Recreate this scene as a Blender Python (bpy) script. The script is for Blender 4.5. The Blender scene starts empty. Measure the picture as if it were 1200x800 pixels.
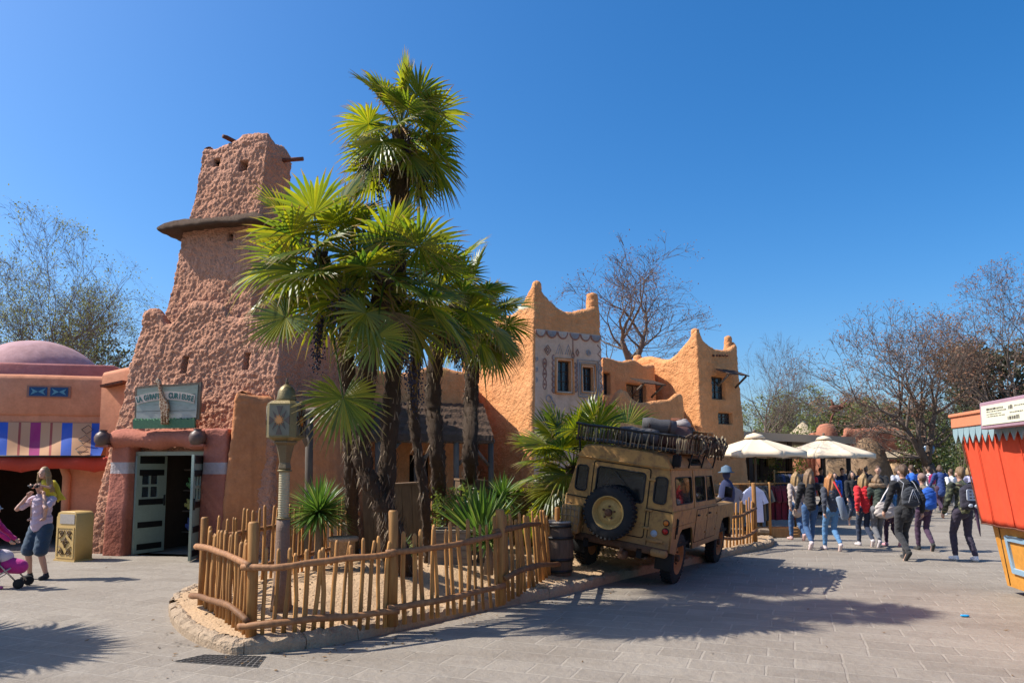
import bpy, bmesh, math, random
import numpy as np
from mathutils import Vector, Matrix, noise
R = math.radians
rnd = random.Random(7)
scene = bpy.context.scene
COL = scene.collection

# ------------------------------------------------------------------ camera, sky, sun, exposure
CAM_H = 1.8; PITCH = R(5); FPX = 850.0; CY0 = 545 - FPX*math.tan(PITCH)
cam_d = bpy.data.cameras.new('camera'); cam = bpy.data.objects.new('camera', cam_d); COL.objects.link(cam)
cam.location = (0, 0, CAM_H); cam.rotation_euler = (math.pi/2 + PITCH, 0, 0)
cam_d.sensor_width = 36; cam_d.lens = FPX/1200*36; cam_d.shift_y = (CY0-400)/1200
cam_d.clip_start = 0.05; cam_d.clip_end = 2000
scene.camera = cam
SUN_EL = 48.0
world = bpy.data.worlds.new('World'); scene.world = world; world.use_nodes = True
wn = world.node_tree; bg = wn.nodes['Background']
sky = wn.nodes.new('ShaderNodeTexSky'); sky.sky_type = 'NISHITA'; sky.sun_disc = False
sky.sun_elevation = R(SUN_EL); sky.sun_rotation = R(-90); sky.air_density = 1.0; sky.dust_density = 2.0; sky.ozone_density = 6.0
sky.altitude = 100
hs_ = wn.nodes.new('ShaderNodeHueSaturation'); hs_.inputs['Saturation'].default_value = 1.30
wn.links.new(sky.outputs[0], hs_.inputs['Color']); wn.links.new(hs_.outputs[0], bg.inputs[0]); bg.inputs[1].default_value = 0.135
sun_d = bpy.data.lights.new('sun', 'SUN'); sun_d.energy = 5.0; sun_d.angle = R(0.5); sun_d.color = (1.0, 0.955, 0.88)
sun = bpy.data.objects.new('sun', sun_d); COL.objects.link(sun)
SUN_AZ = R(-1)   # towards the sun: -x, a hair towards the camera
to_sun = Vector((-math.cos(R(SUN_EL))*math.cos(SUN_AZ), -math.cos(R(SUN_EL))*math.sin(SUN_AZ), math.sin(R(SUN_EL))))
sun.rotation_euler = to_sun.to_track_quat('Z', 'Y').to_euler()
scene.view_settings.view_transform = 'Standard'; scene.view_settings.look = 'None'
scene.view_settings.exposure = 0.50; scene.view_settings.gamma = 1.0; scene.view_settings.use_curve_mapping = False
scene.cycles.max_bounces = 6; scene.cycles.diffuse_bounces = 3; scene.cycles.transparent_max_bounces = 12

# ------------------------------------------------------------------ layout helpers
def P(px, py, Y):
    "world point at depth Y seen at photo pixel px, py"
    u = (px-600)/FPX; v = (CY0-py)/FPX
    t = Y/(math.cos(PITCH) - v*math.sin(PITCH))
    return Vector((u*t, Y, CAM_H + t*(v*math.cos(PITCH)+math.sin(PITCH))))
def G(px, py, z=0.0):
    "world point on height z"
    u = (px-600)/FPX; v = (CY0-py)/FPX
    t = (z-CAM_H)/(v*math.cos(PITCH)+math.sin(PITCH))
    return Vector((u*t, t*(math.cos(PITCH)-v*math.sin(PITCH)), z))

# ------------------------------------------------------------------ materials
MATS = {}
def nodes_of(name):
    m = bpy.data.materials.new(name); m.use_nodes = True
    nt = m.node_tree; b = nt.nodes['Principled BSDF']
    return m, nt, b
def lk(nt, a, b): nt.links.new(a, b)
def tex_coord(nt, scale=(1,1,1), rot=(0,0,0), kind='Object'):
    tc = nt.nodes.new('ShaderNodeTexCoord'); mp = nt.nodes.new('ShaderNodeMapping')
    mp.inputs['Scale'].default_value = scale; mp.inputs['Rotation'].default_value = rot
    lk(nt, tc.outputs[kind], mp.inputs[0]); return mp.outputs[0]
def nz(nt, vec, scale, detail=4, rough=0.55):
    n = nt.nodes.new('ShaderNodeTexNoise'); n.inputs['Scale'].default_value = scale
    n.inputs['Detail'].default_value = detail; n.inputs['Roughness'].default_value = rough
    if vec: lk(nt, vec, n.inputs['Vector'])
    return n.outputs['Fac']
def ramp(nt, fac, stops):
    r = nt.nodes.new('ShaderNodeValToRGB'); e = r.color_ramp.elements
    while len(e) < len(stops): e.new(0.5)
    for i, (p, c) in enumerate(stops):
        e[i].position = p; e[i].color = (*c, 1) if len(c) == 3 else c
    lk(nt, fac, r.inputs[0]); return r.outputs[0]
def mix(nt, fac, a, b, mode='MIX'):
    m = nt.nodes.new('ShaderNodeMix'); m.data_type = 'RGBA'; m.blend_type = mode
    for s, v in ((0, fac), (6, a), (7, b)):
        if hasattr(v, 'links') or hasattr(v, 'is_linked'): lk(nt, v, m.inputs[s])
        elif s == 0: m.inputs[0].default_value = v
        else: m.inputs[s].default_value = (*v, 1)
    return m.outputs[2]
def bump(nt, b, h, strength=0.5, dist=0.02):
    n = nt.nodes.new('ShaderNodeBump'); n.inputs['Strength'].default_value = strength; n.inputs['Distance'].default_value = dist
    lk(nt, h, n.inputs['Height']); lk(nt, n.outputs[0], b.inputs['Normal'])
def mul(c, k): return tuple(min(1, x*k) for x in c)
def basic(name, col, rough=0.7, var=0.25, scale=6, bmp=0.2, metallic=0.0, spec=0.3, bdist=0.01, sheen=0.0):
    "plain procedural surface: two-scale colour variation and fine bump"
    if name in MATS: return MATS[name]
    m, nt, b = nodes_of(name); v = tex_coord(nt)
    n1 = nz(nt, v, scale); n2 = nz(nt, v, scale*7)
    c = mix(nt, n1, mul(col, 1-var), mul(col, 1+var)); c = mix(nt, 0.35, c, ramp(nt, n2, [(0.3, mul(col, 1-var)), (0.7, mul(col, 1+var))]))
    lk(nt, c, b.inputs['Base Color']); b.inputs['Roughness'].default_value = rough
    b.inputs['Metallic'].default_value = metallic; b.inputs['Specular IOR Level'].default_value = spec
    if sheen: b.inputs['Sheen Weight'].default_value = sheen
    if bmp: bump(nt, b, nz(nt, v, scale*9, 3), bmp, bdist)
    MATS[name] = m; return m
def stucco(name, col, col2, fine=45, bmp=0.6, streak=0.35):
    if name in MATS: return MATS[name]
    m, nt, b = nodes_of(name); v = tex_coord(nt)
    big = nz(nt, v, 0.9, 5); mid = nz(nt, v, 5, 5)
    c = mix(nt, big, col, col2); c = mix(nt, ramp(nt, mid, [(0.35, (0,0,0)), (0.75, (1,1,1))]), c, mul(col, 1.14))
    vs = tex_coord(nt, (3.2, 3.2, 0.25)); st = nz(nt, vs, 1.6, 6, 0.6)
    c = mix(nt, ramp(nt, st, [(0.48, (0,0,0)), (0.8, (streak,)*3)]), c, mul(col2, 0.55))
    ge = nt.nodes.new('ShaderNodeNewGeometry'); sz = nt.nodes.new('ShaderNodeSeparateXYZ'); lk(nt, ge.outputs['Position'], sz.inputs[0])
    dn = nt.nodes.new('ShaderNodeMath'); dn.operation = 'MULTIPLY_ADD'; lk(nt, nz(nt, v, 1.3, 6, 0.65), dn.inputs[0]); dn.inputs[1].default_value = -1.3; lk(nt, sz.outputs['Z'], dn.inputs[2])
    c = mix(nt, ramp(nt, dn.outputs[0], [(0.0, (0.6,)*3), (0.35, (0,0,0))]), c, mul(col2, 0.5))
    pa = nz(nt, v, 0.55, 3, 0.5); c = mix(nt, ramp(nt, pa, [(0.50, (0,0,0)), (0.56, (0.35,)*3)]), c, (min(1, col[0]*1.08), col[1]*1.16, col[2]*1.3))
    fn = nz(nt, v, 22, 4, 0.65)
    c = mix(nt, ramp(nt, fn, [(0.3, (0.28,)*3), (0.6, (0,0,0))]), c, mul(col, 0.6))
    lk(nt, c, b.inputs['Base Color']); b.inputs['Roughness'].default_value = 0.92; b.inputs['Specular IOR Level'].default_value = 0.15
    vo = nt.nodes.new('ShaderNodeTexVoronoi'); vo.inputs['Scale'].default_value = fine*0.45; lk(nt, v, vo.inputs['Vector'])
    ad = nt.nodes.new('ShaderNodeMath'); ad.operation = 'SUBTRACT'; lk(nt, nz(nt, v, fine, 4), ad.inputs[0]); lk(nt, vo.outputs['Distance'], ad.inputs[1])
    bump(nt, b, ad.outputs[0], bmp, 0.03)
    MATS[name] = m; return m
def wood(name, col, col2, rough=0.75, scale=(14,14,1.6), bmp=0.5):
    if name in MATS: return MATS[name]
    m, nt, b = nodes_of(name); v = tex_coord(nt, scale)
    oi = nt.nodes.new('ShaderNodeObjectInfo')
    n = nz(nt, v, 1.6, 6, 0.6); v2 = tex_coord(nt); n2 = nz(nt, v2, 2.2, 3)
    c = mix(nt, ramp(nt, n, [(0.3, (0,0,0)), (0.72, (1,1,1))]), col2, col)
    c = mix(nt, ramp(nt, n2, [(0.45, (0,0,0)), (0.75, (0.55,)*3)]), c, mul(col2, 0.65))
    hs = nt.nodes.new('ShaderNodeHueSaturation'); mr = nt.nodes.new('ShaderNodeMapRange'); mr.inputs[3].default_value = 0.7; mr.inputs[4].default_value = 1.25
    lk(nt, oi.outputs['Random'], mr.inputs[0]); lk(nt, mr.outputs[0], hs.inputs['Value']); lk(nt, c, hs.inputs['Color'])
    lk(nt, hs.outputs[0], b.inputs['Base Color']); b.inputs['Roughness'].default_value = rough; b.inputs['Specular IOR Level'].default_value = 0.25
    bump(nt, b, n, bmp, 0.008); MATS[name] = m; return m
def leafmat(name, cols, trans=0.45, rough=0.4, spec=0.4):
    "foliage: colour varies per leaf; thin leaves let light through"
    if name in MATS: return MATS[name]
    m, nt, b = nodes_of(name); g = nt.nodes.new('ShaderNodeNewGeometry')
    k = len(cols); c = ramp(nt, g.outputs['Random Per Island'], [(i/(k-1), cc) for i, cc in enumerate(cols)])
    n = nz(nt, tex_coord(nt), 1.5, 2); c = mix(nt, ramp(nt, n, [(0.4, (0,0,0)), (0.7, (0.5,)*3)]), c, mul(cols[-1], 0.9))
    lk(nt, c, b.inputs['Base Color']); b.inputs['Roughness'].default_value = rough; b.inputs['Specular IOR Level'].default_value = spec
    t = nt.nodes.new('ShaderNodeBsdfTranslucent'); hs = nt.nodes.new('ShaderNodeHueSaturation'); hs.inputs['Value'].default_value = 1.9; hs.inputs['Saturation'].default_value = 1.1; hs.inputs['Hue'].default_value = 0.485
    lk(nt, c, hs.inputs['Color']); lk(nt, hs.outputs[0], t.inputs[0])
    ms = nt.nodes.new('ShaderNodeMixShader'); ms.inputs[0].default_value = trans
    lk(nt, b.outputs[0], ms.inputs[1]); lk(nt, t.outputs[0], ms.inputs[2]); lk(nt, ms.outputs[0], nt.nodes['Material Output'].inputs[0])
    MATS[name] = m; return m
def glass(name, col=(0.05,0.07,0.08), rough=0.06, alpha=0.55):
    if name in MATS: return MATS[name]
    m, nt, b = nodes_of(name); b.inputs['Base Color'].default_value = (*col, 1); b.inputs['Roughness'].default_value = rough
    b.inputs['Specular IOR Level'].default_value = 0.7
    n = nz(nt, tex_coord(nt), 4, 4); lk(nt, ramp(nt, n, [(0.4, (rough*.4,)*3), (0.8, (rough+0.08,)*3)]), b.inputs['Roughness'])
    t = nt.nodes.new('ShaderNodeBsdfTransparent'); t.inputs[0].default_value = (0.6, 0.66, 0.68, 1); ms = nt.nodes.new('ShaderNodeMixShader'); ms.inputs[0].default_value = alpha
    lk(nt, t.outputs[0], ms.inputs[1]); lk(nt, b.outputs[0], ms.inputs[2]); lk(nt, ms.outputs[0], nt.nodes['Material Output'].inputs[0])
    MATS[name] = m; return m

# ------------------------------------------------------------------ mesh builder
class MB:
    def __init__(s): s.v = []; s.f = []; s.m = []
    def add(s, vs, fs, mi=0, M=None):
        o = len(s.v); s.v += [tuple(M @ Vector(p)) if M is not None else tuple(p) for p in vs]
        s.f += [tuple(o+i for i in f) for f in fs]; s.m += [mi]*len(fs); return s
    def box(s, c, d, M=None, mi=0, rz=0, rot=None, bev=0.0):
        x, y, z = d[0]/2, d[1]/2, d[2]/2
        Q = Matrix.Translation(Vector(c)) @ (rot if rot is not None else Matrix.Rotation(rz, 4, 'Z'))
        if M is not None: Q = M @ Q
        if bev <= 0 or bev >= min(x, y, z):
            vs = [(-x,-y,-z),(x,-y,-z),(x,y,-z),(-x,y,-z),(-x,-y,z),(x,-y,z),(x,y,z),(-x,y,z)]
            return s.add(vs, [(0,3,2,1),(4,5,6,7),(0,1,5,4),(1,2,6,5),(2,3,7,6),(3,0,4,7)], mi, Q)
        b = bev; vs = []; idx = {}
        for sx in (-1,1):
            for sy in (-1,1):
                for sz in (-1,1):
                    for a in range(3):
                        p = [sx*(x-b), sy*(y-b), sz*(z-b)]; p[a] = (sx*x, sy*y, sz*z)[a]
                        idx[(sx,sy,sz,a)] = len(vs); vs.append(tuple(p))
        fs = []
        for a in range(3):
            o1, o2 = [(1,2),(2,0),(0,1)][a]
            for sg in (-1,1):
                q = []
                for (p1, p2) in ((-1,-1),(1,-1),(1,1),(-1,1)):
                    k = [0,0,0]; k[a] = sg; k[o1] = p1; k[o2] = p2; q.append(idx[(*k, a)])
                fs.append(tuple(q if sg > 0 else q[::-1]))
        for a in range(3):
            o1, o2 = [(1,2),(2,0),(0,1)][a]
            for s1 in (-1,1):
                for s2 in (-1,1):
                    def K(e, ax): k = [0,0,0]; k[a] = e; k[o1] = s1; k[o2] = s2; return idx[(*k, ax)]
                    q = [K(-1,o1), K(1,o1), K(1,o2), K(-1,o2)]
                    fs.append(tuple(q if s1*s2 < 0 else q[::-1]))
        for sx in (-1,1):
            for sy in (-1,1):
                for sz in (-1,1):
                    q = [idx[(sx,sy,sz,a)] for a in range(3)]
                    fs.append(tuple(q if sx*sy*sz > 0 else q[::-1]))
        return s.add(vs, fs, mi, Q)
    def tube(s, pts, rad, n=8, cap=True, mi=0, M=None, flat=1.0):
        pts = [Vector(p) for p in pts]
        if not hasattr(rad, '__len__'): rad = [rad]*len(pts)
        vs = []; fs = []; up = None
        for i, p in enumerate(pts):
            d = (pts[min(i+1, len(pts)-1)] - pts[max(i-1, 0)])
            if d.length < 1e-9: d = Vector((0,0,1))
            d.normalize()
            if up is None:
                up = Vector((0,0,1)) if abs(d.z) < 0.9 else Vector((1,0,0))
            a = d.cross(up); 
            if a.length < 1e-6: a = d.cross(Vector((0.3,1,0.2)))
            a.normalize(); b = a.cross(d).normalized(); up = b
            for k in range(n):
                t = 2*math.pi*k/n; vs.append(p + a*(math.cos(t)*rad[i]) + b*(math.sin(t)*rad[i]*flat))
        for i in range(len(pts)-1):
            for k in range(n): fs.append((i*n+k, i*n+(k+1) % n, (i+1)*n+(k+1) % n, (i+1)*n+k))
        if cap: fs.append(tuple(range(n))[::-1]); fs.append(tuple((len(pts)-1)*n+k for k in range(n)))
        return s.add(vs, fs, mi, M)
    def lathe(s, prof, n=24, mi=0, M=None, cap=True):
        vs = []; fs = []
        for r, z in prof:
            for k in range(n): t = 2*math.pi*k/n; vs.append((r*math.cos(t), r*math.sin(t), z))
        for i in range(len(prof)-1):
            for k in range(n): fs.append((i*n+k, i*n+(k+1) % n, (i+1)*n+(k+1) % n, (i+1)*n+k))
        if cap: fs.append(tuple(range(n))[::-1]); fs.append(tuple((len(prof)-1)*n+k for k in range(n)))
        return s.add(vs, fs, mi, M)
    def ell(s, c, r, n=12, m=8, M=None, mi=0, rot=None):
        vs = [(0,0,-1)]; fs = []
        for i in range(1, m):
            a = -math.pi/2+math.pi*i/m
            for k in range(n): t = 2*math.pi*k/n; vs.append((math.cos(a)*math.cos(t), math.cos(a)*math.sin(t), math.sin(a)))
        vs.append((0,0,1)); top = len(vs)-1
        for k in range(n): fs.append((0, 1+(k+1) % n, 1+k)); fs.append((top, 1+(m-2)*n+k, 1+(m-2)*n+(k+1) % n))
        for i in range(m-2):
            for k in range(n): fs.append((1+i*n+k, 1+i*n+(k+1) % n, 1+(i+1)*n+(k+1) % n, 1+(i+1)*n+k))
        if not hasattr(r, '__len__'): r = (r, r, r)
        Q = Matrix.Translation(Vector(c)) @ (rot.to_4x4() if rot is not None else Matrix()) @ Matrix.Diagonal((*r, 1))
        if M is not None: Q = M @ Q
        return s.add(vs, fs, mi, Q)
    def cap(s, a, b, ra, rb, n=12, M=None, flat=1.0):
        "capsule with two radii"
        a = Vector(a); b = Vector(b); d = (b-a).normalized(); pts = []; rr = []
        for k in range(5):
            t = math.pi/2*(1-k/4); pts.append(a-d*ra*math.sin(t)); rr.append(max(ra*math.cos(t), ra*0.05))
        for k in range(5):
            t = math.pi/2*k/4; pts.append(b+d*rb*math.sin(t)); rr.append(max(rb*math.cos(t), rb*0.05))
        return s.tube(pts, rr, n, True, 0, M, flat)
    def noise(s, amp, freq, seed=0):
        off = Vector((seed*3.1, seed*1.7, seed*5.3))
        s.v = [tuple(Vector(p) + noise.noise_vector(Vector(p)*freq+off)*amp) for p in s.v]; return s
    def build(s, name, mats, parent=None, smooth=True, world=False, auto=None):
        me = bpy.data.meshes.new(name); V = s.v
        if world and parent is not None:
            Mi = wm(parent).inverted(); V = [tuple(Mi @ Vector(p)) for p in V]
        me.from_pydata(V, [], s.f)
        if not isinstance(mats, (list, tuple)): mats = [mats]
        for m in mats: me.materials.append(m)
        if len(mats) > 1: me.polygons.foreach_set('material_index', s.m)
        me.polygons.foreach_set('use_smooth', [bool(smooth)]*len(me.polygons))
        me.update()
        if auto:
            me.set_sharp_from_angle(angle=R(auto))
        return link(name, me, parent)
def wm(o):
    M = o.matrix_basis.copy()
    while o.parent is not None: o = o.parent; M = o.matrix_basis @ M
    return M
def link(name, me, parent=None):
    o = bpy.data.objects.new(name, me); COL.objects.link(o)
    if parent is not None: o.parent = parent
    return o
def tag(o, label=None, cat=None, group=None, kind=None):
    if label: o['label'] = label
    if cat: o['category'] = cat
    if group: o['group'] = group
    if kind: o['kind'] = kind
    return o
def thing(name, label, cat, loc=(0,0,0), rz=0.0, group=None, M=None):
    o = bpy.data.objects.new(name, None); COL.objects.link(o); o.empty_display_size = 0.2
    if M is not None: o.matrix_basis = M
    else: o.location = loc; o.rotation_euler = (0, 0, rz)
    return tag(o, label, cat, group)
def copy_thing(o, parent=None):
    c = o.copy(); COL.objects.link(c); c.parent = parent
    for ch in list(o.children): copy_thing(ch, c)
    return c
BENCH = bpy.data.scenes.new('bench')   # small side scene where meshes are evaluated quickly; removed at the end
def evaluated(o, name):
    if o.name in COL.objects: COL.objects.unlink(o)
    BENCH.collection.objects.link(o)
    with bpy.context.temp_override(scene=BENCH, view_layer=BENCH.view_layers[0]):
        dg = bpy.context.evaluated_depsgraph_get(); dg.update()
    me = bpy.data.meshes.new_from_object(o.evaluated_get(dg), depsgraph=dg); me.name = name
    return me
def ripple(me, amp, fr, fn=None):
    "push the surface along its normals by a soft irregular pattern"
    n = len(me.vertices); co = np.empty(n*3, 'f'); no = np.empty(n*3, 'f'); me.vertices.foreach_get('co', co); me.vertices.foreach_get('normal', no)
    co = co.reshape(-1, 3); no = no.reshape(-1, 3)
    if fn is not None: d = fn(co)
    else:
        x, y, z = co[:,0]*fr[0]*3.0, co[:,1]*fr[1]*3.0, co[:,2]*fr[2]*3.0
        d = amp*0.45*(np.sin(x+1.7*np.sin(z*0.7+y))+np.sin(z+1.9*np.sin(x*0.8+1.3))*0.9+0.5*np.sin(y*1.9-x*1.3+z*1.6))
    co = co+no*d[:,None]; me.vertices.foreach_set('co', co.ravel())
def fuse(mb, name, mat, parent, voxel, smooth=3, world=False, wrinkle=0.0):
    "join overlapping volumes into one continuous skin"
    o = mb.build('tmp', mat); rm = o.modifiers.new('r', 'REMESH'); rm.mode = 'VOXEL'; rm.voxel_size = voxel
    sm = o.modifiers.new('s', 'SMOOTH'); sm.iterations = smooth; sm.factor = 0.5
    me = evaluated(o, name); old = o.data; bpy.data.objects.remove(o); bpy.data.meshes.remove(old)
    if wrinkle: ripple(me, wrinkle, (9, 9, 22))
    if world and parent is not None: me.transform(wm(parent).inverted())
    if len(me.materials) == 0: me.materials.append(mat)
    me.polygons.foreach_set('use_smooth', [True]*len(me.polygons)); me.update()
    return link(name, me, parent)
def plate(name, outline, holes, th, mat, parent, M=None, bev=0.0, world=False):
    "flat sheet in local xy with holes, thickness along z"
    cu = bpy.data.curves.new('c', 'CURVE'); cu.dimensions = '2D'; cu.fill_mode = 'BOTH'; cu.extrude = th/2; cu.bevel_depth = bev; cu.bevel_resolution = 1
    if bev: cu.extrude = max(th/2-bev, 0.0005); cu.offset = -bev
    for pts in [outline]+list(holes):
        sp = cu.splines.new('POLY'); sp.points.add(len(pts)-1); sp.use_cyclic_u = True
        for i, p in enumerate(pts): sp.points[i].co = (p[0], p[1], 0, 1)
    o = bpy.data.objects.new('tmp', cu); COL.objects.link(o); me = evaluated(o, name)
    bpy.data.objects.remove(o); bpy.data.curves.remove(cu)
    if M is not None: me.transform(M)
    if world and parent is not None: me.transform(wm(parent).inverted())
    me.materials.clear(); me.materials.append(mat); me.update()
    return link(name, me, parent)
def lettering(name, text, size, th, mat, parent, M, world=False, spacing=1.0, shear=0.0):
    cu = bpy.data.curves.new('t', 'FONT'); cu.body = text; cu.size = size; cu.extrude = th; cu.align_x = 'CENTER'; cu.align_y = 'CENTER'; cu.space_character = spacing; cu.shear = shear; cu.offset = size*0.03
    o = bpy.data.objects.new('tmp', cu); COL.objects.link(o); me = evaluated(o, name)
    bpy.data.objects.remove(o); bpy.data.curves.remove(cu)
    me.transform(M)
    if world and parent is not None: me.transform(wm(parent).inverted())
    me.materials.clear(); me.materials.append(mat)
    return link(name, me, parent)
def rrect(x0, y0, x1, y1, r=0.05, n=4):
    out = []
    for cx, cy, a0 in ((x1-r, y0+r, -90), (x1-r, y1-r, 0), (x0+r, y1-r, 90), (x0+r, y0+r, 180)):
        for k in range(n+1): a = R(a0+90*k/n); out.append((cx+r*math.cos(a), cy+r*math.sin(a)))
    return out
def frame_M(o, ex, ez=(0,0,1)):
    "matrix with local x along ex, local y along ez (upright boards): plate xy -> wall plane, plate z -> outward"
    ex = Vector(ex).normalized(); ey = Vector(ez).normalized(); en = ex.cross(ey).normalized()
    M = Matrix.Identity(4)
    for i in range(3): M[i][0] = ex[i]; M[i][1] = ey[i]; M[i][2] = en[i]; M[i][3] = o[i]
    return M
# ------------------------------------------------------------------ shared materials
M_tower = stucco('rough_pink_render', (0.52,0.26,0.16), (0.43,0.20,0.12), 46, 0.9, 0.3)
M_orange = stucco('orange_render', (0.65,0.295,0.12), (0.55,0.23,0.085), 36, 0.6, 0.4)
M_smooth = stucco('smooth_orange_render', (0.52,0.22,0.095), (0.43,0.165,0.07), 30, 0.25, 0.55)
M_pinkwall = stucco('pink_smooth_render', (0.62,0.27,0.15), (0.55,0.22,0.12), 12, 0.1, 0.15)
M_mauve = stucco('mauve_dome_render', (0.46,0.28,0.27), (0.36,0.20,0.19), 10, 0.15, 0.2)
M_portal = stucco('red_brown_render', (0.40,0.145,0.095), (0.34,0.115,0.075), 34, 0.35, 0.3)
M_band = stucco('grey_band_paint', (0.42,0.36,0.34), (0.34,0.28,0.27), 34, 0.35, 0.2)
M_white_plaster = stucco('pale_plaster', (0.62,0.43,0.30), (0.52,0.34,0.22), 20, 0.2, 0.3)
M_redwall = stucco('red_earth_render', (0.38,0.15,0.085), (0.29,0.11,0.07), 12, 0.5, 0.3)
M_stone = stucco('brown_stone_render', (0.26,0.17,0.10), (0.18,0.115,0.07), 9, 0.9, 0.3)
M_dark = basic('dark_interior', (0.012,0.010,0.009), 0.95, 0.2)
M_darkwood = wood('dark_brown_wood', (0.09,0.055,0.035), (0.045,0.028,0.02))
M_greywood = wood('weathered_grey_wood', (0.19,0.15,0.11), (0.10,0.075,0.055))
M_fence = wood('honey_brown_wood', (0.52,0.265,0.08), (0.30,0.13,0.04), 0.6)
M_rail = wood('reddish_brown_log', (0.34,0.165,0.07), (0.18,0.08,0.035), 0.65)
M_iron = basic('dark_iron', (0.03,0.03,0.03), 0.5, 0.3, metallic=0.6)
M_thatch = basic('brown_thatch', (0.14,0.085,0.052), 0.95, 0.6, 14, 1.0, bdist=0.06)

# paving
def mat_paving():
    m, nt, b = nodes_of('grey_paving'); v = tex_coord(nt, (1,1,1), (0,0,R(21)))
    wob = nt.nodes.new('ShaderNodeTexNoise'); wob.inputs['Scale'].default_value = 1.7; lk(nt, v, wob.inputs['Vector'])
    dv = nt.nodes.new('ShaderNodeVectorMath'); dv.operation = 'MULTIPLY_ADD'; lk(nt, wob.outputs['Color'], dv.inputs[0]); dv.inputs[1].default_value = (0.05,0.05,0); lk(nt, v, dv.inputs[2])
    br = nt.nodes.new('ShaderNodeTexBrick'); lk(nt, dv.outputs[0], br.inputs['Vector'])
    br.inputs['Scale'].default_value = 1.0; br.inputs['Brick Width'].default_value = 0.66; br.inputs['Row Height'].default_value = 0.34
    br.inputs['Mortar Size'].default_value = 0.012; br.inputs['Mortar Smooth'].default_value = 0.25; br.offset = 0.37; br.offset_frequency = 2; br.squash = 0.62; br.squash_frequency = 3
    br.inputs['Color1'].default_value = (0.24,0.20,0.155,1); br.inputs['Color2'].default_value = (0.305,0.258,0.203,1); br.inputs['Mortar'].default_value = (0.37,0.315,0.25,1)
    n1 = nz(nt, v, 0.45, 5); n2 = nz(nt, v, 14, 5, 0.7); n3 = nz(nt, v, 3, 4)
    c = mix(nt, ramp(nt, n1, [(0.35,(0,0,0)),(0.7,(0.45,)*3)]), br.outputs['Color'], (0.19,0.155,0.12))
    c = mix(nt, ramp(nt, n2, [(0.35,(0.35,)*3),(0.6,(0,0,0))]), c, (0.24,0.215,0.19))
    c = mix(nt, ramp(nt, n3, [(0.5,(0,0,0)),(0.8,(0.4,)*3)]), c, (0.33,0.29,0.24))
    sp = nz(nt, v, 60, 2); c = mix(nt, ramp(nt, sp, [(0.68,(0,0,0)),(0.72,(0.6,)*3)]), c, (0.12,0.09,0.07))
    st1 = nz(nt, tex_coord(nt, (0.35,1.2,1)), 1.1, 6, 0.65); c = mix(nt, ramp(nt, st1, [(0.5,(0,0,0)),(0.72,(0.55,)*3)]), c, (0.17,0.135,0.10))
    st2 = nz(nt, v, 2.3, 6, 0.75); c = mix(nt, ramp(nt, st2, [(0.58,(0,0,0)),(0.66,(0.45,)*3)]), c, (0.20,0.16,0.125))
    lk(nt, c, b.inputs['Base Color']); b.inputs['Roughness'].default_value = 0.75; b.inputs['Specular IOR Level'].default_value = 0.25
    inv = nt.nodes.new('ShaderNodeMath'); inv.operation = 'MULTIPLY_ADD'; lk(nt, br.outputs['Fac'], inv.inputs[0]); inv.inputs[1].default_value = -0.6
    lk(nt, nz(nt, v, 9, 6, 0.65), inv.inputs[2]); bump(nt, b, inv.outputs[0], 0.75, 0.03)
    return m
M_pave = mat_paving()
M_sand = basic('pale_sand', (0.44,0.29,0.165), 0.95, 0.28, 3, 0.9, bdist=0.03)
M_kerb = basic('rough_kerb_stone', (0.36,0.26,0.17), 0.9, 0.4, 5, 0.9, bdist=0.02)
M_grass = basic('grass_green', (0.06,0.09,0.025), 0.95, 0.4, 3, 0.6)

mb = MB(); N = 60
xs = [-400,-150,-60,-30]+[-20+i for i in range(0, 51)]+[40,70,160,400]
ys = [-60,-20,-8]+[i for i in range(0, 60)]+[70,100,200,600]
for y in ys:
    for x in xs: mb.v.append((x, y, 0))
for j in range(len(ys)-1):
    for i in range(len(xs)-1):
        a = j*len(xs)+i; mb.f.append((a, a+1, a+len(xs)+1, a+len(xs))); mb.m.append(0)
tag(mb.build('ground', M_pave), kind='structure')

# grassy strip far right behind the crowd
mb = MB(); mb.box((26, 66, 0.05), (40, 34, 0.1)); mb.noise(0.02, 0.5); tag(mb.build('grass_verge', M_grass), kind='structure')

# ------------------------------------------------------------------ sand island and kerb
front = [G(x, y) for x, y in ((198,716),(201,730),(216,746),(246,760),(285,767),(380,757),(480,736),(580,713),(660,697),(745,675))]
front += [Vector((3.0,13.12,0)), Vector((4.3,14.62,0)), G(900,642), G(907,636)]
back = [Vector(p+(0,)) for p in ((6.0,17.6),(4.2,17.2),(2.5,15.9),(0.3,15.0),(-2.2,14.0),(-3.5,12.2),(-4.1,10.6))] + [G(222,696), G(204,706)]
outline = front+back
def catmull(pts, per=8, closed=True):
    out = []; n = len(pts)
    for i in range(n if closed else n-1):
        p0, p1, p2, p3 = (pts[(i-1) % n] if closed or i > 0 else pts[0]), pts[i], pts[(i+1) % n], (pts[(i+2) % n] if closed or i+2 < n else pts[-1])
        for k in range(per):
            t = k/per
            out.append(0.5*((2*p1)+(p2-p0)*t+(2*p0-5*p1+4*p2-p3)*t*t+(3*p1-p0-3*p2+p3)*t**3))
    return out
ring = catmull(outline, 10)
def seg_dist(p):
    best = 1e9; n = len(ring)
    for i in range(n):
        a = ring[i]; b = ring[(i+1) % n]; d = b-a; L = d.x*d.x+d.y*d.y
        if L < 1e-12: continue
        t = max(0, min(1, ((p[0]-a.x)*d.x+(p[1]-a.y)*d.y)/L)); q = (a.x+d.x*t-p[0])**2+(a.y+d.y*t-p[1])**2
        if q < best: best = q
    return math.sqrt(best)
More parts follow.
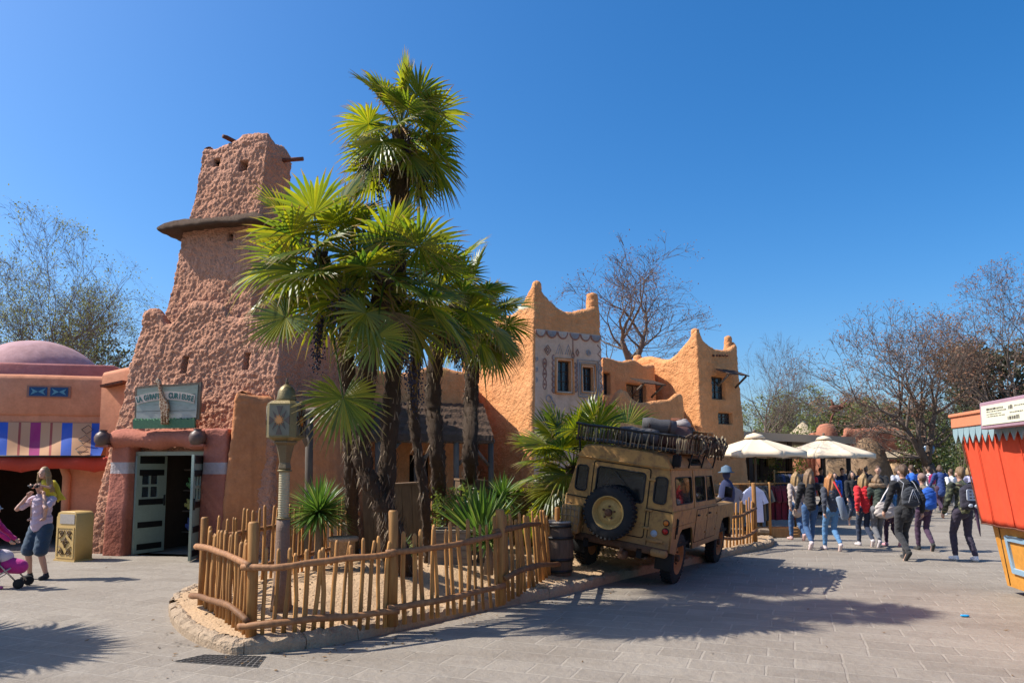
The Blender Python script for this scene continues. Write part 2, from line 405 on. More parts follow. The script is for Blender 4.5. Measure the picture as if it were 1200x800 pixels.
def inside(p):
    c = False; n = len(ring)
    for i in range(n):
        a = ring[i]; b = ring[(i+1) % n]
        if (a.y > p[1]) != (b.y > p[1]) and p[0] < (b.x-a.x)*(p[1]-a.y)/(b.y-a.y)+a.x: c = not c
    return c
def sand_z(x, y):
    d = seg_dist((x, y)); k = min(1, d/1.6); k = k*k*(3-2*k)
    return 0.12+0.22*k+0.035*noise.noise(Vector((x*1.1, y*1.1, 3)))+0.02*noise.noise(Vector((x*4, y*4, 1)))
mb = MB(); st = 0.07; idx = {}
gx0, gy0 = -4.9, 6.6; nx, ny = int(11.8/st), int(11.6/st)
for j in range(ny):
    for i in range(nx):
        x, y = gx0+i*st, gy0+j*st
        if inside((x, y)) and seg_dist((x, y)) > 0.05:
            idx[(i, j)] = len(mb.v); mb.v.append((x, y, sand_z(x, y)+0.012*noise.noise(Vector((x*14, y*14, 0)))))
for (i, j), a in idx.items():
    q = [(i,j),(i+1,j),(i+1,j+1),(i,j+1)]
    if all(k in idx for k in q): mb.f.append(tuple(idx[k] for k in q)); mb.m.append(0)
tag(mb.build('sand_bed', M_sand), kind='structure')
# kerb of hewn stones
mb = MB(); n = len(ring); acc = 0; start = 0
pts = ring+[ring[0]]; cum = [0]
for i in range(n): cum.append(cum[-1]+(pts[i+1]-pts[i]).length)
def at_len(s):
    s = max(0, min(cum[-1]-1e-6, s))
    for i in range(n):
        if cum[i+1] >= s: t = (s-cum[i])/max(1e-9, cum[i+1]-cum[i]); return pts[i].lerp(pts[i+1], t)
s = 0.0
while s < cum[-1]-0.1:
    L = rnd.uniform(0.34, 0.62); h = rnd.uniform(0.125, 0.155); k = max(4, int(L/0.055)); e = s+L-0.008
    vs = []; fs = []; prof_n = 7
    for a in range(k+1):
        c = at_len(s+(e-s)*a/k); c2 = at_len(min(cum[-1], s+(e-s)*a/k+0.03)); d = (c2-c)
        if d.length < 1e-6: d = Vector((1,0,0))
        d.normalize(); nin = Vector((-d.y, d.x, 0)); endk = 0.012 if a in (0, k) else 0
        j1, j2 = rnd.uniform(-0.018, 0.018), rnd.uniform(-0.022, 0.014)
        for (o, z) in ((0.0,-0.03),(0.0,h*0.55),(0.012+j1*0.5,h*0.86+j2-endk),(0.055+j1,h+j2-endk),(0.10,h+0.006+j1-endk),(0.15,h-0.015-endk),(0.16,-0.03)):
            vs.append(c+nin*(o+endk*0.3)+Vector((0,0,z)))
    for a in range(k):
        for q in range(prof_n-1): i0 = a*prof_n+q; fs.append((i0, i0+prof_n, i0+prof_n+1, i0+1))
    fs.append(tuple(range(prof_n))[::-1][::-1]); fs.append(tuple(k*prof_n+q for q in range(prof_n))[::-1])
    mb.add(vs, fs); s += L
mb.v = [tuple(Vector(p)+noise.noise_vector(Vector(p)*11)*0.012) for p in mb.v]
tag(mb.build('kerb', M_kerb, smooth=False), kind='structure')
# scattered pebbles and leaf litter on the sand
mb = MB()
for _ in range(900):
    x, y = rnd.uniform(-4.6, 4.0), rnd.uniform(7, 14)
    if inside((x, y)) and seg_dist((x, y)) > 0.12: mb.ell((x, y, sand_z(x, y)+0.004), (rnd.uniform(.006,.02), rnd.uniform(.006,.02), rnd.uniform(.004,.012)), 5, 3)
tag(mb.build('gravel_litter', basic('brown_gravel', (0.15,0.10,0.06), 0.9, 0.4), smooth=False), 'small brown stones and litter scattered on the sand bed', 'gravel', kind='stuff')

mb = MB(); rl = random.Random(12)
for _ in range(420):
    if rl.random() < 0.55: q = at_len(rl.random()*cum[-1]*0.55); x, y = q.x+rl.gauss(0, .25)+0.1, q.y-abs(rl.gauss(0, .30))-0.03
    else: x, y = rl.uniform(-9, 9), rl.uniform(5, 26)
    if inside((x, y)): continue
    a = rl.uniform(0, 6.28); L = rl.uniform(.012, .035); dx, dy = math.cos(a)*L, math.sin(a)*L
    mb.add([(x-dx, y-dy, .006), (x-dy*.4, y+dx*.4, .012), (x+dx, y+dy, .008+rl.random()*.012), (x+dy*.4, y-dx*.4, .006)], [(0,3,2,1)])
tag(mb.build('leaf_litter', basic('dry_brown_leaf', (0.17,0.10,0.045), 0.8, 0.5, 30), smooth=False), 'small dry leaves and crumbs scattered over the paving', 'leaves', kind='stuff')

# ------------------------------------------------------------------ hand-rendered earth walls
def lumps(p, seed=0.0, freq=7.5):
    q = Vector((p.x*freq+seed, p.y*freq, p.z*freq))
    d = noise.voronoi(q, distance_metric='DISTANCE', exponent=2.5)[0]
    return (0.55-d[0])*1.25+0.55*noise.noise(q*0.45)+0.25*noise.noise(q*2.1)
def earth_block(name, mats, parent, base, top, H, Hlow, topz, cell=0.06, amp=0.02, freq=7.5, rlip=0.12, holes=(), smooth_corner=4, matfn=None, edges=None, ampfn=None, depth=0.3, cap_roof=True, zs=0.0):
    """closed battered wall: base/top polygons (ccw), rows absolute below Hlow then stretched to topz(x,y);
    holes: (edge, u0, u1, z0, z1) -> reveals of given depth with a dark back"""
    nb = len(base); S = []
    for e in range(nb):
        b0, b1 = Vector(base[e]), Vector(base[(e+1) % nb]); t0, t1 = Vector(top[e]), Vector(top[(e+1) % nb])
        k = max(3, int((b1-b0).length/(cell if edges is None or e in edges else cell*5)))
        for i in range(k): u = i/k; S.append((b0.lerp(b1, u), t0.lerp(t1, u), e, u))
    ns = len(S); B = [s[0] for s in S]; T = [s[1] for s in S]
    for _ in range(smooth_corner):
        B = [(B[i-1]+B[i]*2+B[(i+1) % ns])/4 for i in range(ns)]; T = [(T[i-1]+T[i]*2+T[(i+1) % ns])/4 for i in range(ns)]
    Nn = []
    for i in range(ns):
        d = B[(i+1) % ns]-B[i-1]; q = Vector((d.y, -d.x)); q.normalize(); Nn.append(q)
    nlow = max(1, int((Hlow-zs)/cell)); tz = [topz(T[i].x, T[i].y) for i in range(ns)]
    nhi = max(4, int((max(tz)-Hlow)/cell)); prof = []
    rows = []
    for k in range(nlow+1): rows.append(('a', zs+(Hlow-zs)*k/nlow))
    for k in range(1, nhi+1): rows.append(('b', k/nhi))
    for k in range(1, 7): rows.append(('c', k/6))
    rows.append(('d', 0.5)); rows.append(('d', 1.0))
    vs = []; mid = []
    for kind, q in rows:
        for i in range(ns):
            if kind == 'a': z = q; off = 0
            elif kind == 'b':
                z = Hlow+(tz[i]-rlip-Hlow)*q; off = 0
            elif kind == 'c': a = math.pi*q; z = tz[i]-rlip+rlip*math.sin(a); off = rlip*(1-math.cos(a))
            else: z = (tz[i]-rlip)*(1-q)+Hlow*q*0.98; off = 2*rlip+0.03*q
            f = z/H; p2 = B[i].lerp(T[i], f)-Nn[i]*off; p = Vector((p2.x, p2.y, z))
            if amp:
                n3 = Vector((Nn[i].x, Nn[i].y, 0)) if kind in 'ab' else (Vector((Nn[i].x*math.cos(math.pi*q), Nn[i].y*math.cos(math.pi*q), math.sin(math.pi*q))) if kind == 'c' else Vector((-Nn[i].x, -Nn[i].y, 0)))
                am = amp if ampfn is None else amp*ampfn(S[i][2], S[i][3], z)
                p += n3*(lumps(p, 0, freq)*am+noise.noise(p*1.3)*amp*1.2)
            vs.append(p)
    nr = len(rows); dead = set(); rev = []
    for hi_, (e, u0, u1, z0, z1, *op_) in enumerate(holes):
        ii = [i for i in range(ns) if S[i][2] == e and u0 <= S[i][3] <= u1]
        kk = [k for k in range(nlow) if z0 <= rows[k][1] <= z1]
        if len(ii) < 2 or len(kk) < 2: continue
        i0, i1, k0, k1 = ii[0], ii[-1], kk[0], kk[-1]
        for i in range(i0, i1):
            for k in range(k0, k1): dead.add((k, i))
        rev.append((i0, i1, k0, k1, Nn[(i0+i1)//2], bool(op_)))
    mbk = MB(); mbk.v = [tuple(p) for p in vs]
    for k in range(nr-1):
        for i in range(ns):
            if (k, i) in dead: continue
            j = (i+1) % ns; mbk.f.append((k*ns+i, k*ns+j, (k+1)*ns+j, (k+1)*ns+i))
            mbk.m.append(matfn(S[i][2], S[i][3], rows[k][1] if rows[k][0] == 'a' else 99) if matfn else 0)
    if cap_roof: mbk.f.append(tuple((nr-1)*ns+i for i in range(ns))); mbk.m.append(0)
    out = []
    for (i0, i1, k0, k1, nn, op_) in rev:
        loop = [k0*ns+i for i in range(i0, i1)]+[k*ns+i1 for k in range(k0, k1)]+[k1*ns+i for i in range(i1, i0, -1)]+[k*ns+i0 for k in range(k1, k0, -1)]
        off = Vector((-nn.x, -nn.y, 0))*depth; o = len(mbk.v); mbk.v += [tuple(Vector(mbk.v[q])+off) for q in loop]; n = len(loop)
        for q in range(n): mbk.f.append((loop[q], loop[(q+1) % n], o+(q+1) % n, o+q)); mbk.m.append(0)
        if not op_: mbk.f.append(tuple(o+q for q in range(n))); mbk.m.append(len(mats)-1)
        c = sum((vs[q] for q in loop), Vector())/n
        out.append((c+off, Vector((nn.x, nn.y, 0)), (vs[k0*ns+i1]-vs[k0*ns+i0]).length, rows[k1][1]-rows[k0][1]))
    o = mbk.build(name, mats, parent, world=True)
    return o, out
def bars(parent, c, n, w, h, mat, nv=1, nh=1, push=0.06, t=0.03):
    ex = Vector((-n.y, n.x, 0)); M = frame_M(c+n*push, ex); mb = MB()
    for sx in (-1, 1): mb.box((sx*(w/2-t/2), 0, 0), (t, h, t), M)
    for sy in (-1, 1): mb.box((0, sy*(h/2-t/2), 0), (w-2*t, t, t), M)
    for k in range(nv): mb.box((-w/2+w*(k+1)/(nv+1), 0, 0), (t*0.7, h-2*t, t*0.7), M)
    for k in range(nh): mb.box((0, -h/2+h*(k+1)/(nh+1), -0.002), (w-2*t, t*0.6, t*0.6), M)
    f = mb.build('window', mat, parent, smooth=False, world=True)
    g = MB(); g.box((0, 0, -0.02), (w-2*t, h-2*t, 0.006), M); g.build('pane', glass('window_glass', (0.02,0.025,0.03), 0.08, 0.9), f, smooth=False, world=True)
    return f

# ---- tower with shop entrance
tower = thing('adobe_tower', 'tall tapering pink earth tower with rough render, dark cornice and the shop entrance', 'tower', (-6.6, 16.5, 0))
aL, aR = Vector((-8.78, 15.1)), Vector((-4.72, 14.15))
fd = (aR-aL).normalized(); fn = Vector((fd.y, -fd.x))      # face normal (towards camera-left)
back_v = -fn*4.0
def f2(u, dn): p = aL+fd*u+fn*dn; return (p.x, p.y)
W1 = (aR-aL).length
base1 = [f2(0, 0), f2(W1, 0), f2(W1, -4), f2(0.0, -4)]
top1 = [f2(0.78, -0.5), f2(W1-0.1, -0.5), f2(W1-0.1, -3.8), f2(0.78, -3.8)]
def u_of(x, y): return (Vector((x, y))-aL).dot(fd)
def tz1(x, y):
    u = u_of(x, y); z = 5.0
    z += 0.20*math.exp(-((u-0.95)/0.28)**2) - 0.22*math.exp(-((u-1.42)/0.2)**2)
    z += 0.26/(1+math.exp(-(u-1.75)/0.06)) - 0.40/(1+math.exp(-(u-2.75)/0.07))
    return z+0.04*noise.noise(Vector((x*2, y*2, 0)))
# doorway and arrow slots
du0, du1 = 1.12, 2.76
H1 = 5.3
o1, niches = earth_block('lower_wall', [M_tower, M_dark], tower, base1, top1, H1, 4.6, tz1, 0.028, 0.040, 14, 0.13,
    holes=[(0, 0.88/W1, 2.80/W1, -0.1, 2.1, 'open'), (0, 1.50/W1, 1.70/W1, 3.68, 4.08), (0, 3.20/W1, 3.40/W1, 3.72, 4.12)], edges=(0, 1, 3), depth=0.35, smooth_corner=5)
base2 = [f2(0.98, -0.75), f2(3.20, -0.70), f2(3.25, -2.6), f2(0.98, -2.6)]
top2 = [f2(1.28, -0.98), f2(3.20, -0.92), f2(3.22, -2.4), f2(1.28, -2.4)]
def lift(pts, z0, z1, b, t):  # footprint at z=0 so that the batter runs through b at z0 and t at z1
    return [tuple(Vector(b[i])+(Vector(b[i])-Vector(t[i]))*(z0/(z1-z0))) for i in range(len(b))]
H2 = 7.1; b2 = lift(None, 4.6, H2, base2, top2)
earth_block('middle_wall', [M_tower, M_dark], tower, b2, top2, H2, 6.95, lambda x, y: H2, 0.030, 0.036, 14, 0.03, zs=4.3, holes=[(0, 0.60, 0.69, 6.62, 6.86)], edges=(0, 1, 3), depth=0.25)
base3 = [f2(1.40, -0.98), f2(3.22, -0.92), f2(3.24, -2.2), f2(1.40, -2.2)]
top3 = [f2(1.60, -1.12), f2(3.26, -1.05), f2(3.2, -2.1), f2(1.60, -2.1)]
H3 = 9.15; b3 = lift(None, 7.15, H3, base3, top3)
earth_block('upper_wall', [M_tower, M_dark], tower, b3, top3, H3, 8.75, lambda x, y: 9.05+0.10*math.sin(u_of(x, y)*3.1-1.0)+0.05*noise.noise(Vector((x*3, y*3, 0))), 0.028, 0.036, 14, 0.12,
    holes=[(0, 0.19, 0.31, 8.42, 8.66), (0, 0.62, 0.76, 8.22, 8.50)], edges=(0, 1, 3), depth=0.25, zs=6.9)
# cornice: thick thatch-like slab projecting all round
mb = MB(); ring_n = 80
cen = [f2(1.06, -0.78), f2(3.28, -0.72), f2(3.32, -2.5), f2(1.06, -2.5)]
def per(poly, k, off):
    out = []; n = len(poly); c = sum((Vector(p) for p in poly), Vector((0,0)))/n
    for e in range(n):
        a, b_ = Vector(poly[e]), Vector(poly[(e+1) % n]); m = int(k*(b_-a).length)
        for i in range(m): p = a.lerp(b_, i/m); d = (p-c).normalized(); out.append(p+d*off)
    return out
profc = [(-0.45, 7.24), (-0.1, 7.20), (0.10, 7.10), (0.22, 7.02), (0.25, 6.97), (0.22, 6.92), (0.06, 6.94), (-0.3, 6.97)]
rr = [per(cen, 16, o) for o, z in profc]; m_ = len(rr[0])
for (o, z), r_ in zip(profc, rr):
    for p in r_: q = Vector((p.x, p.y, z)); mb.v.append(tuple(q+noise.noise_vector(q*5)*0.03+noise.noise_vector(q*14)*0.012))
for k in range(len(profc)-1):
    for i in range(m_): mb.f.append((k*m_+i, (k+1)*m_+i, (k+1)*m_+(i+1) % m_, k*m_+(i+1) % m_)); mb.m.append(0)
mb.f.append(tuple(range(m_))); mb.m.append(0)
mb.build('cornice', M_thatch, tower, world=True)
M_beam = wood('red_brown_beam', (0.20,0.07,0.04), (0.10,0.04,0.025))
def beam(p, d, L, r, parent, name='beam_end', mat=None):
    p = Vector(p); d = Vector(d).normalized(); mb = MB(); mb.tube([p-d*0.3, p+d*L*0.5+Vector((0,0,.01)), p+d*L], [r*1.05, r, r*0.9], 9); mb.noise(0.008, 14)
    return mb.build(name, mat or M_beam, parent, world=True)
q = Vector((*f2(2.35, -1.1), 9.12)); beam(q+Vector((-0.12,0.12,-0.02)), (-0.75,-1,0.12), 0.16, 0.05, tower)
q = Vector((*f2(3.1, -1.7), 8.72)); beam(q, (1,-0.1,0.05), 0.62, 0.05, tower)
# entrance portal: pillars and lintel in red-brown render, standing proud of the wall
def uz(u, dn, z): p = aL+fd*u+fn*dn; return Vector((p.x, p.y, z))
def pillar(u0, u1, z1, dn0, dn1, nm):
    base = [f2(u0, dn1), f2(u1, dn1), f2(u1, dn0), f2(u0, dn0)]; k = 0.05
    top = [f2(u0+0.10, dn1-k), f2(u1, dn1-k), f2(u1, dn0), f2(u0+0.10, dn0)]
    return earth_block(nm, [M_portal, M_band, M_dark], tower, base, top, z1, z1-0.12, lambda x, y: z1, 0.045, 0.016, 7, 0.05,
        matfn=lambda e, u, z: 1 if 1.60 < z < 1.84 else 0, edges=(0,1,3), smooth_corner=2)[0]
pillar(0.60, 1.12, 2.30, -0.2, 0.22, 'left_pillar'); pillar(2.74, 3.36, 2.52, -0.2, 0.24, 'right_pillar')
mb = MB()
for a in range(33):
    u = 0.70+(2.84-0.70)*a/32
    for k in range(16):
        t = 2*math.pi*k/16; dn = 0.02+0.30*math.cos(t)*(1 if math.cos(t) > 0 else 0.6); z = 2.33+0.19*math.sin(t)*(1.0+0.1*math.sin(a*0.5))
        p = uz(u, dn, z+0.015*math.sin(a*0.37)); mb.v.append(tuple(p+noise.noise_vector(p*6)*0.02+noise.noise_vector(p*15)*0.012))
for a in range(32):
    for k in range(16): mb.f.append((a*16+k, (a+1)*16+k, (a+1)*16+(k+1) % 16, a*16+(k+1) % 16)); mb.m.append(0)
mb.f.append(tuple(range(16))); mb.m.append(0); mb.f.append(tuple(32*16+k for k in range(16))[::-1]); mb.m.append(0)
mb.build('lintel', M_portal, tower, world=True)
M_pot = basic('dark_clay_pot', (0.12,0.075,0.06), 0.45, 0.3, 5, 0.3)
for u in (0.62, 2.80):
    mb = MB(); M = Matrix.Translation(uz(u, 0.36, 2.30)) @ fd.to_3d().to_track_quat('X', 'Z').to_matrix().to_4x4() @ Matrix.Rotation(R(75), 4, 'X')
    mb.lathe([(0.02,-0.14),(0.11,-0.12),(0.155,-0.04),(0.16,0.04),(0.13,0.11),(0.075,0.15),(0.07,0.17),(0.085,0.19)], 20, 0, Matrix.Translation(uz(u, 0.33, 2.32)))
    p = mb.build('clay_jar_light', M_pot, None)
    tag(p, 'round dark clay jar fixed at the %s end of the shop door lintel' % ('left' if u < 1 else 'right'), 'jar', 'clay jars on the lintel')
    b_ = MB(); b_.box(uz(u, 0.25, 2.19), (0.26, 0.3, 0.045)); b_.build('ledge', M_portal, tower, world=True, smooth=False)
# doors: frame plus two open leaves
M_green = basic('pale_green_paint', (0.27,0.33,0.27), 0.55, 0.2, 8, 0.2)
M_greenback = basic('grey_green_paint', (0.24,0.26,0.20), 0.6, 0.2, 8, 0.2)
M_blackstrap = basic('black_strap_iron', (0.012,0.012,0.012), 0.5, 0.3)
mb = MB(); Mf = frame_M(uz(0, -0.06, 0), fd.to_3d())
mb.box(((du0+du1)/2, 2.04, 0), (du1-du0, 0.08, 0.1), Mf); mb.box((du0+0.03, 1.0, 0), (0.06, 2.0, 0.1), Mf); mb.box((du1-0.03, 1.0, 0), (0.06, 2.0, 0.1), Mf)
mb.build('door_frame', M_greenback, tower, smooth=False, world=True)
def leaf(u, ang, sgn):
    hinge = uz(u, 0.02, 0.02); ex = (Matrix.Rotation(ang, 3, 'Z') @ fd.to_3d()); M = frame_M(hinge, ex); w = 0.74*sgn
    lo, hi = min(0, w), max(0, w); hole = [rrect(lo+0.14+i*0.21, 1.13+j*0.26, lo+0.31+i*0.21, 1.34+j*0.26, 0.01, 1) for i in (0,1) for j in (0,1)]
    d = plate('door_leaf', rrect(lo, 0.0, hi, 1.98, 0.005, 1), hole, 0.045, M_green, tower, M, world=True)
    for z in (0.12, 0.56, 1.02, 1.62, 1.88):
        mb = MB(); mb.box((w/2, z+0.01, 0), (0.60, 0.12 if z < 1.8 else 0.15, 0.056), M); mb.build('iron_band', M_blackstrap, d, smooth=False, world=True)
    g = MB()
    g.box((lo+0.34, 1.36, 0.0), (0.40, 0.48, 0.006), M); g.build('pane', glass('window_glass'), d, smooth=False, world=True)
    hb = MB(); hb.box((w*0.93, 1.05, 0.04), (0.03, 0.22, 0.035), M, bev=0.006); hb.build('handle', M_iron, d, world=True)
leaf(du0+0.05, R(80), 1); leaf(du1-0.04, R(112), -1)
# dim shop room behind the doorway with stocked shelves
room = thing('shop_interior', 'dim souvenir shop room seen through the tower doorway', 'room', uz(1.7, -1.6, 0))
mb = MB(); Mr = frame_M(uz(0.26, -0.4, 0), fd.to_3d())
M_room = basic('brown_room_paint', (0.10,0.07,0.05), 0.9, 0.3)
mb.box((1.68, 2.17, -1.2), (1.9, 0.05, 2.4), Mr); mb.box((0.72, 1.06, -1.2), (0.04, 2.15, 2.4), Mr); mb.box((2.64, 1.06, -1.2), (0.04, 2.15, 2.4), Mr); mb.box((1.68, 1.06, -2.42), (1.9, 2.15, 0.04), Mr)
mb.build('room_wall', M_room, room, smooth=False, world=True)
for z in (0.35, 0.8, 1.25, 1.7):
    mb = MB(); mb.box((1.72, z, -1.1), (1.4, 0.03, 0.4), Mr); mb.build('shelf', M_greywood, room, smooth=False, world=True)
cols = [(0.5,0.08,0.06),(0.1,0.15,0.4),(0.6,0.55,0.5),(0.6,0.35,0.1),(0.15,0.35,0.15),(0.5,0.12,0.3),(0.65,0.6,0.2)]
nk = 0
for z in (0.365, 0.815, 1.265):
    for k in range(5):
        nk += 1; mb = MB(); u = 1.15+k*0.27+rnd.uniform(-.03,.03); c = Mr @ Vector((u, z+0.1, -0.98)); s_ = rnd.uniform(.8, 1.05)
        mb.ell(c, (.075*s_,.065*s_,.1*s_), 10, 7); mb.ell(c+Vector((0,-.01,.12*s_)), .06*s_, 10, 7)
        for sx in (-1,1): mb.ell(c+Vector((sx*.045,0,.17*s_)), .022, 6, 5); mb.ell(c+Vector((sx*.07,-.03,.02)), (.03,.03,.05), 6, 5)
        o = mb.build('plush_toy', basic('toy_cloth_%d' % (nk % 7), cols[nk % 7], 0.9, 0.3))
        tag(o, '%s plush toy, %s from the left on the %s shelf inside the shop doorway' % (['red','blue','pale','orange','green','pink','yellow'][nk % 7], ['first','second','third','fourth','last'][k], {0.365:'lowest',0.815:'middle',1.265:'upper'}[z]), 'toy', 'plush toys on the shop shelves')
# slots got dark backs in the wall mesh itself

# sign above the door
sg = thing('shop_sign', 'weathered painted wooden sign with a giraffe above the tower door', 'sign', uz(1.5, 0.4, 2.62))
tiltM = frame_M(uz(2.10, 0.36, 3.03), fd.to_3d(), Vector((fn.x*0.12, fn.y*0.12, 1)))
def mat_sign():
    m, nt, b = nodes_of('painted_landscape_boards'); tc = nt.nodes.new('ShaderNodeTexCoord'); sp = nt.nodes.new('ShaderNodeSeparateXYZ'); lk(nt, tc.outputs['Generated'], sp.inputs[0])
    n = nz(nt, tex_coord(nt), 6, 4); ad = nt.nodes.new('ShaderNodeMath'); ad.operation = 'MULTIPLY_ADD'; lk(nt, n, ad.inputs[0]); ad.inputs[1].default_value = 0.10; lk(nt, sp.outputs['Z'], ad.inputs[2])
    c = ramp(nt, ad.outputs[0], [(0.08,(0.36,0.20,0.15)),(0.20,(0.13,0.30,0.17)),(0.32,(0.50,0.30,0.26)),(0.42,(0.05,0.36,0.34)),(0.56,(0.45,0.42,0.38)),(0.75,(0.27,0.34,0.30)),(0.98,(0.18,0.20,0.16))])
    sc = nz(nt, tex_coord(nt, (2,2,30)), 3, 4); c = mix(nt, ramp(nt, sc, [(0.52,(0,0,0)),(0.75,(0.6,)*3)]), c, (0.10,0.075,0.06))
    lk(nt, c, b.inputs['Base Color']); b.inputs['Roughness'].default_value = 0.7; return m
M_sign = mat_sign()
edge = [(-0.72,-0.32),(-0.4,-0.335),(0,-0.32),(0.40,-0.335),(0.70,-0.315),(0.73,-0.1),(0.745,0.1),(0.78,0.36),(0.45,0.345),(0.1,0.33),(-0.2,0.34),(-0.66,0.30),(-0.68,0.1),(-0.70,-0.1)]
fr = plate('frame', [(x*1.04, y*1.08) for x, y in edge], [], 0.05, M_greywood, sg, tiltM, world=True)
bd = plate('board', [(x*0.96, y*0.94) for x, y in edge], [], 0.03, M_sign, sg, tiltM @ Matrix.Translation((0,0,0.022)), world=True)
mb = MB()
for y in (-0.16, 0.16): mb.box((0.0, y, 0.0385), (1.36, 0.006, 0.003), tiltM)
mb.build('board_joint', M_blackstrap, sg, smooth=False, world=True)
M_scroll = basic('cream_scroll_paint', (0.52,0.44,0.38), 0.7, 0.2); M_teal = basic('dark_teal_paint', (0.03,0.13,0.12), 0.6, 0.2)
def arc_pt(t, r=2.6, cx=0.0, cy=-2.42): a = R(90-t); return (cx+r*math.cos(a), cy+r*math.sin(a)), a
scr = [arc_pt(t, 2.665)[0] for t in [-15+i*30/16 for i in range(17)]]+[arc_pt(t, 2.50)[0] for t in [15-i*30/16 for i in range(17)]]
plate('scroll', scr, [], 0.012, M_scroll, sg, tiltM @ Matrix.Translation((0,-0.02,0.046)), world=True)
def arc_text(txt, t0, t1, size):
    for i, ch in enumerate(txt):
        if ch == ' ': continue
        t = t0+(t1-t0)*i/(len(txt)-1); (x, y), a = arc_pt(t, 2.58)
        lettering('letter', ch, size, 0.003, M_teal, sg, tiltM @ Matrix.Translation((x, y-0.02, 0.056)) @ Matrix.Rotation(a-math.pi/2, 4, 'Z') @ Matrix.Diagonal((0.82,1.1,1,1)), world=True)
arc_text('LA GIRAFE', -13.9, -2.9, 0.135); arc_text('CURIEUSE', 2.9, 13.9, 0.135)
grs = [(-0.74,-0.50)]+[(-0.74+1.40*i/40, -0.335+0.03*(i % 2)+0.012*math.sin(i*1.7)) for i in range(41)]+[(0.66,-0.50)]
plate('grass_board', grs, [], 0.05, basic('painted_grass_green', (0.07,0.16,0.09), 0.7, 0.4, 20), sg, tiltM @ Matrix.Translation((0,0,0.05)), world=True)
gir = [(-0.06,-0.42),(-0.05,-0.30),(-0.045,-0.16),(-0.075,-0.05),(-0.06,0.10),(-0.07,0.22),(-0.10,0.38),(-0.125,0.40),(-0.165,0.385),(-0.17,0.41),(-0.13,0.45),(-0.115,0.49),(-0.10,0.455),(-0.08,0.50),(-0.075,0.455),(-0.045,0.44),(-0.035,0.40),(-0.02,0.28),(0.03,0.12),(0.09,0.04),(0.12,-0.04),(0.125,-0.14),(0.095,-0.20),(0.105,-0.30),(0.095,-0.42),(0.07,-0.42),(0.072,-0.30),(0.05,-0.21),(0.035,-0.30),(0.035,-0.42),(0.01,-0.42),(0.008,-0.30),(0.005,-0.18),(-0.01,-0.18),(-0.02,-0.30),(-0.025,-0.42)]
def mat_giraffe():
    m, nt, b = nodes_of('giraffe_coat'); vo = nt.nodes.new('ShaderNodeTexVoronoi'); vo.feature = 'DISTANCE_TO_EDGE'; vo.inputs['Scale'].default_value = 20; lk(nt, tex_coord(nt), vo.inputs['Vector'])
    lk(nt, ramp(nt, vo.outputs['Distance'], [(0.06,(0.55,0.42,0.28)),(0.12,(0.24,0.10,0.04))]), b.inputs['Base Color']); b.inputs['Roughness'].default_value = 0.6; return m
plate('giraffe', gir, [], 0.06, mat_giraffe(), sg, tiltM @ Matrix.Translation((0,0,0.10)) @ Matrix.Diagonal((1.0,1.0,1,1)), world=True, bev=0.01)

# ---- smooth orange wing right of the entrance (stepped forward) and middle building with thatched porch
wing = thing('adobe_wing', 'smooth orange shaded wall block between the tower door and the thatched porch', 'building', (-4.6, 15.5, 0))
wb = [(-5.62, 13.95), (-3.55, 14.95), (-2.9, 18.0), (-5.8, 16.0)]
wt = [(-5.45, 14.1), (-3.7, 15.05), (-3.0, 18.0), (-5.6, 16.0)]
earth_block('wall', [M_smooth, M_dark], wing, wb, wt, 3.3, 2.98, lambda x, y: 3.17+0.04*noise.noise(Vector((x*2, y*2, 0)))+0.12*math.exp(-((x+5.5)/0.4)**2), 0.05, 0.022, 8, 0.13, edges=(0,1,3), smooth_corner=14)
mid = thing('adobe_house', 'orange earth house with a thatched porch roof behind the palms', 'building', (-1.5, 18, 0))
mbs = [(-4.6, 16.7), (-1.0, 18.3), (-1.2, 22.0), (-5.6, 20.5)]; mts = [(-4.6, 16.9), (-1.08, 18.45), (-1.2, 21.8), (-5.5, 20.3)]
earth_block('wall', [M_orange, M_dark], mid, mbs, mts, 4.5, 3.7, lambda x, y: 4.18+0.10*math.sin(x*2.6)+0.05*noise.noise(Vector((x*2, y*2, 0))), 0.07, 0.02, 6, 0.14,
   holes=[(0, 0.58, 0.76, -0.1, 2.1)], edges=(0,1,3), depth=0.5)
M_door = wood('brown_door_wood', (0.13,0.07,0.035), (0.07,0.035,0.02))
# porch
a0, a1 = Vector((-3.1, 15.75, 0)), Vector((-0.42, 16.9, 0)); r0, r1 = Vector((-3.2, 17.2, 3.25)), Vector((-0.72, 18.35, 3.3))
mb = MB(); nu, nv = 60, 26
for j in range(nv+1):
    for i in range(nu+1):
        e = a0.lerp(a1, i/nu); e.z = 2.42; r_ = r0.lerp(r1, i/nu); t = j/nv; p = e.lerp(r_, t)
        step = 0.055*(1-((t*5) % 1)); p.z += step+0.03*noise.noise(Vector((i*0.5, j*0.9, 0)))+0.012*rnd.uniform(-1,1)
        if j == 0: p.z -= 0.10+rnd.uniform(0, 0.05)
        mb.v.append(tuple(p))
for j in range(nv):
    for i in range(nu): a = j*(nu+1)+i; mb.f.append((a, a+1, a+nu+2, a+nu+1)); mb.m.append(0)
po = mb.build('porch_roof', M_thatch, mid, world=True, smooth=False); sol = po.modifiers.new('thick', 'SOLIDIFY'); sol.thickness = 0.10; sol.offset = -1
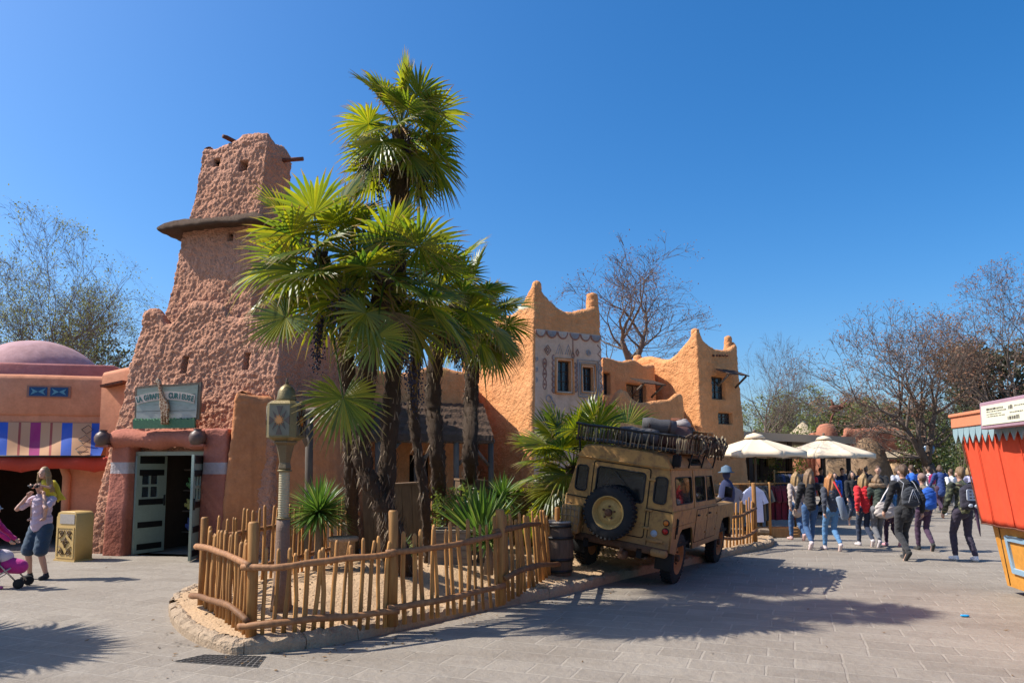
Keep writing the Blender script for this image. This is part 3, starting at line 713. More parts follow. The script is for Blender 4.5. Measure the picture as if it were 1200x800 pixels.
for t in (0.06, 0.36, 0.68, 0.97):
    q = a0.lerp(a1, t)+Vector((0.0,0.1,0)); mb = MB(); mb.tube([q, q+Vector((0.01,0,1.2)), q+Vector((0,0,2.38))], [0.075,0.065,0.07], 9); mb.noise(0.012, 5)
    po_ = mb.build('post', M_greywood, mid, world=True)
    mb = MB(); w_ = (a1-a0).normalized(); mb.tube([q+Vector((0,0,1.75)), q+w_*0.5*(1 if t < 0.9 else -1)+Vector((0,0,2.32))], 0.04, 7); mb.build('brace', M_greywood, po_, world=True)
mb = MB(); mb.tube([a0+Vector((0,.08,2.36)), a1+Vector((0,.08,2.36))], 0.06, 8); mb.build('porch_beam', M_greywood, mid, world=True)
# timber gallows post beside the lamp
gp = thing('timber_bracket', 'grey timber post with a slanting brace standing behind the lantern post', 'post', (-3.75, 13.4, 0))
q = Vector((-3.78, 13.5, 0.1)); mb = MB(); mb.tube([q, q+Vector((0.02,0,1.3)), q+Vector((0,0,2.7))], [0.09,0.075,0.07], 9); mb.noise(0.015, 5); mb.build('post', M_greywood, gp, world=True)
mb = MB(); mb.tube([q+Vector((0.02,0,2.0)), q+Vector((-0.28,-0.1,2.66))], 0.06, 8); mb.noise(0.01, 5); mb.build('brace', M_greywood, gp, world=True)
mb = MB(); mb.tube([q+Vector((0.55,0.1,2.72)), q+Vector((-0.30,-0.05,2.70))], 0.07, 8); mb.noise(0.01, 5); mb.build('crossbeam', M_greywood, gp, world=True)

# ---- painted house with horned corners
ph = thing('painted_house', 'orange earth house with horned corners and painted pale front', 'building', (1.0, 20, 0))
C0 = P(621,600,17.9).xy; R0 = P(716,600,19.0).xy; L0 = Vector((-1.9, 20.9))
bk = (R0-C0).normalized(); bn = Vector((bk.y, -bk.x))
pb = [tuple(C0), tuple(R0), tuple(R0-bn*3.2+Vector((-0.6,0))), tuple(L0)]
C1 = P(626,400,18.25).xy; R1 = P(704,400,19.25).xy
pt = [tuple(C1), tuple(R1), tuple(R1-bn*2.6+Vector((-0.6,0))), (-1.3, 20.9)]
PH = 6.6
hl = P(621,327,18.25).z; hr = P(694,343,19.2).z
def tzp(x, y):
    z = 5.72; p = Vector((x, y))
    dC = (p-C1).length; dR = (p-R1).length
    z += 0.12+0.28*math.exp(-(dC/0.75)**2)+0.35*math.exp(-(dC/0.30)**2)+0.12*math.exp(-(dR/0.5)**2)+0.25*math.exp(-(dR/0.26)**2)
    return z+0.05*math.sin(dC*5)
EL = (R0-C0).length
zb = P(625,386,18.2).z                       # lower edge of the plain frieze
w1 = (0.27, 0.50); w2 = (0.66, 0.86)
wz1 = (P(660,458,18.4).z, P(660,421,18.4).z); wz2 = (P(693,458,18.7).z, P(693,427,18.7).z)
def mf(e, u, z): return 1 if e == 0 and z < zb and u > 0.02 else 0
_, wn_ = earth_block('wall', [M_orange, M_white_plaster, M_dark], ph, pb, pt, PH, 5.3, tzp, 0.04, 0.026, 11, 0.14,
    holes=[(0, 0.33, 0.53, wz1[0], wz1[1]), (0, 0.68, 0.86, wz2[0], wz2[1])], edges=(0,3), matfn=mf,
    ampfn=lambda e, u, z: 0.25 if e == 0 and z < zb and u > 0.02 else 1.0, depth=0.22)
for (c, n_, w_, h_) in wn_: bars(ph, c, n_, w_*0.96, h_*0.97, M_darkwood, 1, 2, push=0.07)
def horn(parent, p, z0, ztip, r0, r1, mat, lean=(0,0)):
    "solid rounded corner horn rising out of the parapet"
    mb = MB(); h = ztip-z0; prof = []
    for k in range(20):
        t = k/19; prof.append((r1+(r0-r1)*(1-t)**2.4 if t < 0.86 else r1*math.sqrt(max(0.02, 1-((t-0.86)/0.14)**2)), z0+h*t))
    mb.lathe(prof, 28, 0, Matrix.Translation((p[0], p[1], 0)))
    mb.v = [(x+lean[0]*max(0,(z-z0)/h)**1.5, y+lean[1]*max(0,(z-z0)/h)**1.5, z) for x, y, z in mb.v]
    mb.v = [tuple(Vector(q)+(Vector((q[0]-p[0], q[1]-p[1], 0)).normalized() if (Vector(q).xy-Vector(p[:2])).length > .01 else Vector())*lumps(Vector(q), 0, 11)*0.02) for q in mb.v]
    return mb.build('horn', mat, parent, world=True)
horn(ph, C1-bn*0.17+bk*0.17, 5.8, hl+0.02, 0.19, 0.12, M_orange); horn(ph, R1-bn*0.16-bk*0.16, 5.7, hr+0.03, 0.20, 0.15, M_orange)
# relief ornament on the pale front
M_orn = basic('brown_relief_paint', (0.30,0.15,0.11), 0.85, 0.25, 12); M_orn2 = basic('grey_relief_paint', (0.30,0.29,0.29), 0.85, 0.25, 12); M_orn3 = basic('pale_relief_paint', (0.55,0.46,0.38), 0.85, 0.2, 12)
def face_pt(u, z, o=0.0):
    f = z/PH; b_ = C0.lerp(R0, u); t_ = C1.lerp(R1, u); p = b_.lerp(t_, f)+bn*o; return Vector((p.x, p.y, z))
def orn(paths, r, mat, nm='relief_ornament', out=0.012):
    mb = MB()
    for pth in paths: mb.tube([face_pt(u, z, out) for u, z in pth], r, 6)
    return mb.build(nm, mat, ph, world=True)
um = 1/EL
def circ(u, z, r, a0=0, a1=360, n=18): return [(u+r*um*math.cos(R(a0+(a1-a0)*k/n)), z+r*math.sin(R(a0+(a1-a0)*k/n))) for k in range(n+1)]
for k in range(6):
    u = 0.10+k*0.155+(0.02 if k > 2 else 0); r = 0.165
    orn([circ(u, zb, r*q, 180, 360) for q in (1.0,)], 0.022, M_orn); orn([circ(u, zb, r*q, 180, 360) for q in (0.78, 0.55, 0.33, 0.15)], 0.017, M_orn2 if k % 2 else M_orn3)
def diamond(u, z, w, h): return [(u-w*um, z), (u, z+h), (u+w*um, z), (u, z-h), (u-w*um, z)]
orn([diamond(0.20, zb-0.50, .11,.13), diamond(0.20, zb-0.50, .05,.06)], 0.012, M_orn)
orn([diamond(0.62, zb-0.50, .05,.09)], 0.014, M_orn)
orn([circ(0.78, zb-0.48, .07), circ(0.78, zb-0.48, .035)], 0.012, M_orn2)
for kk in range(3):
    z = zb-0.85-kk*0.27; orn([[(0.16+0.055*um*math.sin(math.pi*t/10)*s, z-0.13*math.cos(math.pi*t/10)) for t in range(11)] for s in (1,-1)]+[circ(0.16, z, .02)], 0.012, M_orn)
    orn([circ(0.04, z+0.1, .06, -80, 80), circ(0.04, z+0.1, .03, -80, 80)], 0.011, M_orn2)
orn([circ(0.22, zb-1.75, .09), [(0.22, zb-1.66), (0.30, zb-1.9)], circ(0.28, zb-1.92, .06)], 0.012, M_orn2)
orn([diamond(0.14, zb-2.10, .08,.08), diamond(0.14, zb-2.10, .04,.04)], 0.013, M_orn2)
# scalloped border left of window 1, and between windows
for uu, z0, z1_, s, r in ((0.29, wz1[0]-0.05, wz1[1]+0.12, -1, 0.075), (0.575, wz2[0]-0.02, wz1[1]-0.05, 1, 0.07)):
    nsc = int((z1_-z0)/(r*1.7)); 
    for q, m_ in ((1.0, M_orn), (0.55, M_orn2)):
        orn([circ(uu, z0+(k+0.5)*(z1_-z0)/nsc, r*q, 90 if s < 0 else -90, 270 if s < 0 else 90, 10) for k in range(nsc)], 0.011, m_)
# double frame round window 2, frame round window 1
def fr_(u0, u1, z0, z1_, g): return [(u0-g*um, z0-g), (u0-g*um, z1_+g), (u1+g*um, z1_+g), (u1+g*um, z0-g), (u0-g*um, z0-g)]
orn([fr_(0.68, 0.86, *wz2, 0.07), fr_(0.68, 0.86, *wz2, 0.14)], 0.016, M_orn2); orn([fr_(0.68, 0.86, *wz2, 0.02)], 0.020, M_orange)
orn([fr_(0.33, 0.53, *wz1, 0.05)], 0.03, M_orange)
for du in (-0.07, 0.06): orn([[(0.43+du-0.05, wz1[1]+0.15), (0.43+du, wz1[1]+0.42), (0.43+du+0.05, wz1[1]+0.15)], [(0.43+du-0.02, wz1[1]+0.15), (0.43+du, wz1[1]+0.30), (0.43+du+0.02, wz1[1]+0.15)]], 0.010, M_orn2)
orn([[(0.555, zb-0.02), (0.555, zb-0.5)], diamond(0.555, zb-0.6, .05,.10)], 0.014, M_orn)
zz = [(0.945+0.03*(1 if k % 2 else -1), zb-0.25-k*0.12) for k in range(22)]; orn([zz], 0.011, M_orn)
orn([circ(0.94, zb-0.9-k*0.5, .07) for k in range(4)], 0.011, M_orn2)
beam(Vector((0.9, 18.6, 5.9)), (0.3,-1,0.1), 0.0, 0.03, ph)

# ---- recessed wing with tiled canopy window and low wavy garden wall
rc = thing('recessed_house', 'shaded orange earth house between the painted house and the horned corner house', 'building', (3.4, 22.5, 0))
q0, q1 = P(706,500,21.0).xy, P(775,500,22.9).xy
qt = [(q0.x, q0.y+0.2), (q1.x-0.1, q1.y+0.2), (q1.x-0.3, q1.y+3), (q0.x-0.3, q0.y+4)]
rtop = P(735,421,21.8).z
_, wn2 = earth_block('wall', [M_orange, M_dark], rc, [tuple(q0), tuple(q1), (q1.x, q1.y+3), (q0.x-0.3, q0.y+4)], qt, 5.4, rtop-0.4, lambda x, y: rtop+0.04*math.sin(x*7)+0.05*noise.noise(Vector((x*3, y*3, 0))), 0.06, 0.02, 7, 0.12,
    holes=[(0, 0.04, 0.15, P(716,463,21).z, P(716,432,21).z), (0, 0.42, 0.80, P(745,476,22).z, P(745,447,22).z)], edges=(0,), depth=0.2)
for (c, n_, w_, h_) in wn2: bars(rc, c, n_, w_*0.95, h_*0.95, M_darkwood, 1, 1, push=0.06)
def canopy(parent, c, n, w, d, drop, mat=M_darkwood):
    ex = Vector((-n.y, n.x, 0)); nn = Vector((n.x, n.y, 0)); mb = MB(); k = 9
    for i in range(k):
        a = c+ex*(-w/2+w*i/k); b_ = c+ex*(-w/2+w*(i+0.94)/k)
        t = Vector((0,0,0.035)); f = nn*d-Vector((0,0,drop)); e_ = Vector((0,0,rnd.uniform(-.01,.01)))
        vs = [a+e_, b_+e_, b_+f+e_, a+f+e_]; vs = vs+[v-t for v in vs]
        mb.add(vs, [(0,1,2,3),(7,6,5,4),(0,4,5,1),(1,5,6,2),(2,6,7,3),(3,7,4,0)])
    o = mb.build('canopy', mat, parent, smooth=False, world=True)
    for s in (-1, 1):
        a = c+ex*(s*w*0.42)-Vector((0,0,drop+0.35)); mb = MB(); mb.tube([a, c+ex*(s*w*0.42)+nn*d*0.85-Vector((0,0,drop+0.03))], 0.035, 6); mb.build('brace', M_greywood, o, world=True)
nrc = (q1-q0).normalized(); nrc = Vector((nrc.y, -nrc.x)); canopy(rc, P(752,444,21.9), nrc, 1.1, 0.5, 0.18)
gw = thing('garden_wall', 'low wavy orange garden wall with a horned end in front of the recessed house', 'wall', (3.7, 19.9, 0))
g0, g1 = P(712,500,19.4).xy, P(806,500,20.4).xy
def tzg(x, y):
    px = 600+FPX*x/y*1.0; u = (px-712)/94
    prof = [(0,476),(0.08,470),(0.15,459),(0.20,457),(0.26,465),(0.34,471),(0.45,472),(0.60,469),(0.78,466),(0.88,458),(0.94,458),(1.0,466),(1.2,470)]
    yy = 470
    for (ua, ya), (ub, yb) in zip(prof, prof[1:]):
        if ua <= u <= ub: yy = ya+(yb-ya)*(u-ua)/(ub-ua)
    if u < 0: yy = 476
    return P(px, yy, 19.9).z
gn = (g1-g0).normalized(); gnn = Vector((gn.y, -gn.x))
earth_block('wall', [M_orange, M_dark], gw, [tuple(g0), tuple(g1), tuple(g1-gnn*0.45), tuple(g0-gnn*0.45)], [tuple(g0-gnn*0.05), tuple(g1-gnn*0.05-gn*0.05), tuple(g1-gnn*0.40-gn*0.05), tuple(g0-gnn*0.40)], 3.8, 3.0, tzg, 0.06, 0.018, 7, 0.10, edges=(0,1,2), smooth_corner=3)
q = P(770,494,19.3); beam(q+Vector((-.2,0,0.05)), (0.6,-1,-0.25), 0.35, 0.06, gw); q = P(796,494,19.6); beam(q+Vector((0,0.2,0.05)), (0.3,-1,-0.1), 0.3, 0.06, gw)

# ---- horned corner house
hh = thing('horned_house', 'orange earth house with two horned corners and small shuttered window', 'building', (6.0, 24, 0))
hC, hR, hL = P(824,500,21.9).xy, P(880,500,23.2).xy, P(748,500,24.4).xy
tC, tR, tL = P(816,400,22.2).xy, P(862,400,23.4).xy, P(742,400,24.5).xy
hd = (hR-hC).normalized(); hn = Vector((hd.y, -hd.x)); HH = 6.8
hz1 = P(819,384,22.2).z; hz2 = P(857,394,23.4).z; hzm = P(838,410,22.8).z
def tzh(x, y):
    p = Vector((x, y)); z = hzm+0.02; dC = (p-tC).length; dR = (p-tR).length; dL = (p-tL).length
    if (p-tC).dot(tL-tC) > 0 and abs((p-tC).normalized().dot((tL-tC).normalized())) > 0.9: z = hzm-0.05-0.12*(dC/2.9)+0.13*math.sin(dC*3.4+0.3)
    return z+0.25*math.exp(-(dC/0.65)**2)+0.30*math.exp(-(dC/0.30)**2)+0.12*math.exp(-(dR/0.45)**2)+0.22*math.exp(-(dR/0.25)**2)+0.1*math.exp(-(dL/0.3)**2)
_, wn3 = earth_block('wall', [M_orange, M_dark], hh, [tuple(hC), tuple(hR), tuple(hR-hn*3.5), tuple(hL)], [tuple(tC), tuple(tR), tuple(tR-hn*3.3), tuple(tL)], HH, hzm-0.5, tzh, 0.045, 0.026, 10, 0.14,
    holes=[(0, 0.28, 0.60, P(846,469,22.5).z, P(846,440,22.5).z), (0, 0.40, 0.72, P(852,497,22.5).z, P(852,482,22.5).z)], edges=(0,3), depth=0.2)
horn(hh, tC-hn*0.17+hd*0.15, hzm, hz1+0.03, 0.19, 0.12, M_orange); horn(hh, tR-hn*0.16-hd*0.17, hzm-.05, hz2+0.03, 0.19, 0.12, M_orange); horn(hh, tL+hd*0.2, hzm-0.5, hzm+0.12, 0.2, 0.15, M_orange)
for (c, n_, w_, h_) in wn3: bars(hh, c, n_, w_*0.95, h_*0.95, M_darkwood, 1, 2, push=0.06)
canopy(hh, P(851,433,22.75), hn, 1.0, 0.5, 0.2)
for k in range(5):
    q = P(834+k*4,417,22.6+k*0.1); beam(q, (hn.x, hn.y, 0), 0.10, 0.035, hh)

# ---- left pink house with dome and striped awning
lp = thing('domed_house', 'pink rendered house with a mauve dome at the left edge', 'building', (-10.5, 17.5, 0))
d0 = Vector((-13.2, 15.6)); d1 = P(140,500,16.6).xy; dd = (d1-d0).normalized(); dn_ = Vector((dd.y, -dd.x)); DW = (d1-d0).length
def dp(u, o, z=0): p = d0+dd*u+dn_*o; return Vector((p.x, p.y, z))
zt_l = P(0,437,15.9).z
mb = MB()
def slab(u0, u1, o0, o1, z0, z1, b=0.0): M = frame_M(dp(0,0,0), dd.to_3d()); mb.box(((u0+u1)/2, (z0+z1)/2, (o0+o1)/2), (u1-u0, z1-z0, o1-o0), M, bev=b)
# wall above the opening, side piers
slab(0, DW-0.25, -0.30, 0.0, 1.95, 2.95); slab(DW-1.0, DW+0.6, -0.32, -0.03, 0, 1.95); slab(0, 1.6, -0.32, -0.03, 0, 1.95)
mb.build('lower_wall', M_pinkwall, lp, world=True, smooth=False)
mb = MB(); slab(0, DW-0.15, -0.42, 0.06, 2.95, zt_l, 0.0)
M_ = frame_M(dp(0,0,0), dd.to_3d())
pf = [(-0.45,2.952)]; 
mb = MB(); nn_ = 70
for a in range(nn_+1):
    u = (DW-0.12)*a/nn_; top = zt_l-0.0*u+(0.0 if u < DW-0.45 else -0.10*((u-DW+0.45)/0.33)**2)
    pr = [(-0.45,2.9),(0.0,2.9),(0.04,2.96),(0.05,top-0.12),(0.02,top-0.03),(-0.06,top),(-0.2,top),(-0.38,top-0.05),(-0.45,top-0.2)]
    for o, z in pr: p = dp(u, o, z); mb.v.append(tuple(p+noise.noise_vector(p*1.5)*0.012))
    if a:
        for k in range(9): i0 = (a-1)*9+k; i1 = (a-1)*9+(k+1) % 9; mb.f.append((i0, i0+9, i1+9, i1)); mb.m.append(0)
mb.f.append(tuple(range(9))); mb.m.append(0); mb.f.append(tuple(nn_*9+k for k in range(9))[::-1]); mb.m.append(0)
mb.build('upper_wall', M_pinkwall, lp, world=True)
# rear mauve parapet and dome
mb = MB(); zp = P(60,428,18.0).z
Mb = frame_M(dp(0,-1.6,0), dd.to_3d()); mb.box((DW/2-1.2, (zp+2.9)/2, -2.5), (DW+1.2, zp-2.9, 5.0), Mb, bev=0.05); mb.noise(0.02, 1.2); mb.build('parapet', stucco('mauve_wall_render', (0.44,0.185,0.16), (0.36,0.14,0.12), 14, 0.15, 0.2), lp, world=True)
mb = MB(); dc = P(44,430,20.4); hd_ = P(48,401,20.4).z-P(48,431,20.4).z; rd = 1.62
mb.lathe([(rd*math.cos(a*math.pi/2/14)+0.001, (hd_+0.45)*math.sin(a*math.pi/2/14)) for a in range(15)], 48, 0, Matrix.Translation((dc.x, dc.y, dc.z-0.45)))
mb.noise(0.03, 1.3); mb.build('dome', M_mauve, lp, world=True)
# small low wall joining the tower, with a plank gutter
mb = MB(); q = P(158,440,16.2); 
for a in range(21):
    p0 = P(112+a*2.6, 600, 16.0); zt_ = P(135,436-6*math.sin(a/20*2.2),16.0).z
    for o, z in ((0,2.3),(-0.03,zt_-0.1),(0.05,zt_),(0.2,zt_),(0.3,2.3)): mb.v.append((p0.x, p0.y+o, z))
    if a:
        for k in range(4): i0 = (a-1)*5+k; mb.f.append((i0, i0+1, i0+6, i0+5)); mb.m.append(0)
mb.noise(0.02, 2); mb.build('link_wall', M_pinkwall, lp, world=True)
mb = MB(); p_ = P(134,450,15.85); mb.box(p_, (0.5,0.25,0.05), rot=Matrix.Rotation(R(-12), 4, 'Y')); mb.build('gutter', M_beam, lp, world=True, smooth=False)
# tile panel
tp = frame_M(dp((P(50,455,15.85).xy-d0).dot(dd), 0.055, P(50,457,15.85).z), dd.to_3d())
fr2 = plate('tile_panel', rrect(-0.44,-0.13,0.44,0.13,0.005,1), [], 0.03, M_orn, lp, tp, world=True)
M_tb = basic('blue_glazed_tile', (0.015,0.06,0.16), 0.3, 0.4, 30); M_tl = basic('sky_blue_glazed_tile', (0.10,0.26,0.34), 0.3, 0.3, 30)
for s in (-1, 1):
    plate('blue_tile', rrect(s*0.21-0.18,-0.10,s*0.21+0.18,0.10,0.005,1), [], 0.012, M_tb, fr2, tp @ Matrix.Translation((0,0,0.02)), world=True)
    for q in (-1, 1): plate('star_inlay', [(s*0.21, 0.0), (s*0.21+q*0.15, 0.075), (s*0.21+q*0.10, 0.0), (s*0.21+q*0.15, -0.075)], [], 0.008, M_tl, fr2, tp @ Matrix.Translation((0,0,0.029)), world=True)
# dark room behind the opening
mb = MB(); Mb = frame_M(dp(0,0,0), dd.to_3d()); 
mb.box((DW/2, 1.4, -3.0), (DW, 2.9, 0.05), Mb); mb.box((DW/2, 2.85, -1.6), (DW, 0.05, 2.7), Mb); mb.box((DW-0.3, 1.4, -1.7), (0.05, 2.7, 2.6), Mb); mb.box((0.05, 1.4, -1.7), (0.05, 2.7, 2.6), Mb)
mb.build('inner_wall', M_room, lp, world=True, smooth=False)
mb = MB(); uj = DW-1.0; pts_ = [dp(uj-0.02, 0.02, 0), dp(uj-0.02, 0.02, 1.55), dp(uj-0.12, 0.02, 1.80), dp(uj-0.4, 0.02, 1.92)]
mb.tube(pts_, 0.09, 10); mb.noise(0.01, 4); mb.build('opening_trim', M_pinkwall, lp, world=True)
# awning: striped cloth
def mat_stripe():
    m, nt, b = nodes_of('striped_awning_cloth'); at = nt.nodes.new('ShaderNodeAttribute'); at.attribute_name = 'stripe'
    r = nt.nodes.new('ShaderNodeValToRGB'); r.color_ramp.interpolation = 'CONSTANT'; e = r.color_ramp.elements
    T = (0.56,0.30,0.15); B = (0.02,0.09,0.42); Pk = (0.32,0.02,0.13); Rr = (0.33,0.06,0.045)
    st = [(0,T),(0.03,B),(0.09,T),(0.165,Rr),(0.185,T),(0.27,Pk),(0.345,T),(0.42,Rr),(0.44,T),(0.52,B),(0.60,T),(0.83,B),(0.90,T)]
    px = [(-60,T),(-35,B),(9,T),(21,Rr),(24,T),(35,Pk),(47,T),(58,Rr),(61,T),(72,B),(84,T),(107,B),(122,Rr),(126,Rr)]
    x0, x1 = -60, 126
    st = [((x-x0)/(x1-x0), c) for x, c in px]
    while len(e) < len(st): e.new(0.5)
    for i, (p, c) in enumerate(st): e[i].position = p; e[i].color = (*c, 1)
    lk(nt, at.outputs['Fac'], r.inputs[0]); n = nz(nt, tex_coord(nt), 3, 4); c = mix(nt, ramp(nt, n, [(0.4,(0,0,0)),(0.8,(0.15,)*3)]), r.outputs[0], (0.35,0.24,0.17))
    lk(nt, c, b.inputs['Base Color']); b.inputs['Roughness'].default_value = 0.85; return m
aw = thing('striped_awning', 'awning with blue, pink and tan stripes over the dark opening of the pink house', 'awning', dp(DW/2, 0.3, 2.5))
mb = MB(); sv = []; ua = (P(-70,500,15.6).xy-d0).dot(dd); ub = DW-0.20; ztop = P(60,494,15.9).z; zbot = P(60,534,15.5).z; na = 90
for j in range(13):
    for i in range(na+1):
        u = max(0,ua)+(ub-max(0,ua))*i/na; t = j/12; p = dp(u, 0.04+0.55*t+0.05*math.sin(t*3)*math.sin(u*4), ztop+(zbot-ztop)*t-0.03*math.sin(t*math.pi)*(1+math.sin(u*5)))
        mb.v.append(tuple(p)); sv.append(i/na)
for j in range(12):
    for i in range(na): a = j*(na+1)+i; mb.f.append((a, a+na+1, a+na+2, a+1)); mb.m.append(0)
ao = mb.build('cloth', mat_stripe(), aw, world=True); at = ao.data.attributes.new('stripe', 'FLOAT', 'POINT')
pu = []; 
for i, v in enumerate(mb.v):
    x, y, _z = v; px_ = 600+FPX*x/y; pu.append((px_+60)/186)
at.data.foreach_set('value', pu)
mb = MB(); nv_ = 160
for i in range(nv_+1):
    u = max(0,ua)+(ub+0.2-max(0,ua))*i/nv_; dz = 0.27+0.09*abs(math.sin(u*2.2+0.6))**0.7*(-1)+0.09
    for z in (zbot-0.005, zbot-dz): p = dp(u, 0.56+0.03*math.sin(u*9), z); mb.v.append(tuple(p))
    if i: a = (i-1)*2; mb.f.append((a, a+1, a+3, a+2)); mb.m.append(0)
vo_ = mb.build('valance', basic('red_valance_cloth', (0.42,0.055,0.03), 0.85, 0.2, 4), aw, world=True); vo_.modifiers.new('t', 'SOLIDIFY').thickness = 0.01
for k in range(3):
    uc = (P(92,500,15.7).xy-d0).dot(dd); zc = ztop+(zbot-ztop)*(0.2+0.3*k); oo = 0.06+0.55*(0.2+0.3*k)+0.03
    mb = MB(); pts_ = [dp(uc-0.12, oo, zc), dp(uc, oo-0.05, zc+0.10), dp(uc+0.12, oo, zc), dp(uc, oo+0.06, zc-0.10), dp(uc-0.12, oo, zc)]; mb.tube(pts_, 0.007, 5); mb.build('diamond_motif', M_blackstrap, aw, world=True)
mb = MB(); mb.tube([dp(max(0,ua), 0.6, zbot-0.005), dp(ub+0.1, 0.6, zbot-0.005)], 0.02, 8); mb.build('front_bar', M_iron, aw, world=True)
# ------------------------------------------------------------------ fan palms
M_palm = leafmat('fan_palm_leaf', [(0.035,0.075,0.016),(0.06,0.12,0.018),(0.11,0.16,0.02),(0.20,0.22,0.025),(0.26,0.25,0.03)], 0.5, 0.36, 0.5)
M_palmtip = leafmat('dry_palm_tip', [(0.22,0.20,0.05),(0.28,0.22,0.07),(0.20,0.13,0.05)], 0.35, 0.6, 0.3)
M_fibre = basic('brown_palm_fibre', (0.075,0.048,0.03), 0.95, 0.5, 18, 0.9, bdist=0.03)
M_fibre2 = basic('pale_dry_fibre', (0.23,0.17,0.11), 0.95, 0.4, 18, 0.5)
M_fruit = basic('blue_black_palm_fruit', (0.025,0.022,0.045), 0.35, 0.4, 20, 0.1)
M_stalk = basic('ochre_fruit_stalk', (0.30,0.17,0.05), 0.7, 0.3)
M_dryleaf = leafmat('dead_palm_leaf', [(0.24,0.17,0.09),(0.16,0.11,0.06)], 0.2, 0.8, 0.2)
def fan(mb, hub, d, n, L, rg, nseg=38, spread=158, droop=0.25, mi=0, tip=1, fold=0.25):
    "palmate blade: hub point, axis direction d, upper normal n"
    d = Vector(d).normalized(); n = Vector(n); n = (n-d*n.dot(d)).normalized(); sd = d.cross(n)
    for k in range(nseg):
        a = R(-spread+2*spread*k/(nseg-1)+rg.uniform(-1.5, 1.5)); l = L*(1-0.30*(abs(a)/R(spread))**2)*rg.uniform(0.93, 1.04)
        rd = d*math.cos(a)+sd*math.sin(a); tg = -d*math.sin(a)+sd*math.cos(a); step = R(2*spread/(nseg-1))
        nl = n + rd*0.0; dr = droop*rg.uniform(0.6, 1.5)*(2.2 if rg.random() < 0.06 else 1)
        secs = []; 
        for r, wf in ((0.02,1.0),(0.28,1.0),(0.55,0.92),(0.80,0.42),(1.0,0.03)):
            w = min(r, 0.52)*l*math.tan(step/2)*1.06*(wf if r > 0.5 else 1.0); w = max(w, 0.0015)
            base = hub+rd*(r*l)+n*(fold*l*0.5*(abs(math.sin(a))*r))-Vector((0,0,1))*(dr*l*r**3*1.1)
            secs.append((base-tg*w-n*w*0.35, base+n*w*0.35, base+tg*w-n*w*0.35))
        vs = [p for s in secs for p in s]; o = len(mb.v); mb.v += [tuple(p) for p in vs]
        for q in range(4):
            for e in (0, 1): i0 = o+q*3+e; mb.f.append((i0, i0+1, i0+4, i0+3)); mb.m.append(tip if q == 3 else mi)
def petiole(mb, a, b, r=0.012, sag=0.0, mi=0):
    m_ = (Vector(a)+Vector(b))/2+Vector((0,0,sag)); mb.tube([a, m_, b], [r*1.5, r, r*0.8], 5, mi=mi)
def fruit(parent, p0, p1, p2, n, rad, rg, ln=0.35):
    f = MB(); f.tube([p0, p1, p2], [0.014, 0.010, 0.006], 5, mi=1)
    for k in range(n):
        t = rg.random(); c = Vector(p1).lerp(Vector(p2), t)+Vector((rg.gauss(0,1)*rad*(0.5+0.6*t), rg.gauss(0,1)*rad*(0.5+0.6*t), rg.gauss(0,1)*rad*0.9-ln*rg.random()*t))
        f.ell(c, rg.uniform(.010,.015), 5, 3)
        if k % 6 == 0: f.tube([Vector(p1).lerp(Vector(p2), t), c], 0.003, 3, mi=1, cap=False)
    return f.build('fruit_cluster', [M_fruit, M_stalk], parent, world=True)
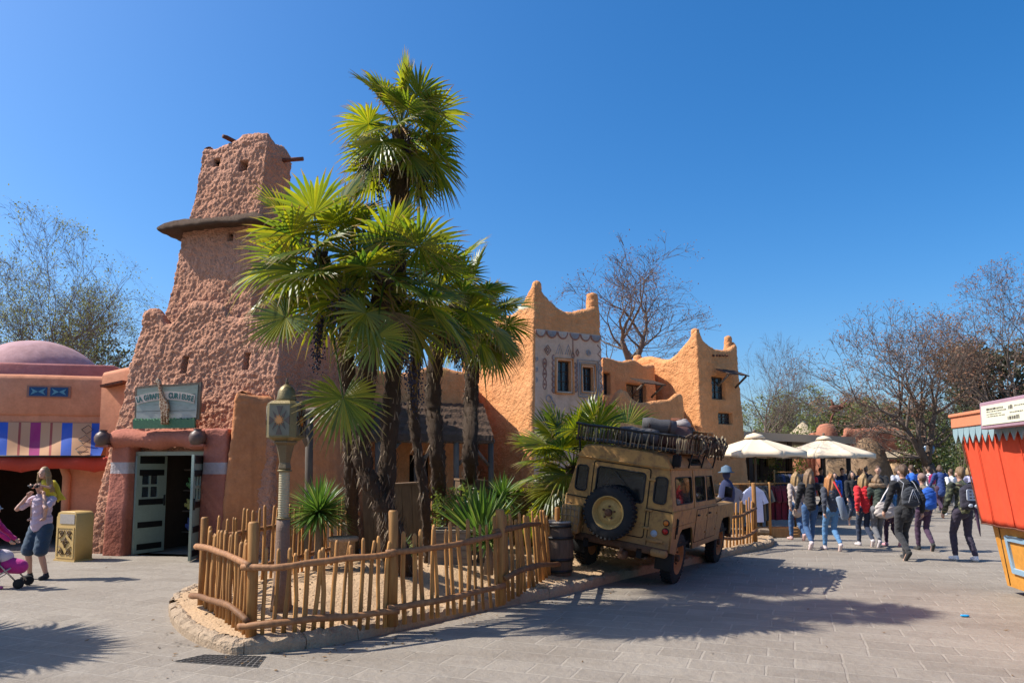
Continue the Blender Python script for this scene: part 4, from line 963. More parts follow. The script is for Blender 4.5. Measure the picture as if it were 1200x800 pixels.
def fan_palm(label, path, rad, crown, Lf, nleaf, seed, pet=0.75, extra=(), fruits=(), group='fan palms on the sand island', dead=3, name='fan_palm', lo=-62, shag=1300, spread_el=80, skip=None):
    rg = random.Random(seed); path = catmull([Vector(p) for p in path], 7, False)+[Vector(path[-1])]
    th = thing(name, label, 'palm tree', path[0], 0, group)
    if len(path) > 2:
        mb = MB(); rr_ = [rad*(1.02-0.12*min(1, i/6)+0.14*(i/len(path))+0.12*math.sin(i*2.3)) for i in range(len(path))]; P3 = []; r3 = []
        for i in range(len(path)-1):
            for q in range(4): P3.append(path[i].lerp(path[i+1], q/4)); r3.append((rr_[i]+(rr_[i+1]-rr_[i])*q/4)*(1+0.07*(q % 2)))
        P3.append(path[-1]); r3.append(rr_[-1]); mb.tube(P3, r3, 18); mb.noise(0.03, 17, seed)
        for k in range(shag):
            t = rg.random(); i = min(len(path)-2, int(t*(len(path)-1))); c = path[i].lerp(path[i+1], t*(len(path)-1)-i); r_ = rr_[i]
            a = rg.uniform(0, 2*math.pi); o = Vector((math.cos(a), math.sin(a), 0)); tg = Vector((-o.y, o.x, 0)); up = rg.choice((1, 1, -1))
            b0 = c+o*r_*0.90; L = rg.uniform(0.06, 0.17); w = rg.uniform(0.005, 0.016); e = b0+o*L*0.45+Vector((0,0,up*L))+tg*rg.uniform(-.04,.04)
            mb.add([b0-tg*w, b0+tg*w, e], [(0,1,2)], 1 if rg.random() < 0.35 else 0)
        mb.build('trunk', [M_fibre, M_fibre2], th, world=True)
    c = Vector(crown); mb = MB()
    for k in range(nleaf):
        t = (k+0.5)/nleaf; el = R(spread_el-(spread_el-lo)*t**0.85+rg.uniform(-6, 6)); az = k*2.39996+rg.uniform(-0.25, 0.25)
        if skip and skip(az % (2*math.pi), el): continue
        d = Vector((math.cos(el)*math.cos(az), math.cos(el)*math.sin(az), math.sin(el))); pl = pet*Lf*rg.uniform(0.8, 1.15)
        a = c+Vector((0,0,-0.30*t)); hub = a+d*pl+Vector((0,0,-0.10*pl*(1-abs(math.sin(el)))))
        petiole(mb, a, hub, 0.011, 0.03, 0)
        d2 = (d+Vector((0,0,-0.22-0.30*t))).normalized(); up = Vector((0,0,1)) if abs(d2.z) < 0.9 else Vector((-math.cos(az), -math.sin(az), 0.2))
        up = up+Vector((rg.uniform(-.5,.5), rg.uniform(-.5,.5), 0)); fan(mb, hub, d2, up, Lf*rg.uniform(0.80, 1.10), rg, 34, 155, 0.10+0.18*t, fold=rg.uniform(0.1,0.5))
    for (hx, d, n, L) in extra:
        hub = Vector(hx); petiole(mb, c, hub, 0.012, 0.05); fan(mb, hub, d, n, L, rg, 42, 150, 0.12)
    for k in range(dead):
        az = rg.uniform(0, 6.28); d = Vector((math.cos(az)*0.25, math.sin(az)*0.25, -1)); a = c+Vector((0,0,-0.35)); hub = a+Vector((math.cos(az), math.sin(az), -0.6))*0.25; petiole(mb, a, hub, 0.009, 0, 2)
        fan(mb, hub, d, Vector((math.cos(az), math.sin(az), 0.3)), Lf*0.7, rg, 22, 70, 0.05, 2, 2, 0.6)
    mb.build('crown', [M_palm, M_palmtip, M_dryleaf], th, smooth=False, world=True)
    for (p0, p1, p2, n, r) in fruits: fruit(th, p0, p1, p2, n, r, rg)
    return th
def SG(px, py):
    q = G(px, py, 0.3); return Vector((q.x, q.y, 0.28))
b1 = SG(462, 672); c1 = P(470,146,9.3)
fan_palm('tallest fan palm, its crown high above all the others', [b1, P(452,600,9.6), P(462,420,9.5), P(468,250,9.4), c1+Vector((0,0,-.1))], 0.11, c1, 0.55, 27, 11, pet=0.92, lo=-52, spread_el=80,
    fruits=[(c1, P(440,170,9.0), P(425,185,9.0), 170, 0.055), (c1, P(478,160,9.0), P(476,172,9.0), 150, 0.06), (c1, P(500,200,9.3), P(494,205,9.3), 70, 0.04), (c1, P(450,200,9.2), P(443,215,9.2), 80, 0.045)], dead=1, shag=1500)
b2_ = SG(414, 652); c2_ = P(374,296,8.9)
fan_palm('big bushy fan palm nearest the tower, with a huge yellow green crown', [b2_, P(412,580,10.2), P(408,480,9.8), P(404,380,9.3), c2_], 0.085, c2_, 0.66, 22, 23, pet=0.9, lo=-45,
    extra=[(P(372,318,8.1), (-1,0.1,-0.05), (0.1,-0.5,1), 0.60), (P(335,372,8.2), (-0.8,-0.3,-0.5), (-0.3,-1,0.5), 0.56), (P(402,466,8.0), (0.05,-0.1,-1), (0.1,-1,0.15), 0.60)],
    fruits=[(c2_, P(376,370,8.4), P(372,410,8.4), 240, 0.035), (c2_, P(405,345,8.3), P(396,360,8.3), 200, 0.08)], dead=1)
b3_ = SG(478, 674); c3_ = P(452,322,8.7)
fan_palm('fan palm with a thick shaggy trunk bent low beside the fence', [b3_, P(458,610,9.4), P(425,540,9.3), P(430,440,9.1), c3_], 0.115, c3_, 0.62, 18, 37, pet=0.9, lo=-42,
    extra=[(P(440,395,8.0), (0.2,-0.3,-1), (0.1,-1,0.2), 0.52), (P(500,345,8.4), (1,-0.2,-0.15), (-0.1,-0.4,1), 0.55)],
    fruits=[(c3_, P(470,400,8.4), P(480,425,8.4), 160, 0.05)], dead=1, shag=1700)
b4_ = SG(503, 660); c4_ = P(512,345,9.7)
fan_palm('slim dark fan palm leaning left with a drooping crown over the thatched porch', [b4_, P(497,580,10.2), P(483,470,10.0), P(492,400,9.8), c4_], 0.07, c4_, 0.54, 14, 41, pet=0.8, lo=-50,
    fruits=[(c4_, P(492,415,9.4), P(487,455,9.4), 220, 0.05), (c4_, P(520,395,9.4), P(545,410,9.4), 160, 0.06)], dead=1, shag=500)
b5_ = SG(512, 622); c5_ = P(545,350,10.9)
fan_palm('upright fan palm in the middle of the group, straight grey trunk', [b5_, P(514,560,11.4), P(508,470,11.1), P(515,400,11.0), c5_], 0.115, c5_, 0.58, 17, 53, pet=0.8, lo=-50,
    extra=[(P(545,300,10.6), (0.5,-0.3,0.4), (-0.5,-0.3,1), 0.55)], dead=1, shag=1200)
b6_ = SG(553, 602); c6_ = P(568,372,12.1)
fan_palm('rightmost fan palm of the group, in front of the bright side of the painted house', [b6_, P(551,560,12.4), P(552,470,12.3), P(556,410,12.2), c6_], 0.12, c6_, 0.52, 17, 61, pet=0.7, lo=-55,
    extra=[(P(592,360,11.9), (0.8,-0.2,0.1), (-0.3,-0.6,1), 0.62)], dead=1, shag=1200)
# low fan palm beside the jeep
c7_ = P(672,545,13.2)
fan_palm('low trunkless fan palm growing between the painted house and the roof rack', [Vector((c7_.x, c7_.y, 0.2)), Vector((c7_.x, c7_.y, 1.0)), c7_], 0.14, c7_, 0.72, 26, 71, pet=1.15, lo=-35,
    extra=[(P(700,500,12.9), (0.2,-0.2,1), (0,-1,0.3), 0.75), (P(640,520,12.8), (-1,-0.2,0.1), (0,-0.6,1), 0.7), (P(735,500,13.6), (0.7,0,0.5), (-0.3,-1,0.6), 0.7), (P(655,575,12.6), (-0.6,-0.3,-0.4), (0,-0.8,0.8), 0.66)], dead=1, shag=200)
# palm left of the frame (its shadow reaches the paving in the lower left corner)
c8_ = Vector((-8.1, 7.2, 2.9))
fan_palm('fan palm outside the left edge, only its shadow on the paving shows', [(-8.2,7.3,0), (-8.15,7.25,1.5), tuple(c8_)], 0.13, c8_, 1.0, 34, 83, pet=0.7, dead=1, shag=100)

# ------------------------------------------------------------------ yuccas
M_yucca = leafmat('yucca_blade', [(0.05,0.12,0.025),(0.08,0.17,0.03),(0.13,0.21,0.04)], 0.25, 0.4, 0.5)
M_yucca2 = leafmat('yellow_yucca_blade', [(0.16,0.22,0.05),(0.24,0.26,0.08)], 0.3, 0.45, 0.4)
def yucca(label, base, h, Rr, n, seed, cat='yucca', up=0.15, w=0.016, name='yucca', mats=None, group=None):
    rg = random.Random(seed); base = Vector(base); th = thing(name, label, cat, base, 0, group); c = base+Vector((0,0,h))
    if h > 0.15: mb = MB(); mb.tube([base, base+Vector((0.02,0,h*0.5)), c], [0.075,0.055,0.06], 10); mb.noise(0.015, 16); mb.build('trunk', M_fibre2, th, world=True)
    mb = MB()
    for k in range(n):
        t = (k+0.5)/n; z = 1-(1-up+0.35)*t*1.35; z = max(-0.55, z); el = math.asin(max(-0.6, min(1, z))); az = k*2.39996+rg.uniform(-.2,.2)
        d = Vector((math.cos(el)*math.cos(az), math.cos(el)*math.sin(az), math.sin(el))); L = Rr*rg.uniform(0.8, 1.08); sd = d.cross(Vector((0,0,1))).normalized() if abs(d.z) < .98 else Vector((1,0,0)); nn = sd.cross(d)
        ss = []
        for r, wf in ((0.03,0.7),(0.35,1.0),(0.7,0.8),(1.0,0.04)):
            p = c+d*(L*r)-Vector((0,0,0.14*L*r**2.5*(1.1-abs(d.z)))); ss += [p-sd*w*wf+nn*w*0.3*wf, p-nn*w*0.25*wf, p+sd*w*wf+nn*w*0.3*wf]
        o = len(mb.v); mb.v += [tuple(p) for p in ss]; mi = 1 if rg.random() < 0.12 else 0
        for q in range(3):
            for e in (0,1): i0 = o+q*3+e; mb.f.append((i0, i0+1, i0+4, i0+3)); mb.m.append(mi)
    mb.build('crown', mats or [M_yucca, M_yucca2], th, smooth=False, world=True); return th
yb = G(372,672,0.28); yc = P(372,600,yb.y)
yucca('spiky green yucca on a short trunk beside the lantern post', yb, yc.z-yb.z, 0.56, 270, 5)
q = P(563,603,11.2); yucca('upright dark green yucca behind the fence at the planter', (q.x, 11.2, 0.32), 0.30, 1.0, 110, 6, up=1.05, w=0.03)
q = P(588,582,12.6); yucca('small yellow green yucca right of the upright dark one', (q.x, 12.6, 0.3), q.z-0.3, 0.46, 150, 8)
q = P(572,632,10.2); yucca('low arching yucca leaves just behind the picket fence', (q.x, 10.2, 0.3), q.z-0.3, 0.36, 90, 9, up=0.2)
q = P(470,608,11.6); yucca('small bright green plant low between the palm trunks', (q.x, 11.6, 0.3), 0.12, 0.34, 70, 10, up=0.5)

# ------------------------------------------------------------------ leafy bushes and trees
M_bush = leafmat('bush_leaf', [(0.05,0.09,0.02),(0.10,0.16,0.03),(0.17,0.21,0.045),(0.09,0.08,0.025)], 0.4)
M_hedge = leafmat('hedge_leaf', [(0.03,0.055,0.02),(0.07,0.11,0.03),(0.14,0.18,0.05),(0.11,0.09,0.04)], 0.35)
M_ever = leafmat('evergreen_leaf', [(0.018,0.035,0.018),(0.035,0.055,0.025),(0.07,0.09,0.045),(0.10,0.085,0.05)], 0.2)
def leaves(mb, blobs, n, size, rg, mi=0):
    tot = sum(b[1][0]*b[1][1]*b[1][2] for b in blobs)
    for (c, r) in blobs:
        m_ = max(8, int(n*r[0]*r[1]*r[2]/tot))
        for _ in range(m_):
            v = Vector((rg.gauss(0,1), rg.gauss(0,1), rg.gauss(0,1))).normalized()*(rg.random()**0.38); q = noise.noise(Vector(c)*3+v*2.4)
            if q < -0.18: continue
            p = Vector(c)+Vector((v.x*r[0], v.y*r[1], v.z*r[2]))*(1+0.25*q)
            a = Vector((rg.gauss(0,1), rg.gauss(0,1), rg.gauss(0,1))).normalized(); b_ = a.cross(Vector((rg.gauss(0,1), rg.gauss(0,1), 1))).normalized(); s_ = size*rg.uniform(.6, 1.3)
            mb.add([p-a*s_, p+b_*s_*0.5, p+a*s_, p-b_*s_*0.5], [(0,1,2,3)], mi)
def bush(name, label, blobs, n, size, mat, cat='bush', group=None, seed=1, stems=True):
    rg = random.Random(seed); c0 = Vector(blobs[0][0]); th = thing(name, label, cat, (c0.x, c0.y, 0), 0, group)
    mb = MB(); leaves(mb, blobs, n, size, rg); mb.build('foliage', mat, th, smooth=False, world=True)
    if stems:
        mb = MB()
        for (c, r) in blobs[:6]:
            for k in range(3): mb.tube([(c[0]+rg.uniform(-.1,.1), c[1]+rg.uniform(-.1,.1), 0), (c[0]+rg.uniform(-.2,.2)*r[0], c[1], c[2]*0.6), (c[0]+rg.uniform(-.6,.6)*r[0], c[1]+rg.uniform(-.5,.5)*r[1], c[2]+r[2]*0.5)], [0.03,0.02,0.008], 5)
        mb.build('stem', M_bark, th, world=True)
    return th
M_bark = basic('grey_brown_bark', (0.17,0.125,0.095), 0.95, 0.4, 7, 0.8, bdist=0.03)
M_bark2 = basic('dark_twig_bark', (0.13,0.095,0.075), 0.95, 0.4, 7, 0.5)
q = P(541,585,12.0); bush('shrub', 'yellow green leafy shrub beside the wooden planter', [((q.x,12.0,q.z),(0.33,0.3,0.30)),((q.x-0.3,12.2,q.z-0.2),(0.25,0.25,0.25)),((q.x+0.15,12.1,q.z-0.3),(0.3,0.2,0.2))], 900, 0.04, M_bush, seed=3)
q = P(513,612,11.6); bush('ivy', 'ivy climbing the base of the middle palm trunk', [((q.x,11.55,q.z),(0.13,0.14,0.35)),((q.x+.02,11.5,q.z+.4),(0.12,0.13,0.25))], 420, 0.03, M_bush, cat='climber', seed=4, stems=False)

def bare_tree(name, label, base, H, spread, r0, seed, levels=5, leaf_mat=None, leafn=0.0, mat=None, fork=0.32, lean=(0,0), group=None, nmain=5, leaf_size=0.05, wig=0.18, flatten=0.35, twig_r=0.006, cat='tree', wid=None, shift=0.0):
    rg = random.Random(seed); base = Vector(base); th = thing(name, label, cat, base, 0, group); mb = MB(); tips = []
    def grow(p, d, L, r, lv):
        n = 4 if lv > 1 else 3; pts_ = [p]; dd_ = d.copy()
        for k in range(n):
            dd_ = (dd_+Vector((rg.uniform(-1,1), rg.uniform(-1,1), rg.uniform(-.6,.8)))*wig).normalized(); p = p+dd_*(L/n); pts_.append(p)
        rs = [r*(1-0.45*k/n) for k in range(n+1)]; mb.tube(pts_, rs, 8 if lv >= levels-1 else (5 if lv > 1 else 3), cap=(lv >= levels), mi=0 if lv > 2 else 1)
        if lv == 0: tips.append(p); return
        kids = rg.choice((2, 3, 3)) if lv > 1 else 3
        for k in range(kids):
            ang = R(rg.uniform(18, 48)); az = rg.uniform(0, 6.28); a = dd_.orthogonal().normalized(); a = Matrix.Rotation(az, 3, dd_) @ a
            nd = (dd_*math.cos(ang)+a*math.sin(ang)); nd.z *= (1-flatten*0.3); nd.z += 0.12; nd.normalize(); grow(p, nd, L*rg.uniform(0.62, 0.88), max(twig_r, rs[-1]*rg.uniform(0.6, 0.85)), lv-1)
        for k in range(2 if lv > 1 else 1):
            i = rg.randint(1, n-1); az = rg.uniform(0, 6.28); a = Matrix.Rotation(az, 3, dd_) @ dd_.orthogonal().normalized(); ang = R(rg.uniform(35, 65)); nd = (dd_*math.cos(ang)+a*math.sin(ang)).normalized()
            grow(pts_[i], nd, L*rg.uniform(0.45, 0.65), max(twig_r, rs[i]*0.5), max(0, lv-2))
    f = H*fork; tp_ = [base, base+Vector((lean[0]*0.4, lean[1]*0.4, f*0.5)), base+Vector((lean[0], lean[1], f))]
    mb2 = MB(); mb2.tube([base+Vector((0,0,-.1))]+tp_[1:], [r0*1.3, r0, r0*0.9], 12); mb2.noise(0.04, 2); mb2.build('trunk', mat or M_bark, th, world=True)
    L0 = (H-f)*0.30
    for k in range(nmain):
        az = 2*math.pi*k/nmain+rg.uniform(-.3,.3); el = R(rg.uniform(35, 70)) if k else R(85); d = Vector((math.cos(el)*math.cos(az)*spread, math.cos(el)*math.sin(az)*spread, math.sin(el))).normalized()
        grow(tp_[2]+Vector((0,0,-0.1*f*rg.random())), d, L0*rg.uniform(0.9, 1.15), r0*0.62, levels)
    if wid:
        zs_ = sorted(q.z for q in tips); xs_ = sorted(q.x for q in tips); ys_ = sorted(q.y for q in tips); m_ = len(tips); fk = tp_[2]; z_hi = base.z+H
        cx = (xs_[int(m_*.02)]+xs_[int(m_*.98)])/2; kx = wid/max(0.1, xs_[int(m_*.985)]-xs_[int(m_*.015)]); ky = wid/max(0.1, ys_[int(m_*.985)]-ys_[int(m_*.015)]); kz = (z_hi-fk.z)/max(.1, zs_[int(m_*.985)]-fk.z)
        def fit(q):
            dz = (q[2]-fk.z)*kz; g = min(1, max(0, dz/(z_hi-fk.z)*2.0)); dx = (q[0]-fk.x)*kx; dy = (q[1]-fk.y)*ky; zz = fk.z+dz
            rr2 = ((dx-(cx-fk.x)*kx)/(wid*.5))**2; top_ = z_hi-(z_hi-fk.z)*0.42*min(1.3, rr2)
            if zz > top_: zz = top_+(zz-top_)*0.25
            return Vector((fk.x+dx+(base.x+shift-fk.x-(cx-fk.x)*kx)*g, fk.y+dy, zz))
        mb.v = [tuple(fit(q)) for q in mb.v]; tips = [fit(q) for q in tips]
    o = mb.build('branches', [mat or M_bark, M_bark2], th, world=True)
    if leaf_mat and leafn:
        lb = MB()
        for t in tips:
            if rg.random() > leafn: continue
            for _ in range(rg.randint(2, 5)):
                p = t+Vector((rg.gauss(0,.12), rg.gauss(0,.12), rg.gauss(0,.12))); a = Vector((rg.gauss(0,1), rg.gauss(0,1), rg.gauss(0,1))).normalized(); b_ = a.orthogonal().normalized(); s_ = leaf_size*rg.uniform(.5, 1.4)
                lb.add([p-a*s_, p+b_*s_*.7, p+a*s_, p-b_*s_*.7], [(0,1,2,3)])
        lb.build('crown', leaf_mat, th, smooth=False, world=True)
    return th
M_bud = leafmat('rusty_spring_bud', [(0.12,0.045,0.03),(0.20,0.09,0.04),(0.16,0.10,0.05)], 0.2, 0.7)
M_budg = leafmat('pale_green_bud', [(0.10,0.12,0.03),(0.18,0.19,0.06)], 0.35, 0.6)
# ------------------------------------------------------------------ trees behind
def at_px(px, Y, z=0.0): return Vector(((px-600)/FPX*Y*1.0, Y, z))
def top_z(py, Y, px=600): return P(px, py, Y).z
bare_tree('bare_tree', 'wide bare tree with fine green twigs behind the domed house', at_px(75,27), top_z(277,27), 1.1, 0.22, 101, 6, M_budg, 0.45, wid=7.2, fork=0.22, nmain=7, leaf_size=0.03, group='bare trees behind the houses')
bare_tree('bare_tree', 'tall bare tree standing behind the painted house', at_px(745,27), top_z(294,27), 0.9, 0.17, 117, 5, M_bud, 0.6, wid=5.8, fork=0.52, nmain=3, leaf_size=0.032, group='bare trees behind the houses')
bare_tree('bare_tree', 'slender bare tree right of the horned corner house', at_px(893,38), top_z(392,38), 0.8, 0.20, 131, 5, None, 0, wid=4.4, shift=0.6, fork=0.2, nmain=5, group='bare trees behind the houses')
bare_tree('bare_tree', 'large forked tree with rusty buds above the crowd', at_px(1098,33), top_z(358,33), 0.85, 0.27, 149, 5, M_bud, 0.7, wid=7.2, shift=-2.2, twig_r=0.009, fork=0.2, lean=(-0.5,0), nmain=6, leaf_size=0.045, group='bare trees behind the houses')
bare_tree('bare_tree', 'tall reddish budding tree behind the kiosk roof', at_px(1192,36), top_z(308,36), 0.85, 0.26, 163, 5, M_bud, 0.7, wid=7.6, twig_r=0.009, fork=0.28, nmain=6, leaf_size=0.055, group='bare trees behind the houses')
for i, (px, Y, py, s_) in enumerate([(940,60,455,171),(985,64,462,177),(1030,60,468,181),(1065,58,470,187),(910,56,462,191),(1010,70,455,197)]):
    bare_tree('bare_tree', 'far bare tree on the skyline, %s' % ['above the thatched hut peak','left of the tower figure','over the long red wall','behind the fork of the budding tree','just right of the horned corner house','behind the windmill figure'][i], at_px(px,Y), top_z(py,Y), 1.1, 0.2, s_, 5, M_bud if i % 2 else M_budg, 0.5, wid=7.5, fork=0.15, nmain=6, leaf_size=0.09, twig_r=0.012, group='far bare trees on the skyline')
# evergreen tree on the right
rg = random.Random(5); th = thing('evergreen_tree', 'dark evergreen tree left of the reddish tree behind the kiosk', 'tree', at_px(1178,42))
bl = []
for k in range(30):
    px = rg.uniform(1120, 1235); py = rg.uniform(412, 478)
    if (px-1175)**2/58**2+(py-444)**2/36**2 > 1.1: continue
    c = P(px, py, 42+rg.uniform(-1.5, 1.5)); bl.append((tuple(c), (rg.uniform(.6,1.2),)*3))
mb = MB(); leaves(mb, bl, 15000, 0.13, rg); mb.build('crown', M_ever, th, smooth=False, world=True)
mb = MB(); b0 = at_px(1178,42)
mb.tube([b0, b0+Vector((0.1,0,2.5)), b0+Vector((0,0,5))], [0.35,0.28,0.15], 9)
for (c, r) in bl[:16]: mb.tube([b0+Vector((0,0,2.8+rg.random())), Vector(c)*0.5+(b0+Vector((0,0,4.5)))*0.5, c], [0.10,0.06,0.02], 5)
mb.build('trunk', M_bark, th, world=True)
# hedge masses
def hedge(label, x0, x1, Y, pya, pyb, n, size, mat, seed, name='hedge', group='hedges beyond the plaza'):
    rg = random.Random(seed); bl = []
    for k in range(14):
        px = x0+(x1-x0)*(k+0.5)/14+rg.uniform(-6,6); py = rg.uniform(pya, pyb); yy = Y+rg.uniform(-1, 1); t = P(px, py, yy)
        for zc in (t.z*0.85, t.z*0.45): bl.append(((t.x, yy, zc), (abs(x1-x0)/14/FPX*Y*1.1, 0.8, max(0.5, t.z*0.3))))
    return bush(name, label, bl, n, size, mat, cat='hedge', group=group, seed=seed, stems=True)
hedge('green hedge behind the crowd below the forked tree', 1060, 1180, 36, 488, 512, 13000, 0.085, M_hedge, 21)
hedge('bright green shrubs left of the long red wall', 880, 962, 44, 497, 510, 4500, 0.09, M_bush, 22)
hedge('green treetops showing over the long red wall', 962, 1075, 58, 482, 492, 6500, 0.13, M_bush, 23)
hedge('dark green trees behind the mauve dome', -40, 150, 30, 388, 425, 12000, 0.09, M_ever, 24)
hedge('leafy green shrub inside the stall area behind the umbrellas', 884, 918, 33, 528, 536, 1600, 0.06, M_bush, 25)
hedge('low hedge right of the crowd near the kiosk', 1120, 1215, 30, 516, 532, 9500, 0.065, M_hedge, 26)

rg = random.Random(77); mb = MB(); bl = []
for k in range(70):
    px = 840+k*9; Y = rg.uniform(78, 88); c = P(px, rg.uniform(500, 516), Y); bl.append(((c.x, Y, c.z*0.75), (1.3, 1.0, max(1.0, c.z*0.35)))); bl.append(((c.x+.4, Y, c.z*0.3), (1.4, 1.0, max(0.8, c.z*0.35))))
for k in range(24):
    px = -260+k*20; Y = rg.uniform(60, 66); c = P(px, rg.uniform(505, 520), Y); bl.append(((c.x, Y, c.z*0.75), (1.5, 1.0, max(1.0, c.z*0.35))))
leaves(mb, bl, 30000, 0.22, rg); tag(mb.build('distant_wood', M_hedge, smooth=False), 'distant band of woodland behind the plaza', 'woodland', kind='stuff')

# ------------------------------------------------------------------ far red village wall
vw = thing('village_wall', 'long red earth wall with a pale wavy top behind the crowd', 'wall', at_px(1020,46))
w0, w1_ = at_px(985,45).xy, at_px(1082,45).xy
def tzw(x, y): px = 600+FPX*x/y; return P(px, 503-2.5*math.sin((px-985)/97*math.pi)+(6 if px < 990 else 0), 45).z+0.10*noise.noise(Vector((x*1.5,0,0)))
earth_block('wall', [M_redwall, M_dark], vw, [tuple(w0), tuple(w1_), tuple(w1_+Vector((0.4,1.2))), tuple(w0+Vector((0,1.2)))], [tuple(w0), tuple(w1_-Vector((0.3,0))), tuple(w1_+Vector((0.1,1.1))), tuple(w0+Vector((0,1.1)))], 4, 2.6, tzw, 0.2, 0.05, 2, 0.35, edges=(0,1,3))
mb = MB(); p = P(1035,530,44); mb.box((p.x, 43.6, P(1035,531,43.6).z), (4.6, 1.4, 0.18), bev=0.05); mb.build('stone_ledge', M_kerb, vw, world=True)
tw = thing('round_tower', 'small round red tower topped by a carved bird figure', 'tower', at_px(969,43))
c = at_px(969,43); zt_ = P(969,499,43).z; mb = MB(); mb.lathe([(0.75,0),(0.68,2.0),(0.60,zt_-0.5),(0.52,zt_-0.1),(0.35,zt_+0.1),(0.05,zt_+0.16)], 24, 0, Matrix.Translation(c)); mb.noise(0.06, 1.5); mb.build('wall', M_redwall, tw, world=True)
mb = MB(); z0 = zt_+0.1; M = Matrix.Translation((c.x+0.2,c.y,z0)); mb.tube([(0,0,0),(0.15,0,0.5),(0.35,0,0.75)], [0.07,0.06,0.05], 7, M=M); mb.ell((0.35,0,0.95), (0.38,0.16,0.22), 10, 7, M=M); mb.ell((0.75,0,1.05), 0.13, 8, 6, M=M); mb.tube([(0.8,0,1.05),(1.1,0,1.15)], [0.05,0.01], 6, M=M); mb.tube([(0.3,0,1.0),(0.1,0,1.5)], [0.12,0.02], 5, M=M); mb.tube([(0.5,0,1.0),(1.25,0,1.55)], [0.08,0.015], 5, M=M)
mb.build('bird_figure', M_beam, tw, world=True)
lw = thing('low_red_wall', 'short stepped red wall left of the small round tower', 'wall', at_px(945,44))
mb = MB()
for k, (px, py) in enumerate([(945,512),(950,509),(955,507),(960,506)]): t = P(px, py, 44); mb.box((t.x, 44, t.z/2), (0.5, 0.8, t.z), bev=0.08)
mb.noise(0.05, 1.4); mb.build('wall', M_redwall, lw, world=True)
ht = thing('thatched_hut', 'small round hut whose pale pointed thatch shows over the flat roof', 'hut', at_px(941,47))
c = at_px(941,47); zt_ = P(941,494,47).z; mb = MB(); mb.lathe([(1.9,zt_-1.7),(1.2,zt_-1.1),(0.6,zt_-0.55),(0.28,zt_-0.2),(0.02,zt_)], 20, 0, Matrix.Translation(c)); mb.noise(0.05, 2); mb.build('roof', basic('pale_straw', (0.40,0.31,0.2), 0.95, 0.3, 8, 0.8), ht, world=True)
mb = MB(); mb.lathe([(1.5,0),(1.5,zt_-1.5)], 20, 0, Matrix.Translation(c)); mb.build('wall', M_redwall, ht, world=True)
# beehive stone mound
bh = thing('beehive_mound', 'brown beehive shaped earth mound rising behind the right umbrella', 'mound', at_px(1020,34))
c = at_px(1020,34); zt_ = P(1014,513,34).z; mb = MB(); mb.lathe([(1.05,0),(0.98,0.8),(0.90,1.5),(0.80,2.0),(0.68,zt_-0.6),(0.5,zt_-0.25),(0.25,zt_-0.05),(0.02,zt_)], 30, 0, Matrix.Translation(c)+Matrix.Diagonal((0,0,0,0)))
mb.v = [(x-0.22*(z/zt_)**2, y, z) for x, y, z in mb.v]; mb.v = [tuple(Vector(p)+noise.noise_vector(Vector(p)*4)*0.09) for p in mb.v]; mb.build('mound', M_stone, bh, world=True)
lowt = thing('low_thatch_shelter', 'low straw roofed shelter with pale walls behind the crowd', 'shelter', at_px(1045,38))
mb = MB(); a = P(1030,529,38); b_ = P(1082,536,38)
mb.add([(a.x,38,a.z),(P(1070,529,38).x,38,a.z),(b_.x+0.2,36.6,b_.z-0.0),(a.x-0.8,36.6,b_.z),(a.x,38,a.z-0.1),(P(1070,529,38).x,38,a.z-0.1),(b_.x+0.2,36.6,b_.z-0.1),(a.x-0.8,36.6,b_.z-0.1)], [(0,3,2,1),(4,5,6,7),(0,1,5,4),(1,2,6,5),(2,3,7,6),(3,0,4,7)]); mb.build('roof', basic('pale_straw', (0.40,0.31,0.2)), lowt, world=True, smooth=False)
M_tan = basic('tan_render', (0.45,0.29,0.16), 0.9, 0.2, 3, 0.3)
mb = MB(); mb.box(((a.x+b_.x)/2-0.2, 37.6, 1.0), (b_.x-a.x+0.5, 0.3, 2.0)); mb.build('wall', M_tan, lowt, world=True, smooth=False)
tanw = thing('tan_wall', 'tan wall under the right umbrella behind the distant visitors', 'wall', at_px(985,37)); mb = MB(); a = at_px(966,37); b_ = at_px(1008,37); mb.box(((a.x+b_.x)/2, 37, 1.1), (b_.x-a.x, 0.4, 2.2), bev=0.05); mb.noise(0.03,1); mb.build('wall', M_tan, tanw, world=True)
tanw2 = thing('stone_column', 'squat tan stone pillar right of the beehive mound', 'pillar', at_px(1046,35.5)); mb = MB(); mb.lathe([(0.5,0),(0.48,1.5),(0.42,P(1046,543,35.5).z)], 14, 0, Matrix.Translation(at_px(1046,35.5))); mb.noise(0.05,2); mb.build('wall', M_tan, tanw2, world=True)
# blue ball lamp
bp = thing('globe_lamp', 'blue grey globe lamp on a thin post beside the forked tree', 'lamp', at_px(1086,33)); c = at_px(1086,33); zc = P(1086,526,33).z
mb = MB(); mb.tube([c, c+Vector((0,0,zc-0.25))], 0.05, 8); mb.build('post', M_iron, bp, world=True); mb = MB(); mb.ell((c.x,c.y,zc), 0.3, 16, 10); mb.build('globe', basic('blue_grey_glass', (0.12,0.2,0.32), 0.15, 0.3, 3, 0.0, spec=0.8), bp, world=True)

